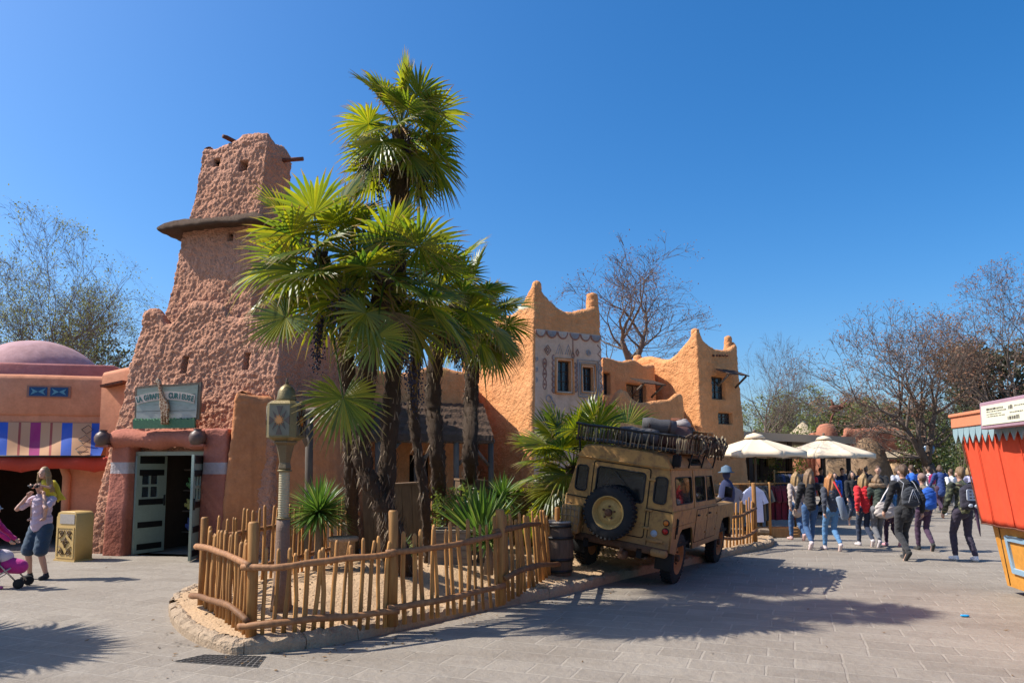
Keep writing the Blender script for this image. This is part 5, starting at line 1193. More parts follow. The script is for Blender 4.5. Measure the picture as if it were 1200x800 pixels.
# ------------------------------------------------------------------ market: flat roof, umbrellas, clothing
M_canvas = basic('cream_canvas', (0.76,0.61,0.43), 0.9, 0.06, 2, 0.1, spec=0.05)
M_canvas2 = M_canvas
fr_ = thing('flat_roof_pergola', 'long flat grey beige market roof on dark posts behind the umbrellas', 'pergola', at_px(920,28))
mb = MB(); a = P(818,508,24.6); b_ = P(1000,512,31.5); ex = (b_-a); ex.z = 0; L = ex.length; exn = ex.normalized(); M = frame_M(Vector((a.x, a.y, a.z)), exn)
mb.box((L/2, 0.0, -1.6), (L, 0.30, 3.4), M); mb.build('roof', basic('beige_roof_board', (0.42,0.31,0.21), 0.85, 0.15), fr_, world=True, smooth=False)
for t in (0.02, 0.3, 0.55, 0.78, 0.98):
    for o in (-0.15, -3.0):
        mb = MB(); q = M @ Vector((L*t, 0, o)); mb.box((q.x, q.y, (a.z-0.15)/2), (0.14, 0.14, a.z-0.15)); mb.build('post', M_darkwood, fr_, world=True, smooth=False)
mb = MB(); mb.box((L/2, -a.z/2+0.0, -3.25), (L, a.z-0.2, 0.06), M); mb.build('back_wall', M_darkwood, fr_, world=True, smooth=False)
for k in range(8):
    mb = MB(); u = L*(0.06+0.115*k); mb.box((u, -0.75-0.1*(k % 3), -3.1), (0.55, 0.5, 0.1), M); tag(mb.build('hanging_cloth', basic('bazaar_cloth_%d' % (k % 5), [(0.25,0.05,0.04),(0.10,0.14,0.05),(0.30,0.2,0.06),(0.06,0.08,0.2),(0.35,0.3,0.25)][k % 5], 0.9, 0.4, 8), smooth=False), '%s cloth, %s from the left on the back wall under the market roof' % (['brick red','olive','ochre','navy','pale tan'][k % 5], ['first','second','third','fourth','fifth','sixth','seventh','last'][k]), 'cloth', 'cloths on the market back wall')
def umbrella(label, px, Y, wpx, pyt, pyb):
    c = at_px(px, Y); Rr = wpx/2/FPX*Y*1.03; zt_ = P(px, pyt, Y).z; zb_ = P(px, pyb, Y).z; th = thing('parasol', label, 'parasol', c, R(12), 'cream parasols over the clothing stall')
    n = 8; mb = MB(); seg = 8
    for k in range(n):
        for s_ in range(seg+1):
            a = 2*math.pi*(k+s_/seg)/n
            for r in range(9):
                t = r/8; f = math.cos(math.pi/n)/math.cos((s_/seg-0.5)*2*math.pi/n); sag = 0.05*math.sin(math.pi*s_/seg)*t
                mb.v.append((Rr*t*f*math.cos(a), Rr*t*f*math.sin(a), zt_-(zt_-zb_-0.16)*t**1.12-sag))
            t = 1.0; mb.v.append((Rr*f*1.0*math.cos(a), Rr*f*math.sin(a), zb_-0.02+0.04*math.sin(math.pi*s_/seg)))
        o = k*(seg+1)*10
        for s_ in range(seg):
            for r in range(9): i0 = o+s_*10+r; mb.f.append((i0, i0+1, i0+11, i0+10)); mb.m.append(0)
    ob = mb.build('canopy', M_canvas, th); ob.modifiers.new('t', 'SOLIDIFY').thickness = 0.008
    mb = MB(); mb.lathe([(0.30,0),(0.22,0.10),(0.03,0.16)], 8, 0, Matrix.Translation((0,0,zt_-0.04))); mb.build('vent_cap', M_canvas2, th)
    mb = MB(); mb.tube([(0,0,0.1),(0,0,zt_+0.12)], 0.035, 9); mb.ell((0,0,zt_+0.17), 0.05, 8, 6); mb.build('pole', M_greywood, th)
    mb = MB(); mb.box((0,0,0.05), (0.6,0.6,0.1), bev=0.02); mb.build('base', M_iron, th)
    for k in range(n):
        a = 2*math.pi*k/n; mb = MB(); mb.tube([(0,0,zt_-0.06),(Rr*0.98*math.cos(a),Rr*0.98*math.sin(a),zb_+0.16)], 0.014, 5); mb.build('rib', M_greywood, th)
    return th
umbrella('cream parasol nearer the horned corner house, with the red shirts below', 884, 20.3, 112, 512, 536)
umbrella('cream parasol farther along, in front of the beehive mound', 965, 27, 106, 514, 537)
# clothing racks
def shirt(mb, M, w=0.5, h=0.68, mi=0):
    pts_ = [(-0.08,0),(-w/2,-0.10),(-w/2-0.10,-0.30),(-w/2+0.02,-0.34),(-w/2+0.05,-0.22),(-w/2+0.04,-h),(w/2-0.04,-h),(w/2-0.05,-0.22),(w/2-0.02,-0.34),(w/2+0.10,-0.30),(w/2,-0.10),(0.08,0)]
    f = [(x, 0.035, z) for x, z in pts_]; b_ = [(x, -0.035, z) for x, z in pts_]; n = len(pts_)
    mb.add(f+b_, [tuple(range(n))[::-1], tuple(range(n, 2*n))]+[(i, (i+1) % n, n+(i+1) % n, n+i) for i in range(n)], mi, M)
def cloth_mat(nm, c): 
    m = basic(nm, c, 0.9, 0.22, 5, 0.3, sheen=0.2); return m
ORD = ['first','second','third','fourth','fifth','sixth','seventh','eighth','ninth']
def rack(label, px, Y, py_bar, w, n, mats, rot, nm, shlabel, group, ln=0.68, wood_=M_fence):
    c = at_px(px, Y); zb_ = P(px, py_bar, Y).z; th = thing('clothes_rack', label, 'clothes rack', c, rot)
    for s_ in (-1, 1):
        mb = MB(); mb.tube([(s_*w/2,0,0),(s_*w/2,0,zb_+0.08)], 0.03, 8); mb.build('upright', wood_, th)
        mb = MB(); mb.box((s_*w/2,0,0.04), (0.08,0.55,0.08)); mb.build('foot', wood_, th, smooth=False)
    mb = MB(); mb.tube([(-w/2-0.08,0,zb_),(w/2+0.08,0,zb_)], 0.02, 8); mb.build('rail', wood_, th)
    Mw = wm(th)
    for k in range(n):
        x = -w/2+0.08+(w-0.16)*(k+0.5)/n; mb = MB(); M = Mw @ Matrix.Translation((x, 0, zb_-0.07)) @ Matrix.Rotation(R(78+rnd.uniform(-9,9)), 4, 'Z'); s_ = rnd.uniform(0.9, 1.1); shirt(mb, M @ Matrix.Diagonal((s_,1.3,ln/0.68,1)))
        mb.noise(0.02, 7, k); o = mb.build(nm, mats[k % len(mats)], smooth=False)
        h = MB(); h.tube([M @ Vector((-0.18,0,-0.05)), M @ Vector((0,0,0.01)), M @ Vector((0.18,0,-0.05))], 0.01, 5); h.tube([M @ Vector((0,0,0.01)), M @ Vector((0.0,0,0.085))], 0.006, 5)
        h.build('hanger', M_greywood, o)
        tag(o, shlabel % ORD[k], 'shirt', group)
    return th
M_red = cloth_mat('dark_red_cotton', (0.22,0.02,0.03)); M_gry = cloth_mat('grey_cotton', (0.22,0.23,0.27)); M_wht = cloth_mat('white_blue_cotton', (0.60,0.64,0.80)); M_brn = cloth_mat('brown_patterned_cloth', (0.20,0.12,0.06)); M_khk = cloth_mat('khaki_cotton', (0.25,0.2,0.12)); M_blk = cloth_mat('black_cotton', (0.02,0.02,0.025))
rack('wooden rack of dark red shirts under the nearer parasol', 909, 19.9, 566, 0.95, 9, [M_red], R(4), 'red_shirt', 'dark red shirt, %s from the left on the rack under the nearer parasol', 'dark red shirts on the rack', ln=0.9)
rack('wooden rack of brown and khaki clothes left of the red shirts', 886, 19.3, 566, 0.8, 8, [M_brn, M_khk, M_blk], R(40), 'brown_shirt', 'garment, %s from the left on the brown rack beside the white shirt', 'brown garments on the rack', ln=0.9)
rack('rack of dark folded clothes behind the red shirts', 925, 25.5, 553, 1.2, 8, [M_blk, cloth_mat('navy_cotton', (0.03,0.04,0.10))], R(6), 'dark_shirt', 'dark shirt, %s from the left on the rear rack under the market roof', 'dark shirts on the rear rack', ln=0.6)
c = at_px(873,17.6); th = thing('garment_stand', 'wooden stand displaying a white shirt and a grey shirt behind the short fence', 'clothes rack', c); zb_ = P(870,567,17.6).z
for x in (-0.55, 0.55): mb = MB(); mb.tube([(x,0,0),(x,0,zb_+0.05)], 0.03, 8); mb.build('upright', M_fence, th)
mb = MB(); mb.tube([(-0.65,0,zb_),(0.65,0,zb_)], 0.02, 8); mb.build('rail', M_fence, th)
for x, m_, lb in ((0.17, M_wht, 'white shirt hung facing out behind the short picket fence'), (-0.38, M_gry, 'grey shirt hung beside the white one behind the short picket fence')):
    mb = MB(); shirt(mb, Matrix.Translation((c.x+x, c.y, zb_-0.06)) @ Matrix.Diagonal((0.95,1.4,1.25 if x > 0 else 0.9,1))); mb.noise(0.02, 5); o = tag(mb.build('shirt', m_, smooth=False), lb, 'shirt')
    h = MB(); h.tube([(c.x+x-.15,c.y,zb_-.1),(c.x+x,c.y,zb_-.04),(c.x+x+.15,c.y,zb_-.1)], 0.01, 5); h.tube([(c.x+x,c.y,zb_-.04),(c.x+x,c.y,zb_+.02)], 0.006, 5); h.build('hanger', M_greywood, o)
c = at_px(850,16.6); th = thing('display_torso', 'dark display bust wearing a blue sun hat beside the jeep bonnet', 'mannequin', c); z = P(848,568,16.6).z
mb = MB(); mb.tube([c, (c.x,c.y,z-0.3)], 0.03, 8); mb.ell((c.x,c.y,z-0.20), (0.19,0.13,0.34), 14, 10); mb.ell((c.x,c.y,z+0.24), (0.09,0.1,0.12), 12, 9); mb.tube([(c.x,c.y,z),(c.x,c.y,z+0.18)], 0.05, 8); mb.build('bust', cloth_mat('navy_cotton', (0.03,0.04,0.10)), th, world=True)
mb = MB(); mb.lathe([(0.20,0),(0.12,0.03),(0.11,0.12),(0.02,0.17)], 18, 0, Matrix.Translation((c.x,c.y,z+0.28))); tag(mb.build('sun_hat', basic('blue_grey_felt', (0.10,0.15,0.20), 0.9, 0.2)), 'blue grey sun hat on the dark display bust', 'hat')
M_crate = wood('pale_crate_wood', (0.40,0.22,0.09), (0.26,0.13,0.05))
def crate(label, c, d, rz=0.0, mat=M_crate, name='wooden_crate', group=None, M=None):
    th = thing(name, label, 'crate', c, rz, group, M); x, y, z = d; mb = MB()
    for s_ in (-1, 1):
        for k in range(3): zz_ = z*(0.17+0.33*k); mb.box((0, s_*y/2, zz_), (x, 0.015, z*0.29)); mb.box((s_*x/2, 0, zz_), (0.015, y-0.02, z*0.29))
    mb.box((0,0,0.012), (x-.02,y-.02,0.012)); mb.build('side_boards', mat, th, smooth=False)
    for sx in (-1,1):
        for sy in (-1,1): mb = MB(); mb.box((sx*(x/2-0.03), sy*(y/2-0.03), z/2), (0.035,0.035,z)); mb.build('corner_post', mat, th, smooth=False)
    return th
crate('low orange brown wooden crate on the paving under the red shirts', at_px(908,18.6,0), (0.95,0.45,0.24), R(5))
th = thing('display_table', 'brown display table with folded goods behind the short fence', 'table', at_px(858,21.5))
mb = MB(); mb.box((0,0,0.95), (1.9,0.8,0.05)); mb.build('tabletop', M_fence, th, smooth=False)
for sx in (-1,1):
    for sy in (-1,1): mb = MB(); mb.box((sx*0.88, sy*0.34, 0.46), (0.07,0.07,0.93)); mb.build('leg', M_fence, th, smooth=False)
for k in range(7):
    mb = MB(); c = at_px(858,21.5)+Vector((-0.75+0.25*k, rnd.uniform(-.15,.15), 0.975+0.11)); mb.box(c, (0.2,0.25,0.2+0.1*(k % 3)), bev=0.03); mb.noise(0.02,5); tag(mb.build('folded_goods', [M_brn, M_khk, M_crate, M_gry][k % 4]), '%s stack of folded goods, %s from the left on the display table' % (['brown','khaki','orange','grey'][k % 4], ['first','second','third','fourth','fifth','sixth','last'][k]), 'clothes', 'stacks of goods on the display table')

# ------------------------------------------------------------------ kiosk at the right edge
M_kred = basic('orange_red_canvas', (0.66,0.075,0.028), 0.85, 0.20, 1.6, 0.3); M_kyel = basic('ochre_yellow_paint', (0.56,0.245,0.04), 0.55, 0.35, 2, 0.3); M_kor = basic('salmon_orange_paint', (0.62,0.22,0.11), 0.6, 0.12, 3, 0.1)
M_kblue = basic('grey_blue_paint', (0.24,0.36,0.46), 0.5, 0.2, 4, 0.1); M_kframe = basic('mauve_frame_paint', (0.36,0.22,0.26), 0.5, 0.2, 4); M_cream = basic('cream_board_paint', (0.72,0.68,0.50), 0.5, 0.05, 3, 0.05)
kA = Vector((6.78, 10.7, 0)); kd = Vector((-0.20, -1, 0)).normalized(); kn = Vector((-1, 0.20, 0)).normalized()   # along the side, towards the camera / outward
ks = thing('wagon_kiosk', 'red and yellow wagon kiosk with a menu board at the right edge', 'kiosk', kA)
def kp(u, o, z): return kA+kd*u+kn*o+Vector((0,0,z))
LK = 5.0
mb = MB()
def loft(mb, rows, u0, u1, wid=2.2, nu=30, mi=0):
    "side sheet given (z, outward, endinset) rows, closed by the far end"
    for z, o, e in rows:
        for i in range(nu+1): mb.v.append(tuple(kp(u0+e+(u1-u0-e)*i/nu, o, z)))
    m_ = nu+1; base = len(mb.v)-m_*len(rows)
    for r in range(len(rows)-1):
        for i in range(nu): a = base+r*m_+i; mb.f.append((a, a+m_, a+m_+1, a+1)); mb.m.append(mi)
base_rows = [(0.10,-0.30,0.14),(0.55,-0.23,0.11),(1.02,-0.16,0.08)]
def solid(rows, u0, u1, wid, nm, mat):
    mb = MB()
    for z, o, e in rows:
        for (u, oo) in ((u0+e, o), (u1, o), (u1, -wid-o*0.0+0.0), (u0+e, -wid)): mb.v.append(tuple(kp(u, oo if oo == o else -wid+abs(o)*0.5, z)))
    for r in range(len(rows)-1):
        for k in range(4): a = r*4+k; b_ = r*4+(k+1) % 4; mb.f.append((a, b_, b_+4, a+4)); mb.m.append(0)
    mb.f.append((0,3,2,1)); mb.m.append(0); n = (len(rows)-1)*4; mb.f.append((n, n+1, n+2, n+3)); mb.m.append(0)
    return mb.build(nm, mat, ks, smooth=False, world=True)
solid(base_rows, 0, LK, 2.4, 'lower_body', M_kyel)
solid([(1.02,-0.10,0.05),(2.20,0.02,-0.02)], 0, LK, 2.4, 'upper_body', basic('dark_teal_board', (0.03,0.08,0.08), 0.6, 0.3))
mb = MB(); nu = 120
for j in range(15):
    t = j/14; z = 2.22-1.26*t; o = 0.10-0.155*t
    for i in range(nu+1): u = -0.06+0.14*t+(LK)*i/nu; mb.v.append(tuple(kp(u, o+0.012*math.sin(u*21+t*1.2)*t+0.01*math.sin(u*7), z)))
for j in range(14):
    for i in range(nu): a = j*(nu+1)+i; mb.f.append((a, a+nu+1, a+nu+2, a+1)); mb.m.append(0)
cl = mb.build('side_curtain', M_kred, ks, world=True); cl.modifiers.new('t', 'SOLIDIFY').thickness = 0.012
mb = MB()
for i in range(9):  # far-end return of the curtain
    t = i/8; 
    for j in range(8): q = j/7; z = 2.16-1.2*q; mb.v.append(tuple(kp(-0.06+0.14*q, 0.10-0.155*q-2.0*t, z)))
for i in range(8):
    for j in range(7): a = i*8+j; mb.f.append((a, a+8, a+9, a+1)); mb.m.append(0)
mb.build('end_curtain', M_kred, ks, world=True)
mb = MB()
for k in range(70): z = 2.14-0.017*k; mb.ell(kp(-0.075+0.14*(2.16-z)/1.2, 0.11-0.155*(2.16-z)/1.2, z), 0.012, 5, 4)
mb.build('edge_braid', M_beam, ks, world=True)
for k in range(7):
    us = 0.45+0.62*k; mb = MB(); mb.tube([kp(us-0.02+0.02*t/6, 0.122-0.155*t/6+0.012*math.sin((us)*21+t/6*1.2)*t/6, 2.2-1.22*t/6) for t in range(7)], 0.006, 5); mb.build('curtain_seam', M_kred, ks, world=True)
mb = MB(); mb.tube([kp(0.08+LK*t/40, -0.035+0.012*math.sin((0.08+LK*t/40)*21+1.2), 0.965+.006*math.sin(t)) for t in range(41)], 0.012, 6); mb.build('curtain_hem', M_beam, ks, world=True)
for k in range(6):
    mb = MB(); us = 0.25+0.8*k; mb.tube([kp(us+.02*t, -0.292+0.135*t/2, 0.12+0.44*t) for t in (0,1,2)], 0.007, 4); mb.build('board_joint', M_darkwood, ks, world=True)
def kbox(nm, u0, u1, o0, o1, z0, z1, mat, bev=0.01, par=None):
    mb = MB(); M = Matrix.Identity(4); ex, ey = kd, kn
    for i in range(3): M[i][0] = ex[i]; M[i][1] = ey[i]; M[i][2] = (0,0,1)[i]; M[i][3] = kA[i]
    mb.box(((u0+u1)/2, (o0+o1)/2, (z0+z1)/2), (abs(u1-u0), abs(o1-o0), z1-z0), M, bev=bev); return mb.build(nm, mat, par or ks, smooth=False, world=True)
kbox('roof_fascia', -0.20, LK, -2.5, 0.20, 2.35, 2.53, M_kor); kbox('roof_lip', -0.23, LK, -2.52, 0.225, 2.51, 2.56, M_kor)
mbd = kbox('menu_frame', 1.20, 3.6, 0.24, 0.35, 2.27, 2.62, M_kframe); kbox('menu_panel', 1.27, 3.53, 0.33, 0.36, 2.32, 2.57, M_cream, 0.0, mbd)
# small written lines on the menu panel (too small to read in the photograph)
M_ink = basic('dark_ink', (0.06,0.05,0.05), 0.6, 0.1); mb = MB(); rg = random.Random(2)
def km(u, z): return kp(u-0.12, 0.3635, 2.34+(z-2.40)*0.56)
for (u0, u1, z, h) in ((1.55,2.0,2.72,.026),(1.55,2.1,2.66,.014),(1.55,1.95,2.60,.012),(1.55,2.05,2.55,.012),(2.15,2.25,2.70,.05),(2.3,2.6,2.71,.014),(2.18,2.5,2.58,.014),(2.12,2.42,2.47,.045),(2.65,3.2,2.72,.02),(2.7,3.3,2.62,.014),(2.7,3.1,2.54,.014)):
    u = u0
    while u < u1: w = rg.uniform(.008,.02); mb.add([km(u, z-h), km(u+w, z-h), km(u+w, z+h*rg.uniform(.3,1)), km(u, z+h*rg.uniform(.4,1))], [(0,3,2,1)]); u += w+rg.uniform(.006,.02)
o = mb.build('menu_writing', M_ink, mbd, smooth=False, world=True)
M_pen = basic('grey_teal_paint', (0.26,0.36,0.38), 0.55, 0.2, 6)
pn = 0
for k in range(26):
    u = -0.20+0.20*k; M = frame_M(kp(u, 0.17, 2.36), kd); p = plate('pennant', [(0.01,0),(0.01,-0.10),(0.10,-0.24),(0.19,-0.10),(0.19,0)], [], 0.014, M_pen, ks, frame_M(kp(u, 0.175, 2.355), kd), world=True)
# framed panel on the base, following its slope
sl = Vector((0,0,1))*0.92+kn*0.14; sl.normalize()
Mp = frame_M(kp(0.55, -0.286, 0.30+0.0), kd, sl) @ Matrix.Translation((0,0,0.0))
Mp = frame_M(kp(0.45, -0.265, 0.32), kd, sl)
plate('panel_frame', rrect(0,0,0.95,0.52,0.02,2), [rrect(0.07,0.07,0.88,0.45,0.01,2)], 0.06, M_kblue, ks, Mp, world=True)
plate('panel_frame', rrect(1.15,0,2.1,0.52,0.02,2), [rrect(1.22,0.07,2.03,0.45,0.01,2)], 0.06, M_kblue, ks, Mp, world=True)
for u in (0.9, 4.0):
    for o in (-0.75, -1.9):
        mb = MB(); M = Matrix.Translation(kp(u, o, 0.26)) @ Matrix.Rotation(math.atan2(kd.y, kd.x), 4, 'Z') @ Matrix.Rotation(math.pi/2, 4, 'X'); mb.lathe([(0.08,-0.05),(0.26,-0.05),(0.27,0),(0.26,0.05),(0.08,0.05)], 24, 0, M); mb.build('wheel', M_darkwood, ks, world=True)
# drain and litter
dg_ = thing('drain_grate', 'dark perforated drain grate in the paving beside the kerb corner', 'drain', G(256,773,0)); 
q = [G(203,775), G(302,782), G(312,769), G(240,767)]
mb = MB(); 
for i in range(14):
    for j in range(5):
        a = q[0].lerp(q[1], (i+.12)/14).lerp(q[3].lerp(q[2], (i+.12)/14), (j+.12)/5); b_ = q[0].lerp(q[1], (i+.88)/14).lerp(q[3].lerp(q[2], (i+.88)/14), (j+.12)/5); c = q[0].lerp(q[1], (i+.88)/14).lerp(q[3].lerp(q[2], (i+.88)/14), (j+.88)/5); d = q[0].lerp(q[1], (i+.12)/14).lerp(q[3].lerp(q[2], (i+.12)/14), (j+.88)/5)
        mb.add([p+Vector((0,0,0.009)) for p in (a,b_,c,d)], [(0,1,2,3)])
mb.build('slot', M_dark, dg_, world=True, smooth=False)
mb = MB(); mb.add([p+Vector((0,0,0.005)) for p in q], [(0,1,2,3)]); mb.build('plate', basic('grey_cast_iron', (0.20,0.18,0.16), 0.6, 0.3), dg_, world=True, smooth=False)
mb = MB(); c = G(1131,721,0.015); mb.ell(c, (0.06,0.03,0.015), 8, 6); mb.noise(0.012, 20); tag(mb.build('paper_scrap', basic('bright_blue_paper', (0.02,0.30,0.62), 0.6, 0.1)), 'small crumpled bright blue scrap on the paving', 'litter')
# ------------------------------------------------------------------ picket fences
def wobble_tube(mb, pts, r, n, amp, seed, M=None, mi=0):
    mb0 = MB(); mb0.tube(pts, r, n); off = Vector((seed*1.3, seed*0.7, 0)); mb0.v = [tuple(Vector(p)+noise.noise_vector(Vector(p)*3.0+off)*amp) for p in mb0.v]; mb.add(mb0.v, mb0.f, mi, M)
def fence(label, A, B, n, hA, hB, posts=(), rails=(), seed=1, leanx=(0,0), group='rustic picket fence sections', bigpicket=None, zf=None, side=1, pr=0.024, railr=0.034):
    rg = random.Random(seed); A = Vector(A); B = Vector(B); d = (B-A); L = d.length; d.normalize(); nn = Vector((d.y, -d.x, 0))*side   # outward (camera) side
    th = thing('picket_fence', label, 'fence', A, 0, group)
    for k in range(n):
        t = (k+0.6)/(n+0.2)+rg.uniform(-.012,.012); p = A.lerp(B, t); zb_ = (zf(p.x, p.y) if zf else p.z)-0.10; h = hA+(hB-hA)*t+rg.uniform(-0.06, 0.05)
        ln_ = d*(leanx[0]+(leanx[1]-leanx[0])*t+rg.uniform(-.035,.035))+nn*rg.uniform(-.02,.02); b0 = Vector((p.x, p.y, zb_)); tp_ = Vector((p.x, p.y, zb_+0.1+h))+ln_; m_ = b0.lerp(tp_, 0.5)+Vector((rg.uniform(-.018,.018), rg.uniform(-.018,.018), 0))
        mb = MB(); rr_ = pr*rg.uniform(0.8, 1.2); wobble_tube(mb, [b0, b0.lerp(m_, .5)+d*rg.uniform(-.006,.006), m_, m_.lerp(tp_, .5)+d*rg.uniform(-.008,.008), tp_-Vector((0,0,.03)), tp_], [rr_, rr_*.98, rr_*.95, rr_*.92, rr_*.86, rr_*.5], 7, 0.008, k)
        mb.build('picket', M_fence, th, world=True)
    for (p, h, r) in posts:
        p = Vector(p); mb = MB(); wobble_tube(mb, [p-Vector((0,0,.1)), p+Vector((0,0,h*.5))+d*0.01, p+Vector((0,0,h-.02)), p+Vector((0,0,h))], [r*1.05, r, r*.97, r*.75], 12, 0.012, h*9); mb.build('post', M_fence, th, world=True)
    for pts in rails:
        pts = [Vector(q) for q in pts]; mb = MB(); P2 = catmull(pts, 5, False)+[pts[-1]]; wobble_tube(mb, P2, [railr*rg.uniform(.9,1.1) for _ in P2], 10, 0.014, seed+len(pts)); mb.build('rail', M_rail, th, world=True)
    return th
def onY(px, py, Y): return P(px, py, Y)
A = G(289,742,0.16); B = G(237,708,0.16); C = G(459,722,0.2); D = G(588,699,0.22); E = G(650,664,0.26)
fence('left end picket section between the corner post and the leaning end post, reddish rails', B, A, 14, 0.88, 0.93, posts=[(A+Vector((0.03,0.03,0)), 1.08, 0.054), (B+Vector((-0.03,0.05,0)), 1.02, 0.045)], seed=2, side=1, leanx=(0.10,0.02),
    rails=[[P(230,640,B.y-0.03), P(258,646,(A.y+B.y)/2-0.08), P(293,662,A.y-0.05)], [P(224,697,B.y-0.05), P(250,703,(A.y+B.y)/2-0.1), P(270,710,A.y+0.15), P(290,727,A.y-0.09)]])
fence('front picket section nearest the camera, from the corner post to the tall middle post', A, C, 15, 0.76, 0.86, posts=[(C, 1.12, 0.054)], seed=3, leanx=(0.02,0.02),
    rails=[[P(283,665,A.y-0.02), P(330,664,7.22), P(400,655,7.52), P(462,649,C.y-0.04)], [P(279,733,A.y-0.06), P(320,730,7.15), P(400,722,7.5), P(468,715,C.y-0.08)]])
fence('front picket section between the tall middle post and the leaning third post', C, D, 14, 0.88, 0.93, posts=[(D+Vector((-0.02,0,0)), 1.05, 0.055)], seed=4, leanx=(0.0,-0.05),
    rails=[[P(452,648,C.y-0.1), P(520,640,8.2), P(586,626,D.y-0.1)], [P(455,712,C.y-0.1), P(520,702,8.2), P(590,686,D.y-0.1)]])
fence('last picket section before the barrel, its pickets leaning to the left', D, E, 14, 0.95, 0.85, posts=[(E+Vector((0.05,0.1,0)), 0.9, 0.04)], seed=5, leanx=(-0.08,-0.30),
    rails=[[P(580,623,D.y-0.1), P(610,616,9.4), P(640,612,E.y-0.05)], [P(592,678,D.y-0.1), P(622,664,9.3), P(658,660,E.y-0.15)]])
Bk1 = Vector((-2.55, 12.2, 0.25))
fence('rear picket row running back beside the lantern post to the palms', B+Vector((0.06,0.12,0)), Bk1, 30, 0.98, 1.0, posts=[(B.lerp(Bk1, 0.42), 1.32, 0.045)], seed=6, zf=sand_z, pr=0.02,
    rails=[[B+Vector((0,0.1,.75)), B.lerp(Bk1,.5)+Vector((0,0,.78)), Bk1+Vector((0,0,.75))], [B+Vector((0,0.1,.3)), B.lerp(Bk1,.5)+Vector((0,0,.28)), Bk1+Vector((0,0,.3))]])
F0 = Vector((4.25, 14.95, 0.14)); F1 = P(885,632,15.9); F1.z = 0.14
fence('short curved picket section beyond the jeep, in front of the white shirt', F0, F1, 10, 0.85, 0.95, posts=[(F1, 1.28, 0.05)], seed=7,
    rails=[[F0+Vector((0,-.08,.62)), F0.lerp(F1,.5)+Vector((0,-.1,.60)), F1+Vector((0,-.08,.74))], [F0+Vector((0,-.08,.2)), F0.lerp(F1,.5)+Vector((0,-.1,.14)), F1+Vector((0,-.08,.26))]])
fence('low picket row half hidden behind the palm trunks', Bk1+Vector((0.1,0.1,0)), Vector((-0.7,13.6,0.25)), 16, 0.85, 0.9, seed=8, zf=sand_z, rails=[[Bk1+Vector((0.1,0.05,.6)), Vector((-0.7,13.55,.85))]])

# ------------------------------------------------------------------ lantern post
lpost = G(329,718,0.2); lpost.z = 0.14
lt = thing('lantern_post', 'brass and stone lantern post with a star pattern lantern inside the fence', 'street lamp', lpost, R(-6))
M_brass = basic('aged_brass', (0.19,0.145,0.065), 0.45, 0.35, 9, 0.3, metallic=0.45); M_brassd = basic('dark_bronze', (0.15,0.11,0.06), 0.5, 0.4, 9, 0.3, metallic=0.4)
mb = MB(); mb.tube([(0,0,-0.05),(0.01,0,0.4),(0,0,0.95),(0,0,1.08)], [0.125,0.095,0.075,0.072], 14); mb.noise(0.012, 6); mb.build('stone_base', basic('grey_brown_plinth', (0.20,0.13,0.09), 0.8, 0.35, 6, 0.5), lt)
mb = MB(); nseg = 70; nr_ = 20
for j in range(nseg+1):
    z = 1.08+0.52*j/nseg
    for k in range(nr_): t = 2*math.pi*k/nr_; r = 0.056+0.006*math.cos(5*t+j*0.9)*math.cos(5*t-j*0.9); mb.v.append((r*math.cos(t), r*math.sin(t), z))
for j in range(nseg):
    for k in range(nr_): mb.f.append((j*nr_+k, j*nr_+(k+1) % nr_, (j+1)*nr_+(k+1) % nr_, (j+1)*nr_+k)); mb.m.append(0)
mb.build('braided_shaft', basic('pale_braided_metal', (0.40,0.33,0.2), 0.5, 0.35, 12, 0.3, metallic=0.3), lt)
for z in (1.08, 1.60): mb = MB(); mb.lathe([(0.06,-.012),(0.075,-.01),(0.078,0.008),(0.06,0.012)], 18, 0, Matrix.Translation((0,0,z))); mb.build('collar', M_brass, lt)
mb = MB(); mb.lathe([(0.06,1.60),(0.075,1.63),(0.062,1.69),(0.085,1.80),(0.105,1.88),(0.14,1.91),(0.14,1.925)], 6); mb.build('capital', M_brassd, lt, smooth=False)
LZ = 1.93; lw_, lh_ = 0.34, 0.44
mb = MB(); s_ = lw_/2; c_ = 0.055
oct_ = [(s_,-s_+c_),(s_,s_-c_),(s_-c_,s_),(-s_+c_,s_),(-s_,s_-c_),(-s_,-s_+c_),(-s_+c_,-s_),(s_-c_,-s_)]
def ring8(k, z): return [(x*k, y*k, z) for x, y in oct_]
rows = [ring8(.7, LZ), ring8(1.0, LZ+.035), ring8(1.0, LZ+lh_-.035), ring8(.78, LZ+lh_)]
for r_ in rows: mb.v += r_
for r in range(3):
    for k in range(8): mb.f.append((r*8+k, r*8+(k+1) % 8, (r+1)*8+(k+1) % 8, (r+1)*8+k)); mb.m.append(0)
mb.f.append(tuple(range(8))[::-1]); mb.m.append(0); mb.f.append(tuple(24+k for k in range(8))); mb.m.append(0)
lb = mb.build('lantern', M_brass, lt, smooth=False)
M_glassd = basic('dark_amber_glass', (0.05,0.02,0.015), 0.15, 0.4, 20, 0.0, spec=0.7); M_amber = basic('amber_glass', (0.42,0.16,0.03), 0.2, 0.4, 30, 0.0, spec=0.7); M_pale = basic('tarnished_silver_inlay', (0.15,0.135,0.10), 0.35, 0.3, 12, 0.1, metallic=0.4)
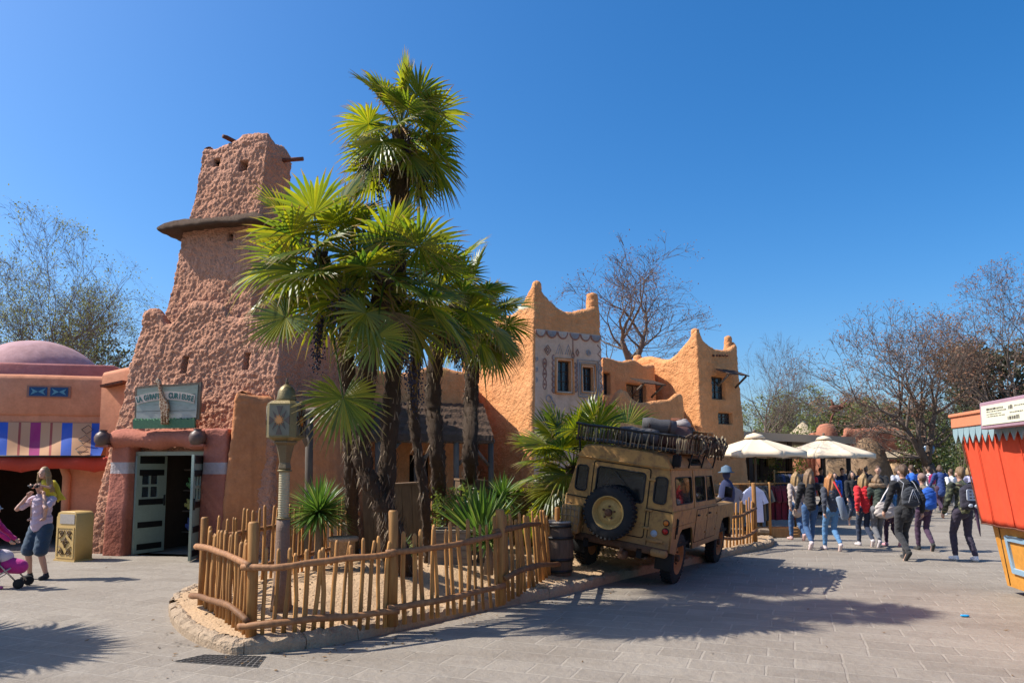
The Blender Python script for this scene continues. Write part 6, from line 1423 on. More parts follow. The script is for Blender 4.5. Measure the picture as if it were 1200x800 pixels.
for k in range(4):
    M = Matrix.Rotation(k*math.pi/2, 4, 'Z') @ Matrix.Translation((0,-s_-0.004,LZ+lh_/2)) @ Matrix.Rotation(math.pi/2, 4, 'X')
    plate('face_inlay', [(-.115,-.165),(.115,-.165),(.115,.165),(-.115,.165)], [], 0.006, M_pale, lb, M)
    o = None
    for q in range(8):
        a = q*math.pi/4+math.pi/8*0; ra = 0.155 if q % 2 == 0 else 0.13
        tri = [(0.062*math.cos(a-.38), 0.062*math.sin(a-.38)), (ra*math.cos(a-.30)*(1 if q % 2 else .78), ra*math.sin(a-.30)*1.05), (ra*math.cos(a+.30)*(1 if q % 2 else .78), ra*math.sin(a+.30)*1.05), (0.062*math.cos(a+.38), 0.062*math.sin(a+.38))]
        if q % 2 == 0 or True: plate('dark_pane', [tri[1], tri[2], (0.05*math.cos(a), 0.05*math.sin(a))] if q % 2 == 0 else [(0.11*math.cos(a),0.145*math.sin(a)), (0.055*math.cos(a+.3),0.055*math.sin(a+.3)), (0.055*math.cos(a-.3),0.055*math.sin(a-.3))], [], 0.008, M_glassd, lb, M @ Matrix.Translation((0,0,0.003)))
    st_ = [((0.062 if j % 2 == 0 else 0.030)*math.cos(j*math.pi/12), (0.062 if j % 2 == 0 else 0.030)*math.sin(j*math.pi/12)) for j in range(24)]
    plate('amber_star', st_, [], 0.010, M_amber, lb, M @ Matrix.Translation((0,0,0.007)))
mb = MB(); mb.lathe([(0.105,LZ+lh_),(0.11,LZ+lh_+.02),(0.10,LZ+lh_+.06),(0.095,LZ+lh_+.11),(0.07,LZ+lh_+.155),(0.03,LZ+lh_+.185),(0.012,LZ+lh_+.20)], 20); mb.build('dome_cap', M_brass, lt)
mb = MB(); mb.lathe([(0.012,LZ+lh_+.195),(0.022,LZ+lh_+.21),(0.01,LZ+lh_+.225),(0.016,LZ+lh_+.235),(0.002,LZ+lh_+.26)], 10); mb.build('finial', M_brassd, lt)

# ------------------------------------------------------------------ barrel, planters, crates, bin
bc = G(654,662,0.3); bc.z = sand_z(bc.x, bc.y)-0.02
br_ = thing('wooden_barrel', 'old dark wooden barrel with iron hoops between the fence end and the jeep', 'barrel', bc)
H_ = 0.80; mb = MB(); n = 40; prof = [(0.20+0.035*math.sin(math.pi*z/12), H_*z/12) for z in range(13)]
for r, z in prof:
    for k in range(n): t = 2*math.pi*k/n; rr_ = r*(1-(0.018 if k % 4 == 0 else 0)); mb.v.append((rr_*math.cos(t), rr_*math.sin(t), z))
for j in range(12):
    for k in range(n): mb.f.append((j*n+k, j*n+(k+1) % n, (j+1)*n+(k+1) % n, (j+1)*n+k)); mb.m.append(0)
mb.build('staves', wood('grey_brown_stave', (0.15,0.10,0.065), (0.07,0.045,0.03)), br_)
mb = MB(); mb.lathe([(0.01,H_-.03),(0.19,H_-.03)], n); mb.lathe([(0.185,H_-.03),(0.185,H_+.005),(0.205,H_+.005),(0.206,H_-.02)], n, cap=False); mb.build('lid', basic('grey_weathered_lid', (0.36,0.31,0.25), 0.8, 0.3, 9), br_)
for z in (0.07, 0.24, 0.56, 0.73): r = 0.205+0.035*math.sin(math.pi*z/H_); mb = MB(); mb.lathe([(r,z-.02),(r+.005,z-.02),(r+.005,z+.02),(r,z+.02)], n, cap=False); mb.build('hoop', M_iron, br_)
pl = thing('wooden_planter', 'square grey wooden planter box holding the shrub behind the fence', 'planter', (P(527,620,11.0).x, 11.2, 0.28))
M_plank = wood('grey_plank', (0.30,0.25,0.19), (0.17,0.14,0.10), scale=(2,2,16))
mb = MB(); 
for k in range(4):
    for s_ in (-1,1): mb.box((0, s_*0.26, 0.08+0.125*k), (0.62,0.03,0.118)); mb.box((s_*0.30, 0, 0.08+0.125*k), (0.03,0.49,0.118))
mb.build('side_boards', M_plank, pl, smooth=False); mb = MB(); mb.box((0,0.27,0.545),(0.70,0.08,0.03)); mb.box((0,-0.27,0.545),(0.70,0.08,0.03)); mb.box((0.31,0,0.545),(0.08,0.46,0.03)); mb.box((-0.31,0,0.545),(0.08,0.46,0.03)); mb.build('rim', M_plank, pl, smooth=False)
mb = MB(); mb.box((0,0,0.5),(0.58,0.48,0.03)); mb.build('soil', basic('dark_soil', (0.05,0.035,0.025), 0.95, 0.4), pl, smooth=False)
def boardbox(label, px, py0, py1, Y, w, rz=0.1, tilt=0.0, nm='wooden_case', d=0.5, mat=None):
    c = P(px, py1, Y); t = P(px, py0, Y); h = t.z-c.z; th = thing(nm, label, 'crate', (c.x, Y, c.z), rz)
    th.rotation_euler = (0, tilt, rz); mb = MB(); k = max(3, int(w/0.14))
    for i in range(k): mb.box((-w/2+w*(i+.5)/k, -d/2, h/2), (w/k*0.96, 0.025, h)); mb.box((-w/2+w*(i+.5)/k, d/2, h/2), (w/k*0.96, 0.025, h))
    for s_ in (-1,1): mb.box((s_*(w/2), 0, h/2), (0.025, d-0.03, h))
    mb.build('side_boards', mat or M_darkwood2, th, smooth=False); mb = MB(); mb.box((0,0,h+.015), (w+.06,d+.06,0.03)); mb.build('lid', mat or M_darkwood2, th, smooth=False); return th
M_darkwood2 = wood('mid_brown_board', (0.20,0.125,0.065), (0.11,0.065,0.035))
boardbox('tall brown boarded case standing behind the slim dark trunk', 547, 563, 640, 12.6, 0.42, 0.25, 0.05, nm='boarded_case')
boardbox('wide brown boarded case behind the bent shaggy trunk', 463, 568, 650, 12.2, 0.95, 0.12, -0.05, nm='boarded_case')
boardbox('brown boarded partition behind the small yellow green yucca', 622, 574, 640, 13.6, 0.75, 0.3, 0, d=0.1, nm='board_partition')
boardbox('low grey board box at the foot of the rear picket row', 398, 615, 645, 12.0, 0.5, 0.1, 0, mat=M_plank, nm='board_box')
st_ = thing('stone_stool', 'small round pale stone slab beside the left palm trunk', 'stone slab', P(402,640,10.4)); c = P(402,631,10.3); mb = MB(); mb.lathe([(0.17,-.25),(0.17,-.035),(0.21,-.03),(0.22,0.01),(0.20,0.03),(0.02,0.035)], 18, 0, Matrix.Translation(c)); mb.build('slab', M_kerb, st_, world=True)

tb = thing('litter_bin', 'ochre box shaped litter bin with cut out scroll pattern beside the tower', 'litter bin', G(86,656), R(-24))
M_bin = basic('ochre_enamel', (0.50,0.33,0.12), 0.45, 0.12, 4, 0.1)
bw, bd_, bh_ = 0.56, 0.36, 0.93
mb = MB(); prof = []  # side profile in xz with rounded shoulder
outl = [(-bw/2,0),(bw/2,0),(bw/2,bh_-.06),(bw/2-.05,bh_-.01),(bw/2-.10,bh_),(-bw/2+.12,bh_),(-bw/2+.04,bh_-.03),(-bw/2,bh_-.12)]
plate('body', outl, [], bd_, M_bin, tb, Matrix.Rotation(math.pi/2, 4, 'X'), bev=0.012)
sign_ = -1
fM = Matrix.Translation((0,-bd_/2-0.004,0)) @ Matrix.Rotation(math.pi/2, 4, 'X')
M_steel = basic('dull_steel', (0.40,0.36,0.33), 0.35, 0.2, 4, 0.1, metallic=0.6)
plate('opening_flap', rrect(-0.17,0.70,0.24,0.88,0.01,2), [], 0.012, M_steel, tb, fM)
plate('raised_frame', rrect(-0.24,0.06,0.24,0.64,0.01,2), [rrect(-0.215,0.085,0.215,0.615,0.01,2)], 0.014, M_bin, tb, fM)
M_scr = basic('dark_brown_scrollwork', (0.10,0.055,0.025), 0.6, 0.3)
def spiral(cx, cy, r, sx, sy, turns=1.6): return [(cx+sx*r*(1-t/24)*math.cos(t/24*turns*6.28), cy+sy*r*(1-t/24)*math.sin(t/24*turns*6.28)) for t in range(22)]
def scrollwork(M, w, h, y0, par):
    mb = MB(); paths = []
    for sx in (-1, 1):
        for sy in (-1, 1): paths.append(spiral(sx*w*0.26, y0+sy*h*0.33, w*0.16, sx, sy)); paths.append([(sx*w*0.05, y0+sy*h*0.45), (sx*w*0.25, y0+sy*h*0.22), (sx*w*0.42, y0+sy*h*0.14)])
        paths.append(spiral(sx*w*0.13, y0, w*0.11, sx, 1, 1.1)); paths.append([(0, y0-h*0.2), (sx*w*0.08, y0), (0, y0+h*0.2)])
    for p in paths: mb.tube([M @ Vector((x, y, 0.008)) for x, y in p], 0.010, 5)
    mb.build('scrollwork', M_scr, par)
scrollwork(fM, 0.42, 0.5, 0.35, tb)
sM = Matrix.Translation((-bw/2-0.002,0,0)) @ Matrix.Rotation(-math.pi/2, 4, 'Z') @ Matrix.Rotation(math.pi/2, 4, 'X'); scrollwork(sM, 0.28, 0.5, 0.38, tb)
plate('raised_frame', rrect(-0.15,0.08,0.15,0.68,0.01,2), [rrect(-0.13,0.10,0.13,0.66,0.01,2)], 0.014, M_bin, tb, sM)
mb = MB(); mb.box((0,0,0.015),(bw+.03,bd_+.03,0.03)); mb.build('plinth', M_bin, tb, smooth=False)

# ------------------------------------------------------------------ the off-road estate car
def carpaint():
    m, nt, b = nodes_of('worn_sand_yellow_paint'); v = tex_coord(nt); base = (0.47,0.26,0.07)
    n1 = nz(nt, v, 1.6, 5); n2 = nz(nt, v, 7, 8, 0.75); n3 = nz(nt, v, 30, 4, 0.7); sp = nt.nodes.new('ShaderNodeSeparateXYZ'); lk(nt, v, sp.inputs[0])
    c = mix(nt, n1, base, (0.36,0.18,0.055)); c = mix(nt, ramp(nt, n2, [(0.47,(0,0,0)),(0.62,(0.8,)*3)]), c, (0.19,0.10,0.04)); c = mix(nt, ramp(nt, n3, [(0.58,(0,0,0)),(0.70,(0.6,)*3)]), c, (0.10,0.045,0.025))
    zr = ramp(nt, sp.outputs['Z'], [(0.5,(1,)*3),(1.25,(0.15,)*3)]); ml = nt.nodes.new('ShaderNodeMath'); ml.operation = 'MULTIPLY'; lk(nt, zr, ml.inputs[0]); lk(nt, nz(nt, v, 4, 5), ml.inputs[1])
    c = mix(nt, ml.outputs[0], c, (0.17,0.09,0.05)); lk(nt, c, b.inputs['Base Color']); b.inputs['Roughness'].default_value = 0.62; b.inputs['Specular IOR Level'].default_value = 0.3
    bump(nt, b, n2, 0.12, 0.006); return m
M_car = carpaint(); M_tyre = basic('black_tyre_rubber', (0.017,0.017,0.018), 0.85, 0.35, 12, 0.3); M_rim = basic('dull_yellow_rim_paint', (0.40,0.25,0.08), 0.6, 0.35, 6, 0.3); M_rimr = basic('rusty_orange_rim_paint', (0.36,0.15,0.05), 0.7, 0.4, 6, 0.3)
M_under = basic('black_underbody', (0.012,0.011,0.010), 0.9, 0.3); M_cg = glass('car_glass', (0.02,0.027,0.03), 0.04, 0.38); M_rub = basic('black_rubber_seal', (0.02,0.02,0.02), 0.7, 0.2)
M_rust = basic('rusty_steel', (0.11,0.055,0.03), 0.8, 0.5, 9, 0.4, metallic=0.2)
fwd = Vector((3.84-2.43, 13.9-11.3, 0)).normalized(); rgt = Vector((fwd.y, -fwd.x, 0)); roll = R(-8.3)
u3 = (Vector((0,0,1))*math.cos(roll)-rgt*math.sin(roll)*-1*-1); 
# roll: left side up, so the up axis tips to the right and the right axis tips down
u3 = Vector((0,0,1))*math.cos(-roll)+rgt*math.sin(-roll); r3 = rgt*math.cos(-roll)-Vector((0,0,1))*math.sin(-roll)
JM = Matrix.Identity(4)
cp_ = Vector((2.50, 11.32, 0.0))            # contact point of the right rear tyre's outer edge
off = r3*0.78
org = cp_-off
for i in range(3): JM[i][0] = r3[i]; JM[i][1] = fwd[i]; JM[i][2] = u3[i]; JM[i][3] = org[i]
jp = thing('offroad_car', 'old sand yellow long off-road car tilted on the sand bed, luggage on its roof rack', 'car', M=JM)
def jm(y0=0): return None
SW = 0.84
def side_M(s): # local plate x -> car y, plate y -> car z ; plate z -> outward x
    M = Matrix(((0,0,1,0),(1,0,0,0),(0,1,0,0),(0,0,0,1)))
    return M
def splate(nm, s, outline, holes, th, x, mat, parent, tilt=0.0, zpiv=0.0, bev=0.006):
    M = Matrix.Translation((s*x, 0, 0)) @ (Matrix.Translation((0,0,zpiv)) @ Matrix.Rotation(-s*tilt, 4, 'Y') @ Matrix.Translation((0,0,-zpiv))) @ side_M(s)
    return plate(nm, outline, holes, th, mat, parent, M, bev)
def arch(y, r=0.47, z0=0.50, zc=0.42): # from front to back of arch (decreasing y?) returns points increasing y
    a0 = math.asin((z0-zc)/r); out = []
    for k in range(13): a = math.pi-a0-(math.pi-2*a0)*k/12; out.append((y+r*math.cos(a), zc+r*math.sin(a)))
    return out
def squared_arch(y): return [(y-0.47,0.50),(y-0.44,0.66),(y-0.36,0.80),(y-0.26,0.86),(y+0.26,0.86),(y+0.36,0.80),(y+0.44,0.66),(y+0.47,0.50)]
ZW = 1.14
tub = [(-0.80,0.56)]+squared_arch(0)+squared_arch(2.77)+[(3.32,0.56),(3.36,0.90),(3.34,1.06),(3.28,1.10),(1.98,1.12),(1.96,ZW),(-0.82,ZW)]
body_parts = []
for s in (-1, 1):
    bp_ = splate('side_panel', s, tub, [], 0.035, SW, M_car, jp)
    mb = MB(); mb.tube([(s*(SW+.004),-0.80,ZW+0.003),(s*(SW+.004),1.95,ZW+0.003)], 0.014, 6); mb.build('waist_trim', M_car, bp_)
    # wheel arch liners
    for y in (0, 2.77):
        mb = MB(); pa = squared_arch(y)
        for (ya, za) in pa: mb.v += [(s*(SW-.02), ya, za), (s*(SW-.38), ya, za)]
        for k in range(len(pa)-1): a = k*2; mb.f.append((a, a+1, a+3, a+2)); mb.m.append(0)
        mb.build('arch_liner', M_under, bp_, smooth=False)
    # doors drawn as shut lines standing 2 mm proud, with handle and hinges
    for (y0, y1) in ((0.50,1.22),(1.24,1.93)):
        d = splate('door', s, rrect(y0, 0.60, y1, ZW-0.02, 0.03, 3), [], 0.012, SW+0.017, M_car, jp)
        mb = MB(); mb.box((s*(SW+.035), y0+0.09, 1.03), (0.03,0.10,0.025), bev=0.006); mb.build('handle', M_rub, d)
        for z in (0.72, 1.0): mb = MB(); mb.box((s*(SW+.028), y1-0.03, z), (0.02,0.10,0.03), bev=0.004); mb.build('hinge', M_car, d)
        ol = rrect(y0-.004, 0.596, y1+.004, ZW-0.016, 0.03, 3); mb = MB(); mb.tube([(s*(SW+.018), a, b) for a, b in ol]+[(s*(SW+.018), ol[0][0], ol[0][1])], 0.006, 4); mb.build('shut_line', M_under, d)
    # upper side with windows
    ty = R(10.5); up_ = [(-0.80,ZW),(1.93,ZW),(1.86,1.30),(1.70,1.76),(-0.79,1.76)]
    wins = [rrect(-0.62,1.24,0.30,1.64,0.05), rrect(0.50,1.24,1.14,1.64,0.05), [(1.26,1.24),(1.78,1.24),(1.77,1.30),(1.64,1.64),(1.26,1.64)]]
    us = splate('upper_side', s, up_, wins, 0.03, SW-0.015, M_car, jp, ty, ZW)
    for wv in wins:
        g = splate('side_window', s, wv, [], 0.006, SW-0.018, M_cg, jp, ty, ZW, 0)
        M = Matrix.Translation((s*(SW-0.013+.012), 0, 0)) @ (Matrix.Translation((0,0,ZW)) @ Matrix.Rotation(-s*ty, 4, 'Y') @ Matrix.Translation((0,0,-ZW)))
        mb = MB(); mb.tube([M @ Vector((0, a, b)) for a, b in wv+[wv[0]]], 0.010, 5); mb.build('seal', M_rub, g)
    mb = MB(); M = Matrix.Translation((s*(SW-0.0), 0, 0)) @ (Matrix.Translation((0,0,ZW)) @ Matrix.Rotation(-s*ty, 4, 'Y') @ Matrix.Translation((0,0,-ZW)))
    mb.box((0.0, 0.40, 1.44), (0.022, 0.035, 0.60), M)
    mb.build('pillar_trim', M_car, us, smooth=False)
    mb = MB(); mb.box((s*(SW+.022),-0.55,0.92), (0.012,0.05,0.22), bev=0.004); mb.box((s*(SW+.022),-0.62,0.90),(0.02,0.015,0.3), bev=0.003); mb.build('fuel_flap', M_under, bp_)
# rear wall
RM = Matrix(((1,0,0,0),(0,0,-1,-0.80),(0,1,0,0),(0,0,0,1)))
def rplate(nm, outline, holes, th, mat, parent, off=0.0, tilt=0.0, bev=0.006):
    M = Matrix.Translation((0,-off,0)) @ Matrix.Translation((0,0,ZW)) @ Matrix.Rotation(-tilt, 4, 'X') @ Matrix.Translation((0,0,-ZW)) @ RM
    return plate(nm, outline, holes, th, mat, parent, M, bev)
rplate('rear_panel', [(-0.84,0.60),(0.84,0.60),(0.84,ZW),(0.715,ZW+.62),(-0.715,ZW+.62),(-0.84,ZW)], [rrect(-0.715,1.24,-0.53,1.62,0.05), rrect(0.53,1.24,0.715,1.62,0.05), rrect(-0.45,0.70,0.45,1.72,0.04)], 0.035, M_car, jp, 0.0, 0)
dr = rplate('rear_door', rrect(-0.44,0.71,0.44,1.71,0.04), [rrect(-0.38,1.20,0.38,1.64,0.05)], 0.03, M_car, jp, 0.008)
ol = rrect(-0.447,0.703,0.447,1.717,0.04); mb = MB(); mb.tube([(a, -0.822, b) for a, b in ol+[ol[0]]], 0.007, 4); mb.build('shut_line', M_under, dr)
for wv, nm in ((rrect(-0.38,1.20,0.38,1.64,0.05),'rear_window'), (rrect(-0.715,1.24,-0.53,1.62,0.05),'rear_quarter_window'), (rrect(0.53,1.24,0.715,1.62,0.05),'rear_quarter_window')):
    g = rplate(nm, wv, [], 0.006, M_cg, jp, 0.006, 0, 0); mb = MB(); mb.tube([(a, -0.825, b) for a, b in wv+[wv[0]]], 0.011, 5); mb.build('seal', M_rub, g)
for z in (0.86, 1.12, 1.56): mb = MB(); mb.box((0.475,-0.832,z),(0.12,0.025,0.035), bev=0.005); mb.build('hinge', M_car, dr)
mb = MB(); mb.box((-0.37,-0.845,1.10),(0.05,0.03,0.12), bev=0.008); mb.build('handle', M_rub, dr)
mb = MB(); mb.tube([(-0.1,-0.84,1.60),(0.12,-0.85,1.40)], 0.006, 5); mb.build('wiper', M_rub, dr)
for s in (-1, 1):
    for (z, m_, r) in ((0.98, basic('orange_lamp_lens', (0.55,0.16,0.02), 0.25, 0.1, 5, 0), .036), (0.86, basic('red_lamp_lens', (0.35,0.015,0.01), 0.25, 0.1, 5, 0), .04)):
        mb = MB(); M = Matrix.Translation((s*0.765,-0.818,z)) @ Matrix.Rotation(math.pi/2, 4, 'X'); mb.lathe([(r+.012,0),(r+.012,.018)], 18, 0, M); ring_ = mb.build('tail_light', M_rub, jp)
        mb = MB(); mb.lathe([(r,0.016),(r,0.03),(r*.8,0.045),(.003,0.05)], 18, 0, M); mb.build('lens', m_, ring_)
    mb = MB(); mb.box((s*0.62,-0.83,0.70),(0.26,0.03,0.05), bev=0.008); mb.build('reflector_plate', M_car, jp)
mb = MB(); mb.lathe([(0.05,0),(0.05,.006)], 16, 0, Matrix.Translation((0.60,-0.818,0.80)) @ Matrix.Rotation(math.pi/2, 4, 'X')); mb.build('round_plate', basic('pale_blue_disc', (0.35,0.38,0.42), 0.6, 0.3, 20), jp)
mb = MB(); mb.box((0,-0.80,0.55),(1.66,0.10,0.11), bev=0.015); mb.build('rear_crossmember', M_rust, jp)
for s in (-1,1): mb = MB(); mb.box((s*0.72,-0.87,0.54),(0.24,0.09,0.10), bev=0.02); mb.build('rear_bumperette', M_car, jp)
mb = MB(); mb.box((0.2,-0.90,0.42),(0.12,0.16,0.12), bev=0.02); mb.tube([(0.2,-0.95,0.47),(0.2,-1.0,0.47),(0.2,-1.0,0.53)], 0.025, 8); mb.build('tow_hitch', M_rust, jp)
for x in (-0.50, 0.50): mb = MB(); mb.tube([(x,-0.822,0.62),(x,-0.822,1.14)], 0.005, 4); mb.build('panel_seam', M_under, jp)
mb = MB(); mb.tube([(-0.83,-0.822,ZW),(-0.45,-0.824,ZW)], 0.009, 5); mb.build('panel_seam', M_under, jp); mb = MB(); mb.tube([(0.45,-0.824,ZW),(0.83,-0.822,ZW)], 0.009, 5); mb.build('panel_seam', M_under, jp)
for s in (-1,1):
    mb = MB(); mb.box((s*0.70,-0.50,0.42),(0.26,0.015,0.34), bev=0.004); mb.build('mud_flap', M_rub, jp)
    for y in (0.49, 1.23): mb = MB(); mb.tube([(s*(SW+.02),y,0.60),(s*(SW+.02),y,1.12)], 0.005, 4); mb.build('panel_seam', M_under, jp)
    mb = MB(); mb.tube([(s*(SW+.022),-0.78,0.93),(s*(SW+.022),1.94,0.93)], 0.005, 4); mb.build('swage_line', M_car, jp)
# underbody, floor, frame, axles
mb = MB(); mb.box((0,1.2,0.60),(1.6,4.0,0.05)); mb.box((0.42,1.2,0.48),(0.08,4.1,0.14)); mb.box((-0.42,1.2,0.48),(0.08,4.1,0.14)); mb.build('chassis', M_under, jp, smooth=False)
for y in (0, 2.77): mb = MB(); mb.tube([(-0.62,y,0.38),(-0.15,y,0.38),(-0.08,y,0.38),(0.08,y,0.38),(0.15,y,0.38),(0.62,y,0.38)], [.05,.05,.13,.13,.05,.05], 12); mb.build('axle', M_rust, jp)
mb = MB(); mb.tube([(0.5,-0.5,0.42),(0.5,0.6,0.42)], 0.06, 10); mb.tube([(0.5,-0.5,0.42),(0.52,-0.85,0.42)], 0.022, 7); mb.build('exhaust', M_rust, jp)
# wheels
def make_wheel(M, parent, rimmat, spare=False):
    r = 0.385; w = 0.19; mb = MB(); prof = [(r*.60,-w/2+.015),(r*.72,-w/2),(r*.90,-w/2+.004),(r*.975,-w/2+.02),(r,-w/2+.045),(r,w/2-.045),(r*.975,w/2-.02),(r*.90,w/2-.004),(r*.72,w/2),(r*.60,w/2-.015)]
    mb.lathe(prof, 48, 0, M, cap=False); n = 36
    for k in range(n):
        for sg in (-1, 1):
            a = 2*math.pi*(k+(0.25 if sg > 0 else 0))/n; mb.box((r*0.995*math.cos(a), r*0.995*math.sin(a), sg*0.048), (0.030,0.036,0.075), M, rot=Matrix.Rotation(a, 4, 'Z') @ Matrix.Rotation(R(14*sg), 4, 'X'))
    t = mb.build('spare_wheel' if spare else 'wheel', M_tyre, parent, smooth=True, auto=35)
    mb = MB(); mb.lathe([(r*.62,w/2-.02),(r*.64,w/2-.004),(r*.60,w/2-.006),(r*.57,w/2-.03),(r*.52,w/2-.06),(r*.50,w/2-.075),(r*.36,w/2-.055),(r*.30,w/2-.05),(r*.22,w/2-.06),(r*.14,w/2-.06),(.003,w/2-.06)], 40, 0, M, cap=False)
    mb.lathe([(r*.62,-w/2+.02),(r*.40,-w/2+.03),(.01,-w/2+.04)], 24, 0, M, cap=False); mb.build('rim', rimmat, t, auto=40)
    for k in range(5): a = 2*math.pi*k/5+.3; mb = MB(); mb.lathe([(.017,w/2-.058),(.017,w/2-.035),(.010,w/2-.03)], 6, 0, M @ Matrix.Translation((r*.235*math.cos(a), r*.235*math.sin(a), 0))); mb.build('wheel_nut', M_rust, t, smooth=False)
    mb = MB(); mb.lathe([(.055,w/2-.07),(.055,w/2-.01),(.045,w/2+.002),(.004,w/2+.004)], 14, 0, M); mb.build('hub', M_rust, t)
    return t
for s in (-1, 1):
    for y in (0, 2.77): make_wheel(Matrix.Translation((s*0.70, y, 0.385)) @ Matrix.Rotation(s*math.pi/2, 4, 'Y') @ Matrix.Rotation(R(20*y), 4, 'Z'), jp, M_rimr)
make_wheel(Matrix.Translation((-0.06,-0.945,1.0)) @ Matrix.Rotation(math.pi/2, 4, 'X'), jp, M_rim, True)
mb = MB(); mb.tube([(-0.06,-0.82,1.0),(-0.06,-0.95,1.0)], 0.06, 10); mb.build('spare_bracket', M_rust, jp)
# jerry can with rope net on the left rear corner
jc = MB(); jc.box((-0.66,-0.93,0.80),(0.30,0.19,0.42), bev=0.03); jo = jc.build('jerry_can', M_car, jp)
mb = MB()
for k in range(5): x = -0.80+0.07*k; mb.tube([(x,-1.03,0.60),(x+.02,-1.035,0.8),(x,-1.03,1.0)], 0.006, 5)
for k in range(4): z = 0.64+0.1*k; mb.tube([(-0.82,-1.028,z),(-0.66,-1.035,z+.02),(-0.5,-1.028,z)], 0.006, 5)
mb.build('rope_net', M_fibre2, jo)
# roof
mb = MB(); prs = [(0.725,1.745),(0.735,1.78),(0.715,1.815),(0.66,1.90),(0.60,1.945),(0.43,1.975),(0.2,1.985)]; full = [( x, z) for x, z in prs]+[(-x, z) for x, z in prs[::-1]]
ys_ = [-0.84,-0.82,-0.78,-0.7]+[-0.5+i*0.25 for i in range(9)]+[1.62,1.70,1.76]
for y in ys_:
    e = 0.0
    if y <= -0.78: e = (-0.78-y)/0.06*0.03
    if y > 1.6: e = (y-1.6)/0.16*0.03
    for x, z in full: mb.v.append((x*(1-e*0.6), y, z-e*(1 if z > 1.85 else 0.3)))
m_ = len(full)
for j in range(len(ys_)-1):
    for k in range(m_-1): mb.f.append((j*m_+k, j*m_+k+1, (j+1)*m_+k+1, (j+1)*m_+k)); mb.m.append(0)
mb.f.append(tuple(range(m_))[::-1]); mb.m.append(0); mb.f.append(tuple((len(ys_)-1)*m_+k for k in range(m_))); mb.m.append(0)
rf = mb.build('roof', M_car, jp, auto=40)
for s in (-1,1):
    mb = MB(); mb.tube([(s*0.742,-0.83,1.757),(s*0.742,1.72,1.757)], 0.013, 6); mb.build('gutter', M_car, rf)
    Mz = Matrix(((0,0,1,0),(1,0,0,0),(0,1,0,0),(0,0,0,1)))
    Mt = Matrix.Translation((s*0.695,0,1.862)) @ Matrix.Rotation(-s*R(33), 4, 'Y') @ Mz; plate('roof_window', rrect(0.30,-0.045,0.95,0.045,0.03), [], 0.012, M_cg, rf, Mt); plate('roof_window_frame', rrect(0.28,-0.06,0.97,0.06,0.04), [rrect(0.30,-0.045,0.95,0.045,0.03)], 0.018, M_rub, rf, Mt)
mb = MB(); mb.tube([(-0.70,-0.845,1.757),(0.70,-0.845,1.757)], 0.013, 6); mb.build('gutter', M_car, rf)
mb = MB(); mb.box((0.77,-0.70,1.88),(0.12,0.10,0.18), bev=0.02); mb.build('roof_lamp', M_under, jp)
# bonnet, wings, windscreen, front
mb = MB(); mb.box((0,2.62,1.13),(1.28,1.34,0.07), bev=0.03); mb.box((0,3.30,0.82),(1.24,0.06,0.62), bev=0.02); mb.build('bonnet', M_car, jp)
for s in (-1,1):
    mb = MB(); mb.box((s*0.735,2.65,1.095),(0.23,1.36,0.03), bev=0.01); mb.box((s*0.735,3.34,0.83),(0.22,0.04,0.50), bev=0.01); mb.build('wing', M_car, jp)
    mb = MB(); mb.lathe([(0.095,0),(0.095,.03),(0.08,.045),(0.003,.055)], 20, 0, Matrix.Translation((s*0.73,3.36,0.88)) @ Matrix.Rotation(-math.pi/2, 4, 'X')); mb.build('headlight', M_steel, jp)
    mb = MB(); mb.tube([(s*0.80,1.95,1.15),(s*1.0,2.0,1.32)], 0.008, 5); mb.box((s*1.0,2.0,1.38),(0.13,0.03,0.18), bev=0.015); mb.build('door_mirror', M_rub, jp)
mb = MB(); mb.box((0,3.40,0.50),(1.7,0.06,0.14), bev=0.01); mb.build('front_bumper', M_rust, jp)
wsM = Matrix.Translation((0,1.90,ZW)) @ Matrix.Rotation(R(14)+math.pi/2, 4, 'X'); 
plate('windscreen_frame', [(-0.80,0),(0.80,0),(0.70,0.64),(-0.70,0.64)], [rrect(-0.70,0.10,-0.02,0.54,0.04), rrect(0.02,0.10,0.70,0.54,0.04)], 0.035, M_car, jp, wsM, 0.006)
plate('windscreen', rrect(-0.71,0.09,0.71,0.55,0.04), [], 0.006, M_cg, jp, wsM)
# interior
for (x, y) in ((-0.4,1.15),(0.4,1.15),(-0.4,0.35),(0.0,0.35),(0.4,0.35)):
    mb = MB(); mb.box((x,y,1.18),(0.42,0.14,0.50), bev=0.05); mb.box((x,y+0.24,0.92),(0.42,0.5,0.14), bev=0.05); mb.build('seat', basic('dark_seat_vinyl', (0.05,0.045,0.04), 0.6, 0.3), jp)
mb = MB(); mb.box((0,1.78,1.05),(1.5,0.2,0.22), bev=0.04); mb.tube([(0.38+0.19*math.cos(t*math.pi/10), 1.58+0.03*math.sin(t*math.pi/10), 1.22+0.17*math.sin(t*math.pi/10)) for t in range(21)], 0.014, 6); mb.build('dashboard', M_under, jp)
def inside_thing(nm, label, cat, mb, mat):
    o = mb.build(nm, mat, None); o.data.transform(JM); tag(o, label, cat); return o
mb = MB(); mb.box((0.62,-0.25,1.48),(0.10,0.26,0.28), bev=0.02); inside_thing('red_lantern', 'red box lantern seen through the right rear side window of the car', 'lantern', mb, basic('bright_red_plastic', (0.55,0.03,0.03), 0.5, 0.15, 5))
mb = MB(); mb.box((-0.1,-0.35,0.86),(1.0,0.6,0.45), bev=0.04); inside_thing('storage_trunk', 'dark trunk inside the back of the off-road car', 'trunk', mb, M_darkwood2)
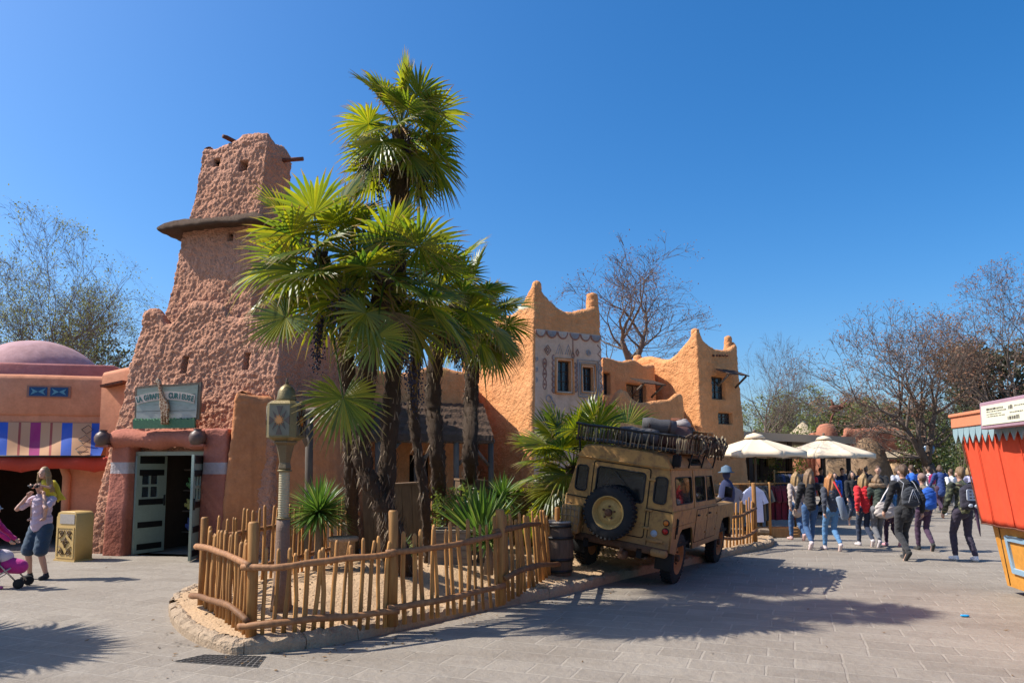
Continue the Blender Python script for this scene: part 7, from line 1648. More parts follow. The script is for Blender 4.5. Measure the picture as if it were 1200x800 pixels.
# roof rack
rk = thing('roof_rack', 'dark roof rack laced with twisted rope on top of the off-road car', 'roof rack', M=JM)
M_rope = basic('twisted_rope', (0.09,0.06,0.04), 0.95, 0.4, 25, 0.8); M_ropep = basic('pale_rope', (0.30,0.24,0.15), 0.95, 0.3, 25, 0.8)
z0, z1 = 2.02, 2.24
def rloop(z, k=1.0): return [(-0.77*k,-0.84*k,z),(0.77*k,-0.84*k,z),(0.77*k,1.92,z),(-0.77*k,1.92,z),(-0.77*k,-0.84*k,z)]
for z, r in ((z0, 0.022), (z1, 0.020)):
    lp_ = rloop(z, 1.0 if z == z0 else 1.03)
    for a, b_ in zip(lp_, lp_[1:]): mb = MB(); mb.tube([Vector(a).lerp(Vector(b_), t/8) for t in range(9)], r, 8); mb.noise(0.015, 3, z); mb.build('rail', M_iron, rk)
for k in range(9): y = -0.78+0.33*k; mb = MB(); mb.tube([(-0.77,y,z0),(0.77,y,z0)], 0.014, 6); mb.build('cross_bar', M_iron, rk)
for k in range(12): x = -0.75+1.5*k/11; mb = MB(); mb.box((x,0.53,z0+.018),(0.07,2.72,0.015)); mb.build('floor_slat', M_greywood, rk, smooth=False)
for y in (-0.72,0.1,0.9,1.7):
    for s in (-1,1): mb = MB(); mb.tube([(s*0.74,y,1.76),(s*0.78,y,z0)], 0.014, 6); mb.build('foot', M_iron, rk)
mb = MB(); rg = random.Random(9)
def lace(a, b_, n, m2=0):
    a, b_ = Vector(a), Vector(b_)
    for k in range(n):
        t = (k+0.5)/n; p = a.lerp(b_, t)+Vector((0,0,z0)); q = a.lerp(b_, t+rg.uniform(-.6,.6)/n)+Vector((0,0,z1+.015)); mid_ = (p+q)/2+Vector((rg.uniform(-.02,.02), rg.uniform(-.02,.02), 0))
        mb.tube([p-Vector((0,0,.03)), mid_, q], rg.uniform(.006,.013), 5, mi=rg.choice((0,1)))
lace((-0.78,-0.86,0),(0.78,-0.86,0),26); lace((0.79,-0.86,0),(0.79,1.92,0),44); lace((-0.79,-0.86,0),(-0.79,1.92,0),40)
# tangled rope swags over the right side
for k in range(46):
    y = 0.2+1.7*rg.random(); mb.tube([(0.83+rg.uniform(-.03,.05), y, z1+rg.uniform(-.02,.10)), (0.90, y+rg.uniform(-.12,.12), 2.17+rg.uniform(-.08,.05)), (0.86+rg.uniform(-.02,.06), y+rg.uniform(-.25,.25), 2.02+rg.uniform(-.10,.04))], rg.uniform(.006,.014), 5, mi=rg.choice((0,0,1)))
for k in range(8):
    y = -0.6+0.3*k; mb.tube([(0.84,y,z1), (0.87,y+.15,z1+.05), (0.86,y+.3,z1)], 0.02, 6)
mb.build('rope_lacing', [M_rope, M_ropep], rk)
def on_rack(nm, label, cat, c, rz=0.0, group=None): return thing(nm, label, cat, M=JM @ Matrix.Translation(Vector(c)) @ Matrix.Rotation(rz, 4, 'Z'), group=group)
ZR = z0+0.03
M_leather = basic('worn_brown_leather', (0.13,0.065,0.05), 0.55, 0.35, 5, 0.4); M_strap = basic('dark_strap', (0.04,0.025,0.02), 0.6, 0.3)
t_ = on_rack('suitcase', 'large worn brown suitcase on the middle of the roof rack', 'suitcase', (0.36,0.25,ZR), R(12)); mb = MB(); mb.box((0,0,0.18),(0.62,0.85,0.34), bev=0.05); mb.noise(0.012,4); mb.build('shell', M_leather, t_)
for y in (-0.25,0.25): mb = MB(); mb.box((0,y,0.18),(0.645,0.05,0.365), bev=0.01); mb.build('strap', M_strap, t_)
mb = MB(); mb.tube([(-0.1,-0.44,0.22),(-0.08,-0.48,0.22),(0.08,-0.48,0.22),(0.1,-0.44,0.22)], 0.012, 6); mb.build('handle', M_strap, t_)
M_roll = basic('blue_grey_tarp', (0.075,0.07,0.07), 0.75, 0.3, 5, 0.4)
for i, (x, y, z, r, l, lb) in enumerate([(0.1,-0.50,0.12,0.12,0.55,'blue grey canvas roll lying at the rear of the roof rack'), (0.32,-0.30,0.30,0.11,0.50,'blue grey canvas roll stacked on top, against the suitcase')]):
    t_ = on_rack('canvas_roll', lb, 'canvas roll', (x,y,ZR+z), R(8+14*i), 'canvas rolls on the roof rack'); mb = MB(); mb.tube([(-l/2,0,0),(-l*.25,0,.01),(0,0,0),(l*.25,0,.01),(l/2,0,0)], [r*.95,r*1.03,r,r*1.03,r*.95], 16); mb.noise(0.012,6); mb.build('roll', M_roll, t_)
    for q in (-.3,.3): mb = MB(); mb.lathe([(r*1.06,-.02),(r*1.09,-.015),(r*1.09,.015),(r*1.06,.02)], 16, 0, Matrix.Translation((q*l,0,0)) @ Matrix.Rotation(math.pi/2, 4, 'Y')); mb.build('strap', M_strap, t_)
t_ = on_rack('wicker_basket', 'brown wicker basket on the right side of the roof rack', 'basket', (0.55,0.95,ZR)); mb = MB()
nb_ = 36
for j in range(14):
    z = 0.30*j/13; r = 0.19+0.05*j/13
    for k in range(nb_): t = 2*math.pi*k/nb_; rr_ = r+0.009*(1 if (k+j) % 2 else -1); mb.v.append((rr_*math.cos(t)*1.2, rr_*math.sin(t), z))
for j in range(13):
    for k in range(nb_): mb.f.append((j*nb_+k, j*nb_+(k+1) % nb_, (j+1)*nb_+(k+1) % nb_, (j+1)*nb_+k)); mb.m.append(0)
mb.f.append(tuple(13*nb_+k for k in range(nb_))); mb.m.append(0)
mb.build('weave', M_crate, t_); mb = MB(); mb.tube([(0.24*1.2*math.cos(t*math.pi/12), 0.24*math.sin(t*math.pi/12), 0.30) for t in range(25)], 0.018, 6); mb.build('rim', M_crate, t_)
t_ = on_rack('cloth_bundle', 'pale grey cloth bundle on top of the suitcase', 'bundle', (0.42,0.62,ZR+0.30)); mb = MB(); mb.ell((0,0,0.07),(0.14,0.13,0.09),14,10); mb.ell((0.02,0,0.15),(0.05,0.05,0.04),10,7); mb.noise(0.03,7); mb.build('bundle', basic('pale_grey_sackcloth', (0.30,0.26,0.24), 0.9, 0.2, 8, 0.5), t_)
t_ = on_rack('tin_hat', 'pale rounded hat shaped tin at the front right of the roof rack', 'hat', (0.5,1.35,ZR+0.12)); mb = MB(); mb.lathe([(0.24,0),(0.15,0.03),(0.14,0.12),(0.08,0.18),(0.003,0.2)], 20); mb.build('crown', basic('pale_khaki_felt', (0.45,0.40,0.32), 0.8, 0.2, 8), t_); 
t_ = on_rack('duffel_bag', 'dark brown duffel bag at the front of the roof rack', 'bag', (0.1,1.4,ZR+0.16)); mb = MB(); mb.tube([(-0.35,0,0),(-0.28,0,.02),(0,0,.03),(0.28,0,.02),(0.35,0,0)], [.10,.17,.19,.17,.10], 14); mb.noise(0.02,5); mb.build('bag', M_strap, t_); mb = MB(); mb.tube([(-0.15,0,.19),(0,0,.28),(0.15,0,.19)], .012, 6); mb.build('handle', M_leather, t_)
crate('dark wooden crate on the left of the roof rack', None, (0.5,0.6,0.3), M=JM @ Matrix.Translation((-0.42,1.0,ZR)), mat=M_darkwood2)
# stone wheel chock under the left rear wheel
lw_pt = JM @ Vector((-0.70,0,0))
# broken kerb blocks at the end of the short fence
rg = random.Random(4)
for k, (px, py) in enumerate([(890,627),(897,631),(903,628)]):
    c = G(px, py); mb = MB(); mb.box((c.x, c.y+.2, 0.17), (0.30,0.22,0.12), rz=rg.random(), bev=0.03); mb.noise(0.03, 5, k); tag(mb.build('stone_block', M_kerb, smooth=False), ['left','middle','right'][k]+' broken grey stone block on the kerb end beside the short fence', 'stone', 'broken blocks on the kerb end')
# ------------------------------------------------------------------ people
def skinmat(nm, c): 
    m = basic(nm, c, 0.5, 0.08, 8, 0.05, spec=0.35); m.node_tree.nodes['Principled BSDF'].inputs['Subsurface Weight'].default_value = 0.05; return m
M_skin = skinmat('light_skin', (0.52,0.30,0.21)); M_eye = basic('eye_dark', (0.03,0.02,0.02), 0.3, 0.1); M_lip = basic('lip_pink', (0.42,0.15,0.12), 0.5, 0.1)
HAIR = dict(blonde=(0.30,0.185,0.075), ginger=(0.38,0.16,0.05), brown=(0.10,0.055,0.03), dark=(0.025,0.018,0.015), lightbrown=(0.20,0.12,0.06), grey=(0.25,0.23,0.21))
def hairmat(k): return basic('hair_'+k, HAIR[k], 0.55, 0.35, 14, 0.6, spec=0.4, bdist=0.01)
def cloth(nm, c, var=0.18): return basic(nm, c, 0.85, var, 5, 0.35, sheen=0.15, bdist=0.01)
def ik(a, b, l1, l2, hint):
    d = b-a; L = min(d.length, (l1+l2)*0.995); dn = d.normalized(); b2 = a+dn*L; x = (l1*l1-l2*l2+L*L)/(2*L); h = math.sqrt(max(0, l1*l1-x*x)); hv = hint-dn*hint.dot(dn)
    if hv.length < 1e-5: hv = Vector((0,-1,0))
    return a+dn*x+hv.normalized()*h, b2
def person(label, pos, H, rz, top, legs, hair='brown', hairlen=0.0, shoes=(0.7,0.7,0.7), stride=0.22, phase=1, coat=0.0, arms=None, fem=False, voxel=0.014, bulk=1.0, sleeve=1.0, shorts=False, hood=None, group=None, tex=None, bun=False, lift=0.05, feet=None, hat=None, skirt=None, headturn=(0,0), lean=0.0, cat='person', seat=None, face=True, headoff=(0,0,0), M=None, name='person', elbow=None):
    """origin between the feet, local +y = facing direction. arms: dict side->(hand target) in local units of H"""
    th = thing(name, label, cat, pos, rz, group, M); k = H; W = wm(th)
    zh = 0.53*k; hw = (0.052 if not fem else 0.056)*k; sw = (0.108 if not fem else 0.097)*k; zs = 0.815*k
    pel = Vector((0,0,zh)); up = Vector((0, math.sin(lean), math.cos(lean))); chest = pel+up*(zs-zh)
    shl = {s: chest+Vector((s*sw,0,-0.012*k)) for s in (-1,1)}
    leg = {}
    for s in (-1,1):
        hip = pel+Vector((s*hw,0,-0.01*k)); sgn = s*phase
        if feet: ank = Vector(feet[s])*k
        else: ank = Vector((s*0.042*k, sgn*stride*0.5*k, 0.05*k+(lift*k if sgn < 0 else 0)))
        kn, an = ik(hip, ank, 0.245*k, 0.245*k, Vector((0,1,0.0))); 
        pitch_ = -0.9 if (not feet and sgn < 0) else 0.0
        fd_ = Vector((s*0.12, math.cos(pitch_), math.sin(pitch_))).normalized(); leg[s] = (hip, kn, an, fd_)
    arm = {}
    for s in (-1,1):
        if arms and s in arms: tgt = Vector(arms[s])*k
        else: tgt = Vector((s*(0.145 if not fem else 0.13)*k*bulk, -s*phase*stride*0.42*k+0.03*k, 0.505*k))
        el, wr = ik(shl[s], tgt, 0.172*k, 0.150*k, Vector((s*elbow[0],elbow[1],elbow[2])) if elbow else Vector((s*0.5,-1,-0.3))); arm[s] = (shl[s], el, wr)
    neck = chest+up*0.035*k; hc = chest+up*0.118*k+Vector((0,0.012*k,0))+Vector(headoff)*k
    hr = Matrix.Rotation(headturn[0], 3, 'Z') @ Matrix.Rotation(headturn[1], 3, 'X')
    hx, hy, hz = 0.044*k, 0.055*k, 0.066*k
    if H < 1.3: hx, hy, hz = hx*1.2, hy*1.2, hz*1.15
    # --- skin
    mb = MB()
    mb.cap(pel+Vector((0,0,0.01*k)), pel+up*0.1*k, 0.075*k*bulk, 0.066*k*bulk, 14, flat=0.72); mb.cap(pel+up*0.12*k, chest-up*0.05*k, 0.064*k*bulk, 0.075*k*bulk, 14, flat=0.68)
    mb.cap(shl[-1]-Vector((0,0,.015*k)), shl[1]-Vector((0,0,.015*k)), 0.035*k, 0.035*k, 10)
    mb.cap(chest-up*0.01*k, hc-up*0.03*k, 0.031*k, 0.029*k, 10)
    mb.ell(hc, (hx, hy, hz), 16, 12, rot=hr); mb.ell(hc+hr @ Vector((0,0.012*k,-0.035*k)), (0.031*k, 0.038*k, 0.034*k), 12, 8)
    mb.ell(hc+hr @ Vector((0,0.056*k,-0.010*k)), (0.009*k,0.014*k,0.014*k), 8, 6)
    for s in (-1,1): mb.ell(hc+hr @ Vector((s*0.046*k,-0.002*k,-0.008*k)), (0.008*k,0.014*k,0.018*k), 8, 6)
    for s in (-1,1):
        hip, kn, an, fd_ = leg[s]; mb.cap(hip, kn, 0.050*k*bulk, 0.033*k, 12); mb.cap(kn, kn.lerp(an, .45), 0.031*k, 0.031*k, 12); mb.cap(kn.lerp(an,.4), an, 0.031*k, 0.021*k, 12)
        mb.cap(an+Vector((0,0,-.02*k)), an+fd_*0.08*k+Vector((0,0,-.03*k)), 0.022*k, 0.018*k, 10)
        a, e, w = arm[s]; mb.cap(a, e, 0.030*k, 0.023*k, 10); mb.cap(e, w, 0.023*k, 0.016*k, 10)
        hd_ = (w-e).normalized(); side = hd_.cross(Vector((0,1,0.2))).normalized(); pm = w+hd_*0.030*k; mb.ell(pm, (0.019*k,0.019*k,0.024*k), 10, 8)
        inw = Vector((-s,0.35,0)).normalized()
        nrm = (inw-hd_*inw.dot(hd_)).normalized(); acr = hd_.cross(nrm)
        for q in range(4):
            o = acr*((q-1.5)*0.0098*k); L = (0.040,0.046,0.044,0.034)[q]*k; p0 = w+hd_*0.040*k+o; p1 = p0+(hd_*0.85+nrm*0.35).normalized()*L*.5; p2 = p1+(hd_*0.55+nrm*0.85).normalized()*L*.5
            mb.cap(p0, p1, .0058*k, .0054*k, 6); mb.cap(p1, p2, .0054*k, .0046*k, 6)
        p0 = w+hd_*0.015*k+acr*(-0.014*k); p1 = p0+(hd_*.6-acr*.6+nrm*.5).normalized()*.026*k; mb.cap(p0, p1, .0068*k, .006*k, 6); mb.cap(p1, p1+(hd_*.8+nrm*.5).normalized()*.018*k, .006*k, .005*k, 6)
    body = fuse(mb, 'body', M_skin, th, max(0.009, voxel*0.75), 2)
    if face:
        for s in (-1,1): mb = MB(); mb.ell(hc+hr @ Vector((s*0.017*k,0.0515*k,0.004*k)), (.0065*k,.004*k,.0045*k), 8, 6); mb.build('eye', M_eye, th)
        mb = MB(); mb.ell(hc+hr @ Vector((0,0.0505*k,-0.034*k)), (.014*k,.004*k,.0045*k), 8, 5); mb.build('mouth', M_lip, th)
    # --- trousers
    mb = MB(); le = 0.42 if shorts else 0.93
    mb.cap(pel+Vector((0,0,0.0)), pel+up*0.05*k, 0.076*k*bulk, 0.072*k*bulk, 16, flat=0.72)
    for s in (-1,1):
        hip, kn, an, fd_ = leg[s]
        if shorts: mb.cap(hip, hip.lerp(kn, .95), 0.056*k*bulk, 0.053*k*bulk, 14)
        else: mb.cap(hip, kn, 0.053*k*bulk, 0.036*k, 14); mb.cap(kn, kn.lerp(an,.4), 0.037*k, 0.037*k, 14); mb.cap(kn.lerp(an,.35), an+Vector((0,0,.015*k)), 0.037*k, 0.027*k, 14)
    fuse(mb, 'trousers' if not shorts else 'shorts', legs, th, voxel, 3, wrinkle=0.005)
    # --- jacket / shirt
    mb = MB(); b_ = bulk*(1.0 if not tex else 1.08)
    mb.cap(pel+up*(0.02*k-coat*k), pel+up*0.1*k, (0.084+coat*0.08)*k*b_, 0.076*k*b_, 16, flat=0.78); mb.cap(pel+up*0.11*k, chest-up*0.045*k, 0.076*k*b_, 0.084*k*b_, 16, flat=0.74)
    mb.cap(shl[-1]-Vector((-.006*k,0,.02*k)), shl[1]-Vector((.006*k,0,.02*k)), 0.043*k, 0.043*k, 12); mb.cap(chest-up*.01*k, chest+up*.022*k, 0.04*k, 0.035*k, 12)
    for s in (-1,1):
        a, e, w = arm[s]
        if sleeve > .6: mb.cap(a, e, 0.041*k*b_**.5, 0.033*k, 12); mb.cap(e, e.lerp(w, .93), 0.033*k, 0.025*k, 12)
        else: mb.cap(a, a.lerp(e, .75), 0.042*k, 0.040*k, 12)
    if sleeve < .6: mb.lathe([(0.02*k, -0.03*k), (0.083*k*b_, -0.03*k), (0.082*k*b_, 0.10*k), (0.02*k, 0.10*k)], 24, 0, Matrix.Translation(pel) @ Matrix.Diagonal((1, 0.80, 1, 1)))
    jk = fuse(mb, 'jacket' if sleeve > .6 else 'shirt', top, th, voxel, 3, wrinkle=0.008)
    if tex == 'puffer':
        ripple(jk.data, 0, None, lambda co: 0.010*np.abs(np.sin(co[:,2]*math.pi/0.075)))
    if hood:
        mb = MB(); n = 14
        for i in range(n): t = math.pi*(0.0+1.0*i/(n-1)); mb.ell(chest+Vector((0.085*k*math.cos(t), -0.045*k*math.sin(t)-0.01*k, 0.045*k)), 0.034*k, 8, 6)
        mb.v = [tuple(Vector(p)+noise.noise_vector(Vector(p)*45)*0.016) for p in mb.v]; mb.build('fur_hood', hood, th)
    # --- shoes
    for s in (-1,1):
        hip, kn, an, fd_ = leg[s]; mb = MB(); up_ = Vector((0,0,1)) if abs(fd_.z) < .3 else Vector((0,.6,.8)); heel = an-up_*0.026*k-fd_*0.012*k
        mb.cap(heel, heel+fd_*0.095*k-up_*.004*k, 0.026*k, 0.021*k, 10); mb.cap(an-up_*.01*k, an+up_*0.008*k, 0.028*k, 0.025*k, 10); fuse(mb, 'shoe', cloth('shoe_%d_%d_%d' % tuple(int(c*99) for c in shoes), shoes, 0.1), th, voxel, 2)
    # --- hair
    hm = hairmat(hair); mb = MB(); mb.ell(hc+hr @ Vector((0,-0.010*k,0.012*k)), (hx*(1.07 if hairlen > 0 else 1.11), hy*1.02, hz*1.03), 16, 12, rot=hr)
    if hairlen > 0:
        for q in range(15):
            a = R(-105+210*q/14); o = hr @ Vector((math.sin(a)*hx*1.0, -math.cos(a)*hy*0.95, 0.0)); wv = (0.6+0.4*math.cos(a)); p0 = hc+o+Vector((0,0,.01*k)); e1 = hc+o*1.2+Vector((0, -.004*k, -hairlen*.5*k)); e2 = hc+o*1.25+Vector((rnd.uniform(-.01,.01)*k, -0.012*k*wv, -hairlen*k*(.75+.25*wv)))
            mb.cap(p0, e1, .017*k, .018*k, 7); mb.cap(e1, e2, .018*k, .008*k, 7)
    if bun: mb.ell(hc+hr @ Vector((0,-0.05*k,0.05*k)), 0.028*k, 10, 8)
    if not hat == 'cap' or hairlen > 0:
        ho = fuse(mb, 'hair', hm, th, max(.009, voxel*.8), 2)
        ripple(ho.data, 0.011*(0.1+hairlen)/0.2+0.003, (15, 15, 2.5))
        if not face: pass
    if hat:
        mb = MB(); hm_ = hat if not isinstance(hat, str) else cloth('grey_blue_cap_cloth', (0.18,0.22,0.28)); M2 = Matrix.Translation(hc) @ hr.to_4x4(); mb.ell((0,-0.004*k,0.026*k), (hx*1.2,hy*1.14,hz*.86), 16, 10, M=M2); mb.ell((0,0.062*k,0.022*k), (0.036*k,0.04*k,0.006*k), 12, 6, M=M2); fuse(mb, 'cap', hm_, th, voxel, 2)
    th['_c'] = tuple(chest); th['_h'] = H
    return th, W @ chest, W, arm, hc
def backpack(label, W, chest_l, H, mat, w=0.30, h=0.42, d=0.16, name='backpack', strapmat=None, extra=None, drop=0.0, group=None):
    "worn on the back; local frame of the wearer"
    c = Vector((0, -0.085*H-d/2*0.85, chest_l.z-h/2+0.02-drop)); th = thing(name, label, 'backpack', M=W @ Matrix.Translation(c), group=group)
    mb = MB(); mb.box((0,0,0),(w*.96,d*.9,h*.9), bev=0.05); mb.ell((0,-d*.1,h*.08),(w*.5,d*.52,h*.50),16,12); mb.ell((0,-d*.30,-h*.2),(w*.38,d*.4,h*.24),14,10); fuse(mb, 'bag', mat, th, .013, 4, wrinkle=0.006)
    sm_ = strapmat or M_strap
    for s in (-1,1): mb = MB(); mb.tube([(s*w*.26,d*.35,h*.40),(s*w*.30,0.06,h*.52),(s*w*.34,d*.5+.13,h*.50),(s*w*.36,d*.5+.20,h*.25)], 0.018, 7, flat=.5); mb.build('strap', sm_, th)
    mb = MB(); mb.tube([(-.03,d*.1,h*.47),(0,d*.1,h*.55),(.03,d*.1,h*.47)], .008, 6); mb.build('handle', sm_, th)
    if extra: extra(th, w, h, d)
    return th
def P0(px, py): q = G(px, py); return Vector((q.x, q.y, 0))
M_jean = cloth('blue_denim', (0.045,0.10,0.21)); M_jeanl = cloth('light_blue_denim', (0.09,0.21,0.38)); M_jeand = cloth('dark_denim', (0.025,0.035,0.065)); M_black = cloth('black_cloth', (0.018,0.018,0.020)); M_greyj = cloth('grey_cloth', (0.14,0.14,0.15))
M_navy = cloth('navy_cloth', (0.02,0.03,0.07)); M_redj = cloth('bright_red_cloth', (0.55,0.02,0.025)); M_green2 = cloth('dark_green_parka_cloth', (0.045,0.06,0.045)); M_beige = cloth('beige_coat_cloth', (0.42,0.34,0.29)); M_fur = basic('brown_fur', (0.30,0.20,0.12), 0.95, 0.4, 30, 0.8)
M_purp = cloth('dark_plum_cloth', (0.06,0.03,0.06)); M_whitec = cloth('white_cotton', (0.68,0.66,0.64), .06); M_bluej = cloth('bright_blue_cloth', (0.03,0.14,0.55)); M_lilac = cloth('pale_pink_cotton', (0.52,0.40,0.46), .1)
GR = 'people walking away across the plaza'
person('blonde woman in a long pale beige coat beside the black padded jacket', P0(935,633), 1.62, R(6), M_beige, M_jean, 'blonde', 0.13, (0.55,0.35,0.32), 0.22, -1, coat=0.12, fem=True, group=GR, face=False)
person('wavy fair brown haired woman in a black padded jacket reaching toward the ginger woman', P0(951,643), 1.70, R(-4), M_black, M_jean, 'lightbrown', 0.15, (0.6,0.5,0.5), 0.26, 1, fem=True, tex='puffer', arms={1:(0.30,0.04,0.77)}, group=GR, face=False)
person('woman with long ginger hair in a dark short jacket and light blue jeans', P0(976,645), 1.60, R(4), cloth('slate_jacket_cloth', (0.05,0.055,0.07)), M_jeanl, 'ginger', 0.21, (0.6,0.5,0.48), 0.24, -1, fem=True, group=GR, face=False)
t1 = thing('shoulder_bag', 'red and grey long scarf bag hanging at the ginger woman\'s right side', 'bag', P0(984,646)); c = P(987,595,15.3); mb = MB(); mb.box((c.x,c.y,c.z),(0.14,0.10,0.5), rot=Matrix.Rotation(R(-14),4,'Y'), bev=.03); mb.build('bag', cloth('grey_scarf_cloth', (0.18,0.22,0.28)), t1, world=True); mb = MB(); mb.tube([(c.x-.16,c.y,c.z+.55),(c.x-.04,c.y-.03,c.z+.30),(c.x+.06,c.y,c.z-.0)], .03, 7, flat=.5); mb.build('strap', M_redj, t1, world=True)
person('woman in a bright red quilted jacket with fair brown hair', P0(1015,640), 1.60, R(2), M_redj, M_jeand, 'blonde', 0.12, (0.55,0.5,0.5), 0.2, -1, fem=True, tex='puffer', group=GR, face=False)
pw, ch, W, arm, hc = person('woman in a dark green parka with a brown fur hood and grey jeans', P0(1031,641), 1.58, R(-6), M_green2, M_greyj, 'lightbrown', 0.04, (0.5,0.45,0.45), 0.24, 1, fem=True, coat=.05, hood=M_fur, bulk=1.08, group=GR, face=False)
tb_ = thing('tote_bag', 'white cloth tote bag slung on the back of the green parka', 'bag', M=W @ Matrix.Translation((0.06,-0.24,0.86)))
mb = MB(); mb.ell((0,0,-0.02),(0.22,0.08,0.20),16,12); mb.ell((0,0,-0.10),(0.24,0.09,0.12),16,10); fuse(mb, 'bag', cloth('cream_tote_cloth', (0.50,0.43,0.38), .1), tb_, .014, 3, wrinkle=.01); mb = MB(); mb.tube([(-.12,0,.10),(-.02,-.02,.30),(.12,.04,.48)], .035, 8, flat=.4); mb.build('strap', cloth('white_strap_cloth', (0.62,0.58,0.56), .05), tb_)
pw, ch, W, arm, hc = person('child in a blue jacket walking left of the tall man in black', P0(1047,640), 1.38, R(8), cloth('teal_blue_cloth', (0.05,0.16,0.30)), M_purp, 'brown', 0.05, (0.6,0.3,0.35), 0.22, -1, group=GR, face=False)
pm, ch, W, arm, hc = person('tall man in black with short hair and a drawstring bag', P0(1063,656), 1.80, R(2), M_black, cloth('charcoal_trousers_cloth', (0.03,0.03,0.033)), 'brown', 0.0, (0.02,0.02,0.02), 0.2, 1, coat=0.06, group=GR, face=False, voxel=.012, bulk=1.08)
db = thing('drawstring_bag', 'black drawstring bag with pale line pattern on the tall man\'s back', 'bag', M=W @ Matrix.Translation((0,-0.22,1.22)))
mb = MB(); mb.ell((0,0,-.02),(.17,.08,.20),16,12); mb.ell((0,0,-.12),(.18,.09,.10),16,10); fuse(mb, 'bag', cloth('charcoal_nylon', (0.035,0.038,0.045)), db, .012, 3, wrinkle=.008)
mb = MB()
for s in (-1,1): mb.tube([(s*.14,.05,-.14),(s*.17,.0,.05),(s*.10,.04,.24),(s*.11,.16,.30)], .005, 5)
mb.build('cord', cloth('pale_cord', (0.45,0.45,0.47)), db); mb = MB()
for s in (-1,1): mb.tube([(0,-.087,.13),(s*.06,-.092,.0),(s*.10,-.092,-.12)], .006, 5); mb.tube([(0,-.087,.06),(s*.035,-.095,-.04)], .005, 5)
mb.build('line_print', cloth('pale_cord', (0.45,0.45,0.47)), db)
pm, ch, W, arm, hc = person('youth in a patterned cap and dark trousers with a blue backpack', P0(1085,645), 1.62, R(-4), cloth('brown_check_cloth', (0.20,0.15,0.10)), M_purp, 'brown', 0.0, (0.03,0.03,0.03), 0.2, -1, group=GR, face=False, hat=cloth('brown_knit_hat', (0.25,0.16,0.13)), arms={-1:(-0.20,0.02,0.68)})
def bp_extra(th, w, h, d):
    mb = MB(); mb.ell((0,-d*.52,-h*.14),(w*.22,.012,h*.12),12,8); mb.build('magenta_patch', cloth('magenta_cloth', (0.35,0.03,0.25)), th)
backpack('bright blue backpack with magenta patches worn by the youth in the cap', W, Vector((0,0,0.81*1.62)), 1.62, cloth('cobalt_nylon', (0.02,0.10,0.42)), .32, .46, .18, extra=bp_extra, drop=.02)
def camo():
    m, nt, b = nodes_of('camouflage_cloth'); v = tex_coord(nt); c = ramp(nt, nz(nt, v, 7, 3), [(0.40,(0.025,0.03,0.02)),(0.5,(0.08,0.09,0.045)),(0.56,(0.15,0.14,0.08)),(0.64,(0.03,0.03,0.03))]); b.inputs['Roughness'].default_value = .9
    nt.nodes[-1] if False else None
    for n in nt.nodes:
        if n.type == 'VALTORGB': n.color_ramp.interpolation = 'CONSTANT'
    lk(nt, c, b.inputs['Base Color']); return m
pm, ch, W, arm, hc = person('young man in a camouflage jacket and white trainers', P0(1131,657), 1.76, R(0), camo(), cloth('dark_plum_jeans', (0.045,0.035,0.055)), 'lightbrown', 0.0, (0.75,0.75,0.75), 0.12, 1, group=GR, face=False, voxel=.012, feet={-1:(-.075,.04,.05), 1:(.085,-.05,.05)}, bulk=1.08)
M_lgr = cloth('pale_grey_panel', (0.45,0.48,0.53))
def bp2(th, w, h, d):
    M = Matrix.Rotation(math.pi/2, 4, 'X'); plate('grey_panel', rrect(-.10,-.04,.10,.17,.03), [], .02, M_lgr, th, Matrix.Translation((-.015,-d*.60,0)) @ M)
    for x, z in ((-.06,-.13),(.05,-.14)): mb = MB(); mb.ell((x,-d*.68,z),(.045,.02,.035),12,8); mb.build('round_patch', M_lgr, th)
    mb = MB()
    for k in range(6): mb.box((-.05+.07*(k % 2),-d*.60-.012,.13-.06*(k//2)),(.04,.004,.02))
    mb.build('dark_print', M_ink, th, smooth=False)
backpack('black backpack with a pale grey printed panel on the camouflage jacket', W, Vector((0,0,0.81*1.76)), 1.76, cloth('black_nylon', (0.025,0.022,0.035)), .34, .48, .19, extra=bp2, drop=.02)
t2 = thing('folded_umbrella', 'closed plum umbrella hanging beside the camouflage jacket', 'umbrella', P0(1146,640)); a = P(1141,583,13.6); b_ = P(1149,628,13.6); mb = MB(); mb.tube([a, a.lerp(b_,.2), a.lerp(b_,.8), b_], [.012,.035,.022,.006], 8); mb.build('canopy', M_purp, t2, world=True); mb = MB(); mb.tube([a+Vector((-.03,0,.0)), a+Vector((-.02,0,.07)), a+Vector((0,0,.08)), a], .009, 6); mb.build('handle', M_iron, t2, world=True)
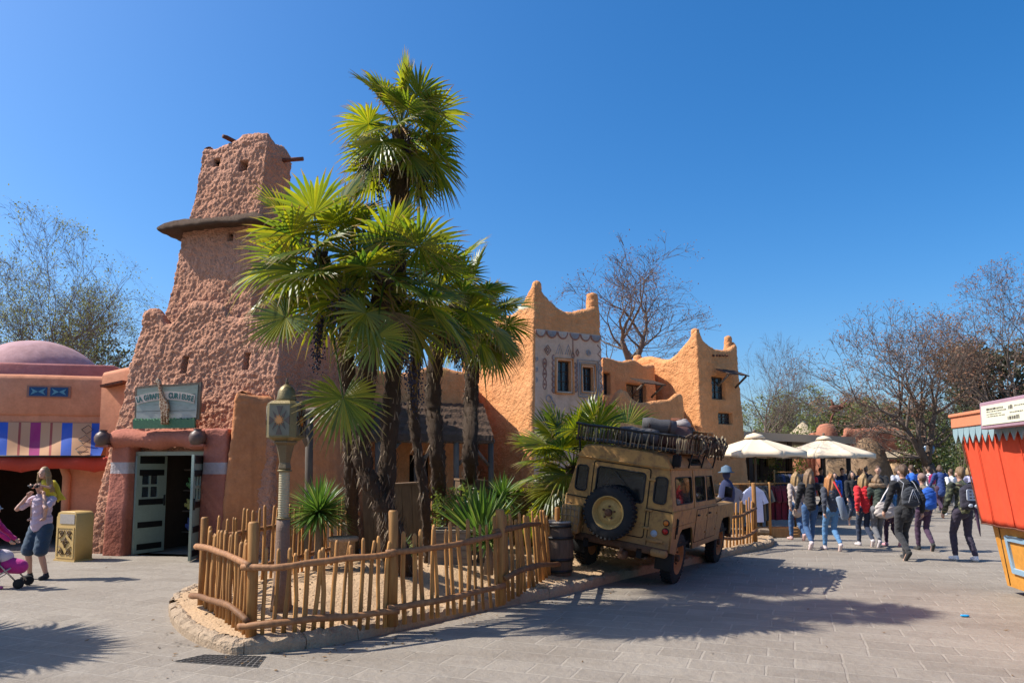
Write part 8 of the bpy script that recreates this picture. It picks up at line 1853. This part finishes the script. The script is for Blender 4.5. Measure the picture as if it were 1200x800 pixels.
# farther visitors
G2 = 'distant visitors behind the front row'
far = [(985,27,1.70,'dark',0.0,M_navy,M_jeand,180,'man in navy walking towards the camera under the parasol edge',None,0),
 (976,25,1.55,'dark',0.0,M_bluej,M_navy,170,'dark haired boy in a blue jacket facing the camera',None,0),
 (996,22,1.62,'dark',0.10,M_black,M_jeand,175,'dark haired woman in black facing the camera behind the red jacket',None,0),
 (1006,30,1.66,'ginger',0.12,M_navy,M_black,20,'ginger haired visitor in navy below the beehive mound',None,0),
 (1013,31,1.72,'lightbrown',0.0,M_black,M_black,0,'fair man in black at the foot of the beehive mound',None,0),
 (1027,22,1.78,'brown',0.0,M_black,M_black,150,'large man in black leaning behind the fur hooded woman',None,1),
 (1050,24,1.76,'brown',0.06,cloth('pale_grey_blouse', (0.45,0.45,0.5)),M_jeand,0,'woman in a pale top just left of the bright blue jacket',None,0),
 (1066,25,1.80,'brown',0.0,M_bluej,M_black,-5,'man in a bright blue jacket in the middle distance',None,1),
 (1060,28,1.72,'lightbrown',0.0,M_whitec,M_navy,0,'man in a white shirt behind the bright blue jacket',None,0),
 (1086,29,1.74,'brown',0.0,M_whitec,M_jean,0,'visitor in white carrying a crimson backpack near the globe lamp','crimson',0),
 (1099,27.5,1.80,'brown',0.05,cloth('dark_blue_coat_cloth', (0.03,0.06,0.20)),M_purp,0,'visitor in a long dark blue coat near the trunk of the forked tree',None,2),
 (1112,26,1.66,'brown',0.0,M_whitec,M_greyj,10,'visitor in white left of the camouflage jacket',None,0),
 (1133,25,1.72,'blonde',0.08,cloth('pale_lilac_cloth', (0.45,0.43,0.58)),M_black,0,'blonde woman in a pale lilac top behind the camouflage jacket',None,0),
 (1124,34,1.7,'brown',0.05,M_navy,M_jeand,0,'far visitor in navy just left of the kiosk',None,0),
 (1074,36,1.7,'dark',0.0,M_green2,M_black,180,'far visitor in dark green beyond the bright blue jacket',None,0),
 (1037,34,1.68,'grey',0.0,M_tan,M_black,90,'grey haired visitor in tan by the squat stone pillar',None,0),
 (948,25,1.68,'lightbrown',0.05,M_redj,M_jean,0,'visitor in red among the racks behind the padded jacket',None,0),
 (960,28,1.7,'dark',0.0,M_navy,M_black,200,'visitor in navy between the two parasol poles',None,0),
 (992,33,1.72,'dark',0.0,M_greyj,M_black,180,'grey jacketed visitor far back under the right parasol',None,0)]
for (px, Y, H, hk, hl_, tp_, lg, hdg, lb, bp_, bulk_) in far:
    pos = Vector(((px-600)/FPX*Y, Y, 0)); _, ch, W, arm, hc = person(lb, pos, H, R(hdg), tp_, lg, hk, hl_, (0.1,0.1,0.1) if px % 2 else (0.5,0.5,0.5), 0.2+0.05*(px % 3), 1 if px % 2 else -1, group=G2, voxel=.024, bulk=1.0+.10*bulk_, coat=.05*bulk_, fem=hl_ > .05, face=False)
    if bp_: backpack('crimson backpack worn by the visitor in white near the globe lamp', W, Vector((0,0,0.81*H)), H, cloth('crimson_nylon', (0.35,0.02,0.10)), .28,.4,.15)
# man with the girl on his shoulders
mpos = P0(45,678)
pm, ch, W, arm, hc = person('man in pale pink shirt and dark blue shorts under the girl in the yellow cape', mpos, 1.56, R(170), M_lilac, cloth('dark_blue_shorts_cloth', (0.03,0.055,0.085)), 'brown', 0.0, (0.03,0.03,0.03), 0.1, 1, sleeve=.5, shorts=True, voxel=.011, bulk=1.28, feet={-1:(-.085,.0,.05), 1:(.085,.02,.05)}, arms={-1:(-.095,.09,.845), 1:(.10,.09,.835)}, elbow=(.6,.25,-1), headoff=(0,0.015,-0.005), group=None)
mb = MB()
# girl: legs round his neck, body leaning over his head
gM = Matrix.Translation(W @ Vector((-0.02,-0.09,1.20))) @ Matrix.Rotation(R(172), 4, 'Z')
gl = thing('person', 'fair haired girl in yellow cape on shoulders of the pink shirted man', 'person', M=gM)
k = 0.95
mb = MB(); pe = Vector((0,0,.10)); chs = Vector((-0.03,.10,.30)); hcg = Vector((-0.02,.145,.475))
mb.cap(pe, chs, .085, .080, 12); mb.cap(chs, hcg, .035, .03, 10); mb.ell(hcg, (.068,.078,.092), 16, 12); mb.ell(hcg+Vector((0,.03,-.045)), (.045,.05,.045), 10, 8); mb.ell(hcg+Vector((0,.08,-.012)), (.011,.016,.016), 8, 6)
for s in (-1,1):
    mb.cap(pe+Vector((s*.06,0,-.02)), Vector((s*.12,.17,.02)), .05, .038, 10); mb.cap(Vector((s*.12,.17,.02)), Vector((s*.11,.19,-.22)), .036, .025, 10); mb.cap(Vector((s*.11,.19,-.24)), Vector((s*.11,.26,-.26)), .024, .02, 8)
    sh = chs+Vector((s*.085,0,.0)); el = chs+Vector((s*.15,.10,-.05)); wr = chs+Vector((s*.06,.24,-.01)); mb.cap(sh, el, .027, .022, 8); mb.cap(el, wr, .022, .016, 8); mb.ell(wr+Vector((-s*.015,.02,0)), .018, 8, 6)
    for q in range(4): o = Vector((-s*.02,.028,.012-.008*q)); mb.cap(wr+o*.6, wr+o+Vector((-s*.02,.004,0)), .0055, .0048, 6)
    mb.cap(wr+Vector((0,.01,.012)), wr+Vector((-s*.015,.02,.026)), .006,.005, 6)
fuse(mb, 'body', M_skin, gl, .009, 2)
for s in (-1,1): mb = MB(); mb.ell(hcg+Vector((s*.024,.074,.008)), (.009,.005,.006), 8, 6); mb.build('eye', M_eye, gl)
mb = MB(); mb.ell(hcg+Vector((0,.076,-.045)), (.018,.004,.006), 8, 5); mb.build('mouth', M_lip, gl)
mb = MB(); mb.cap(Vector((0,-.01,.08)), chs, .115, .088, 14); mb.cap(chs-Vector((.06,0,0)), chs+Vector((.06,0,0)), .05, .05, 10)
# cape spreading behind and to her left
mb2 = MB()
for i in range(9):
    for j in range(9):
        u = -1+2*i/8; t = j/8; mb2.v.append((u*(.085+.09*t)-.05*t+.012*math.sin(t*9+u*4), -.03-.10*t-.03*math.cos(u*7)*t+.05*t*u*u, .36-.30*t+.05*t*(1-u*u)*-1+.015*math.sin(u*8)*t))
for i in range(8):
    for j in range(8): a = i*9+j; mb2.f.append((a, a+1, a+10, a+9)); mb2.m.append(0)
M_yel = cloth('yellow_cotton', (0.62,0.50,0.05), .15)
fuse(mb, 'dress', M_yel, gl, .010, 3, wrinkle=.006); co = mb2.build('cape', M_yel, gl); co.modifiers.new('t', 'SOLIDIFY').thickness = .012
hmg = hairmat('blonde'); mb = MB(); mb.ell(hcg+Vector((0,-.014,.016)), (.076,.08,.094), 16, 12)
for q in range(15): a = R(-110+220*q/14); o = Vector((math.sin(a)*.072, -math.cos(a)*.078, 0)); mb.cap(hcg+o, hcg+o*1.25+Vector((-.02,0,-.16)), .022, .024, 7); mb.cap(hcg+o*1.25+Vector((-.02,0,-.16)), hcg+o*1.35+Vector((-.05,-.03,-.30)), .024, .010, 7)
fuse(mb, 'hair', hmg, gl, .011, 2, wrinkle=.006)
sg2 = thing('sunglasses', 'dark sunglasses held in the girl\'s hands in front of the man\'s face', 'sunglasses', M=gM @ Matrix.Translation(chs+Vector((0,.25,-.03))) ); mb = MB(); mb.ell((-.045,0,0),(.04,.015,.028),12,8); mb.ell((.045,0,0),(.04,.015,.028),12,8); mb.tube([(-.1,0,.01),(0,.0,.02),(.1,0,.01)], .012, 6); mb.build('frame', M_black, sg2)
# child with the pink doll pram at the left edge
pc, ch, W, arm, hc = person('child in grey blue cap and pink jacket pushing the small pram at left edge', P0(-14,690), 1.22, R(-75), cloth('hot_pink_cloth', (0.50,0.02,0.16)), M_purp, 'brown', 0.02, (0.5,0.1,0.25), 0.15, 1, hat=cloth('grey_blue_cap_cloth', (0.22,0.27,0.33)), voxel=.012, arms={-1:(-.09,.24,.56), 1:(.09,.24,.56)})
dpm = thing('doll_pram', 'pink toy pushchair with grey hood and black wheels at the left edge', 'pushchair', P0(6,688), R(-78))
M_pk = cloth('pink_pram_cloth', (0.50,0.03,0.22)); M_pkl = cloth('pale_pram_cloth', (0.62,0.55,0.58))
mb = MB(); mb.cap((0,-.05,.34),(0,.18,.30),.13,.11,14); fuse(mb, 'seat', M_pk, dpm, .014, 3); mb = MB(); mb.ell((0,-.06,.44),(.14,.15,.12),14,10); mb.build('cushion', M_pkl, dpm)
for s in (-1,1):
    mb = MB(); mb.tube([(s*.15,-.32,.68),(s*.15,-.1,.42),(s*.15,.22,.08)], .012, 7); mb.tube([(s*.15,-.22,.08),(s*.15,.12,.30)], .012, 7); mb.build('frame_tube', M_steel, dpm)
    for y in (-.22,.24): mb = MB(); mb.lathe([(.02,-.02),(.055,-.02),(.072,-.012),(.072,.012),(.055,.02),(.02,.02)], 20, 0, Matrix.Translation((s*.17,y,.072)) @ Matrix.Rotation(math.pi/2, 4, 'Y')); mb.build('wheel', M_tyre, dpm)
mb = MB(); mb.tube([(-.15,-.32,.68),(.15,-.32,.68)], .014, 7); mb.build('handle_bar', M_rub, dpm)
bpy.data.scenes.remove(BENCH)
for o in list(bpy.data.objects):
    for key in ('_c', '_h'):
        if key in o: del o[key]
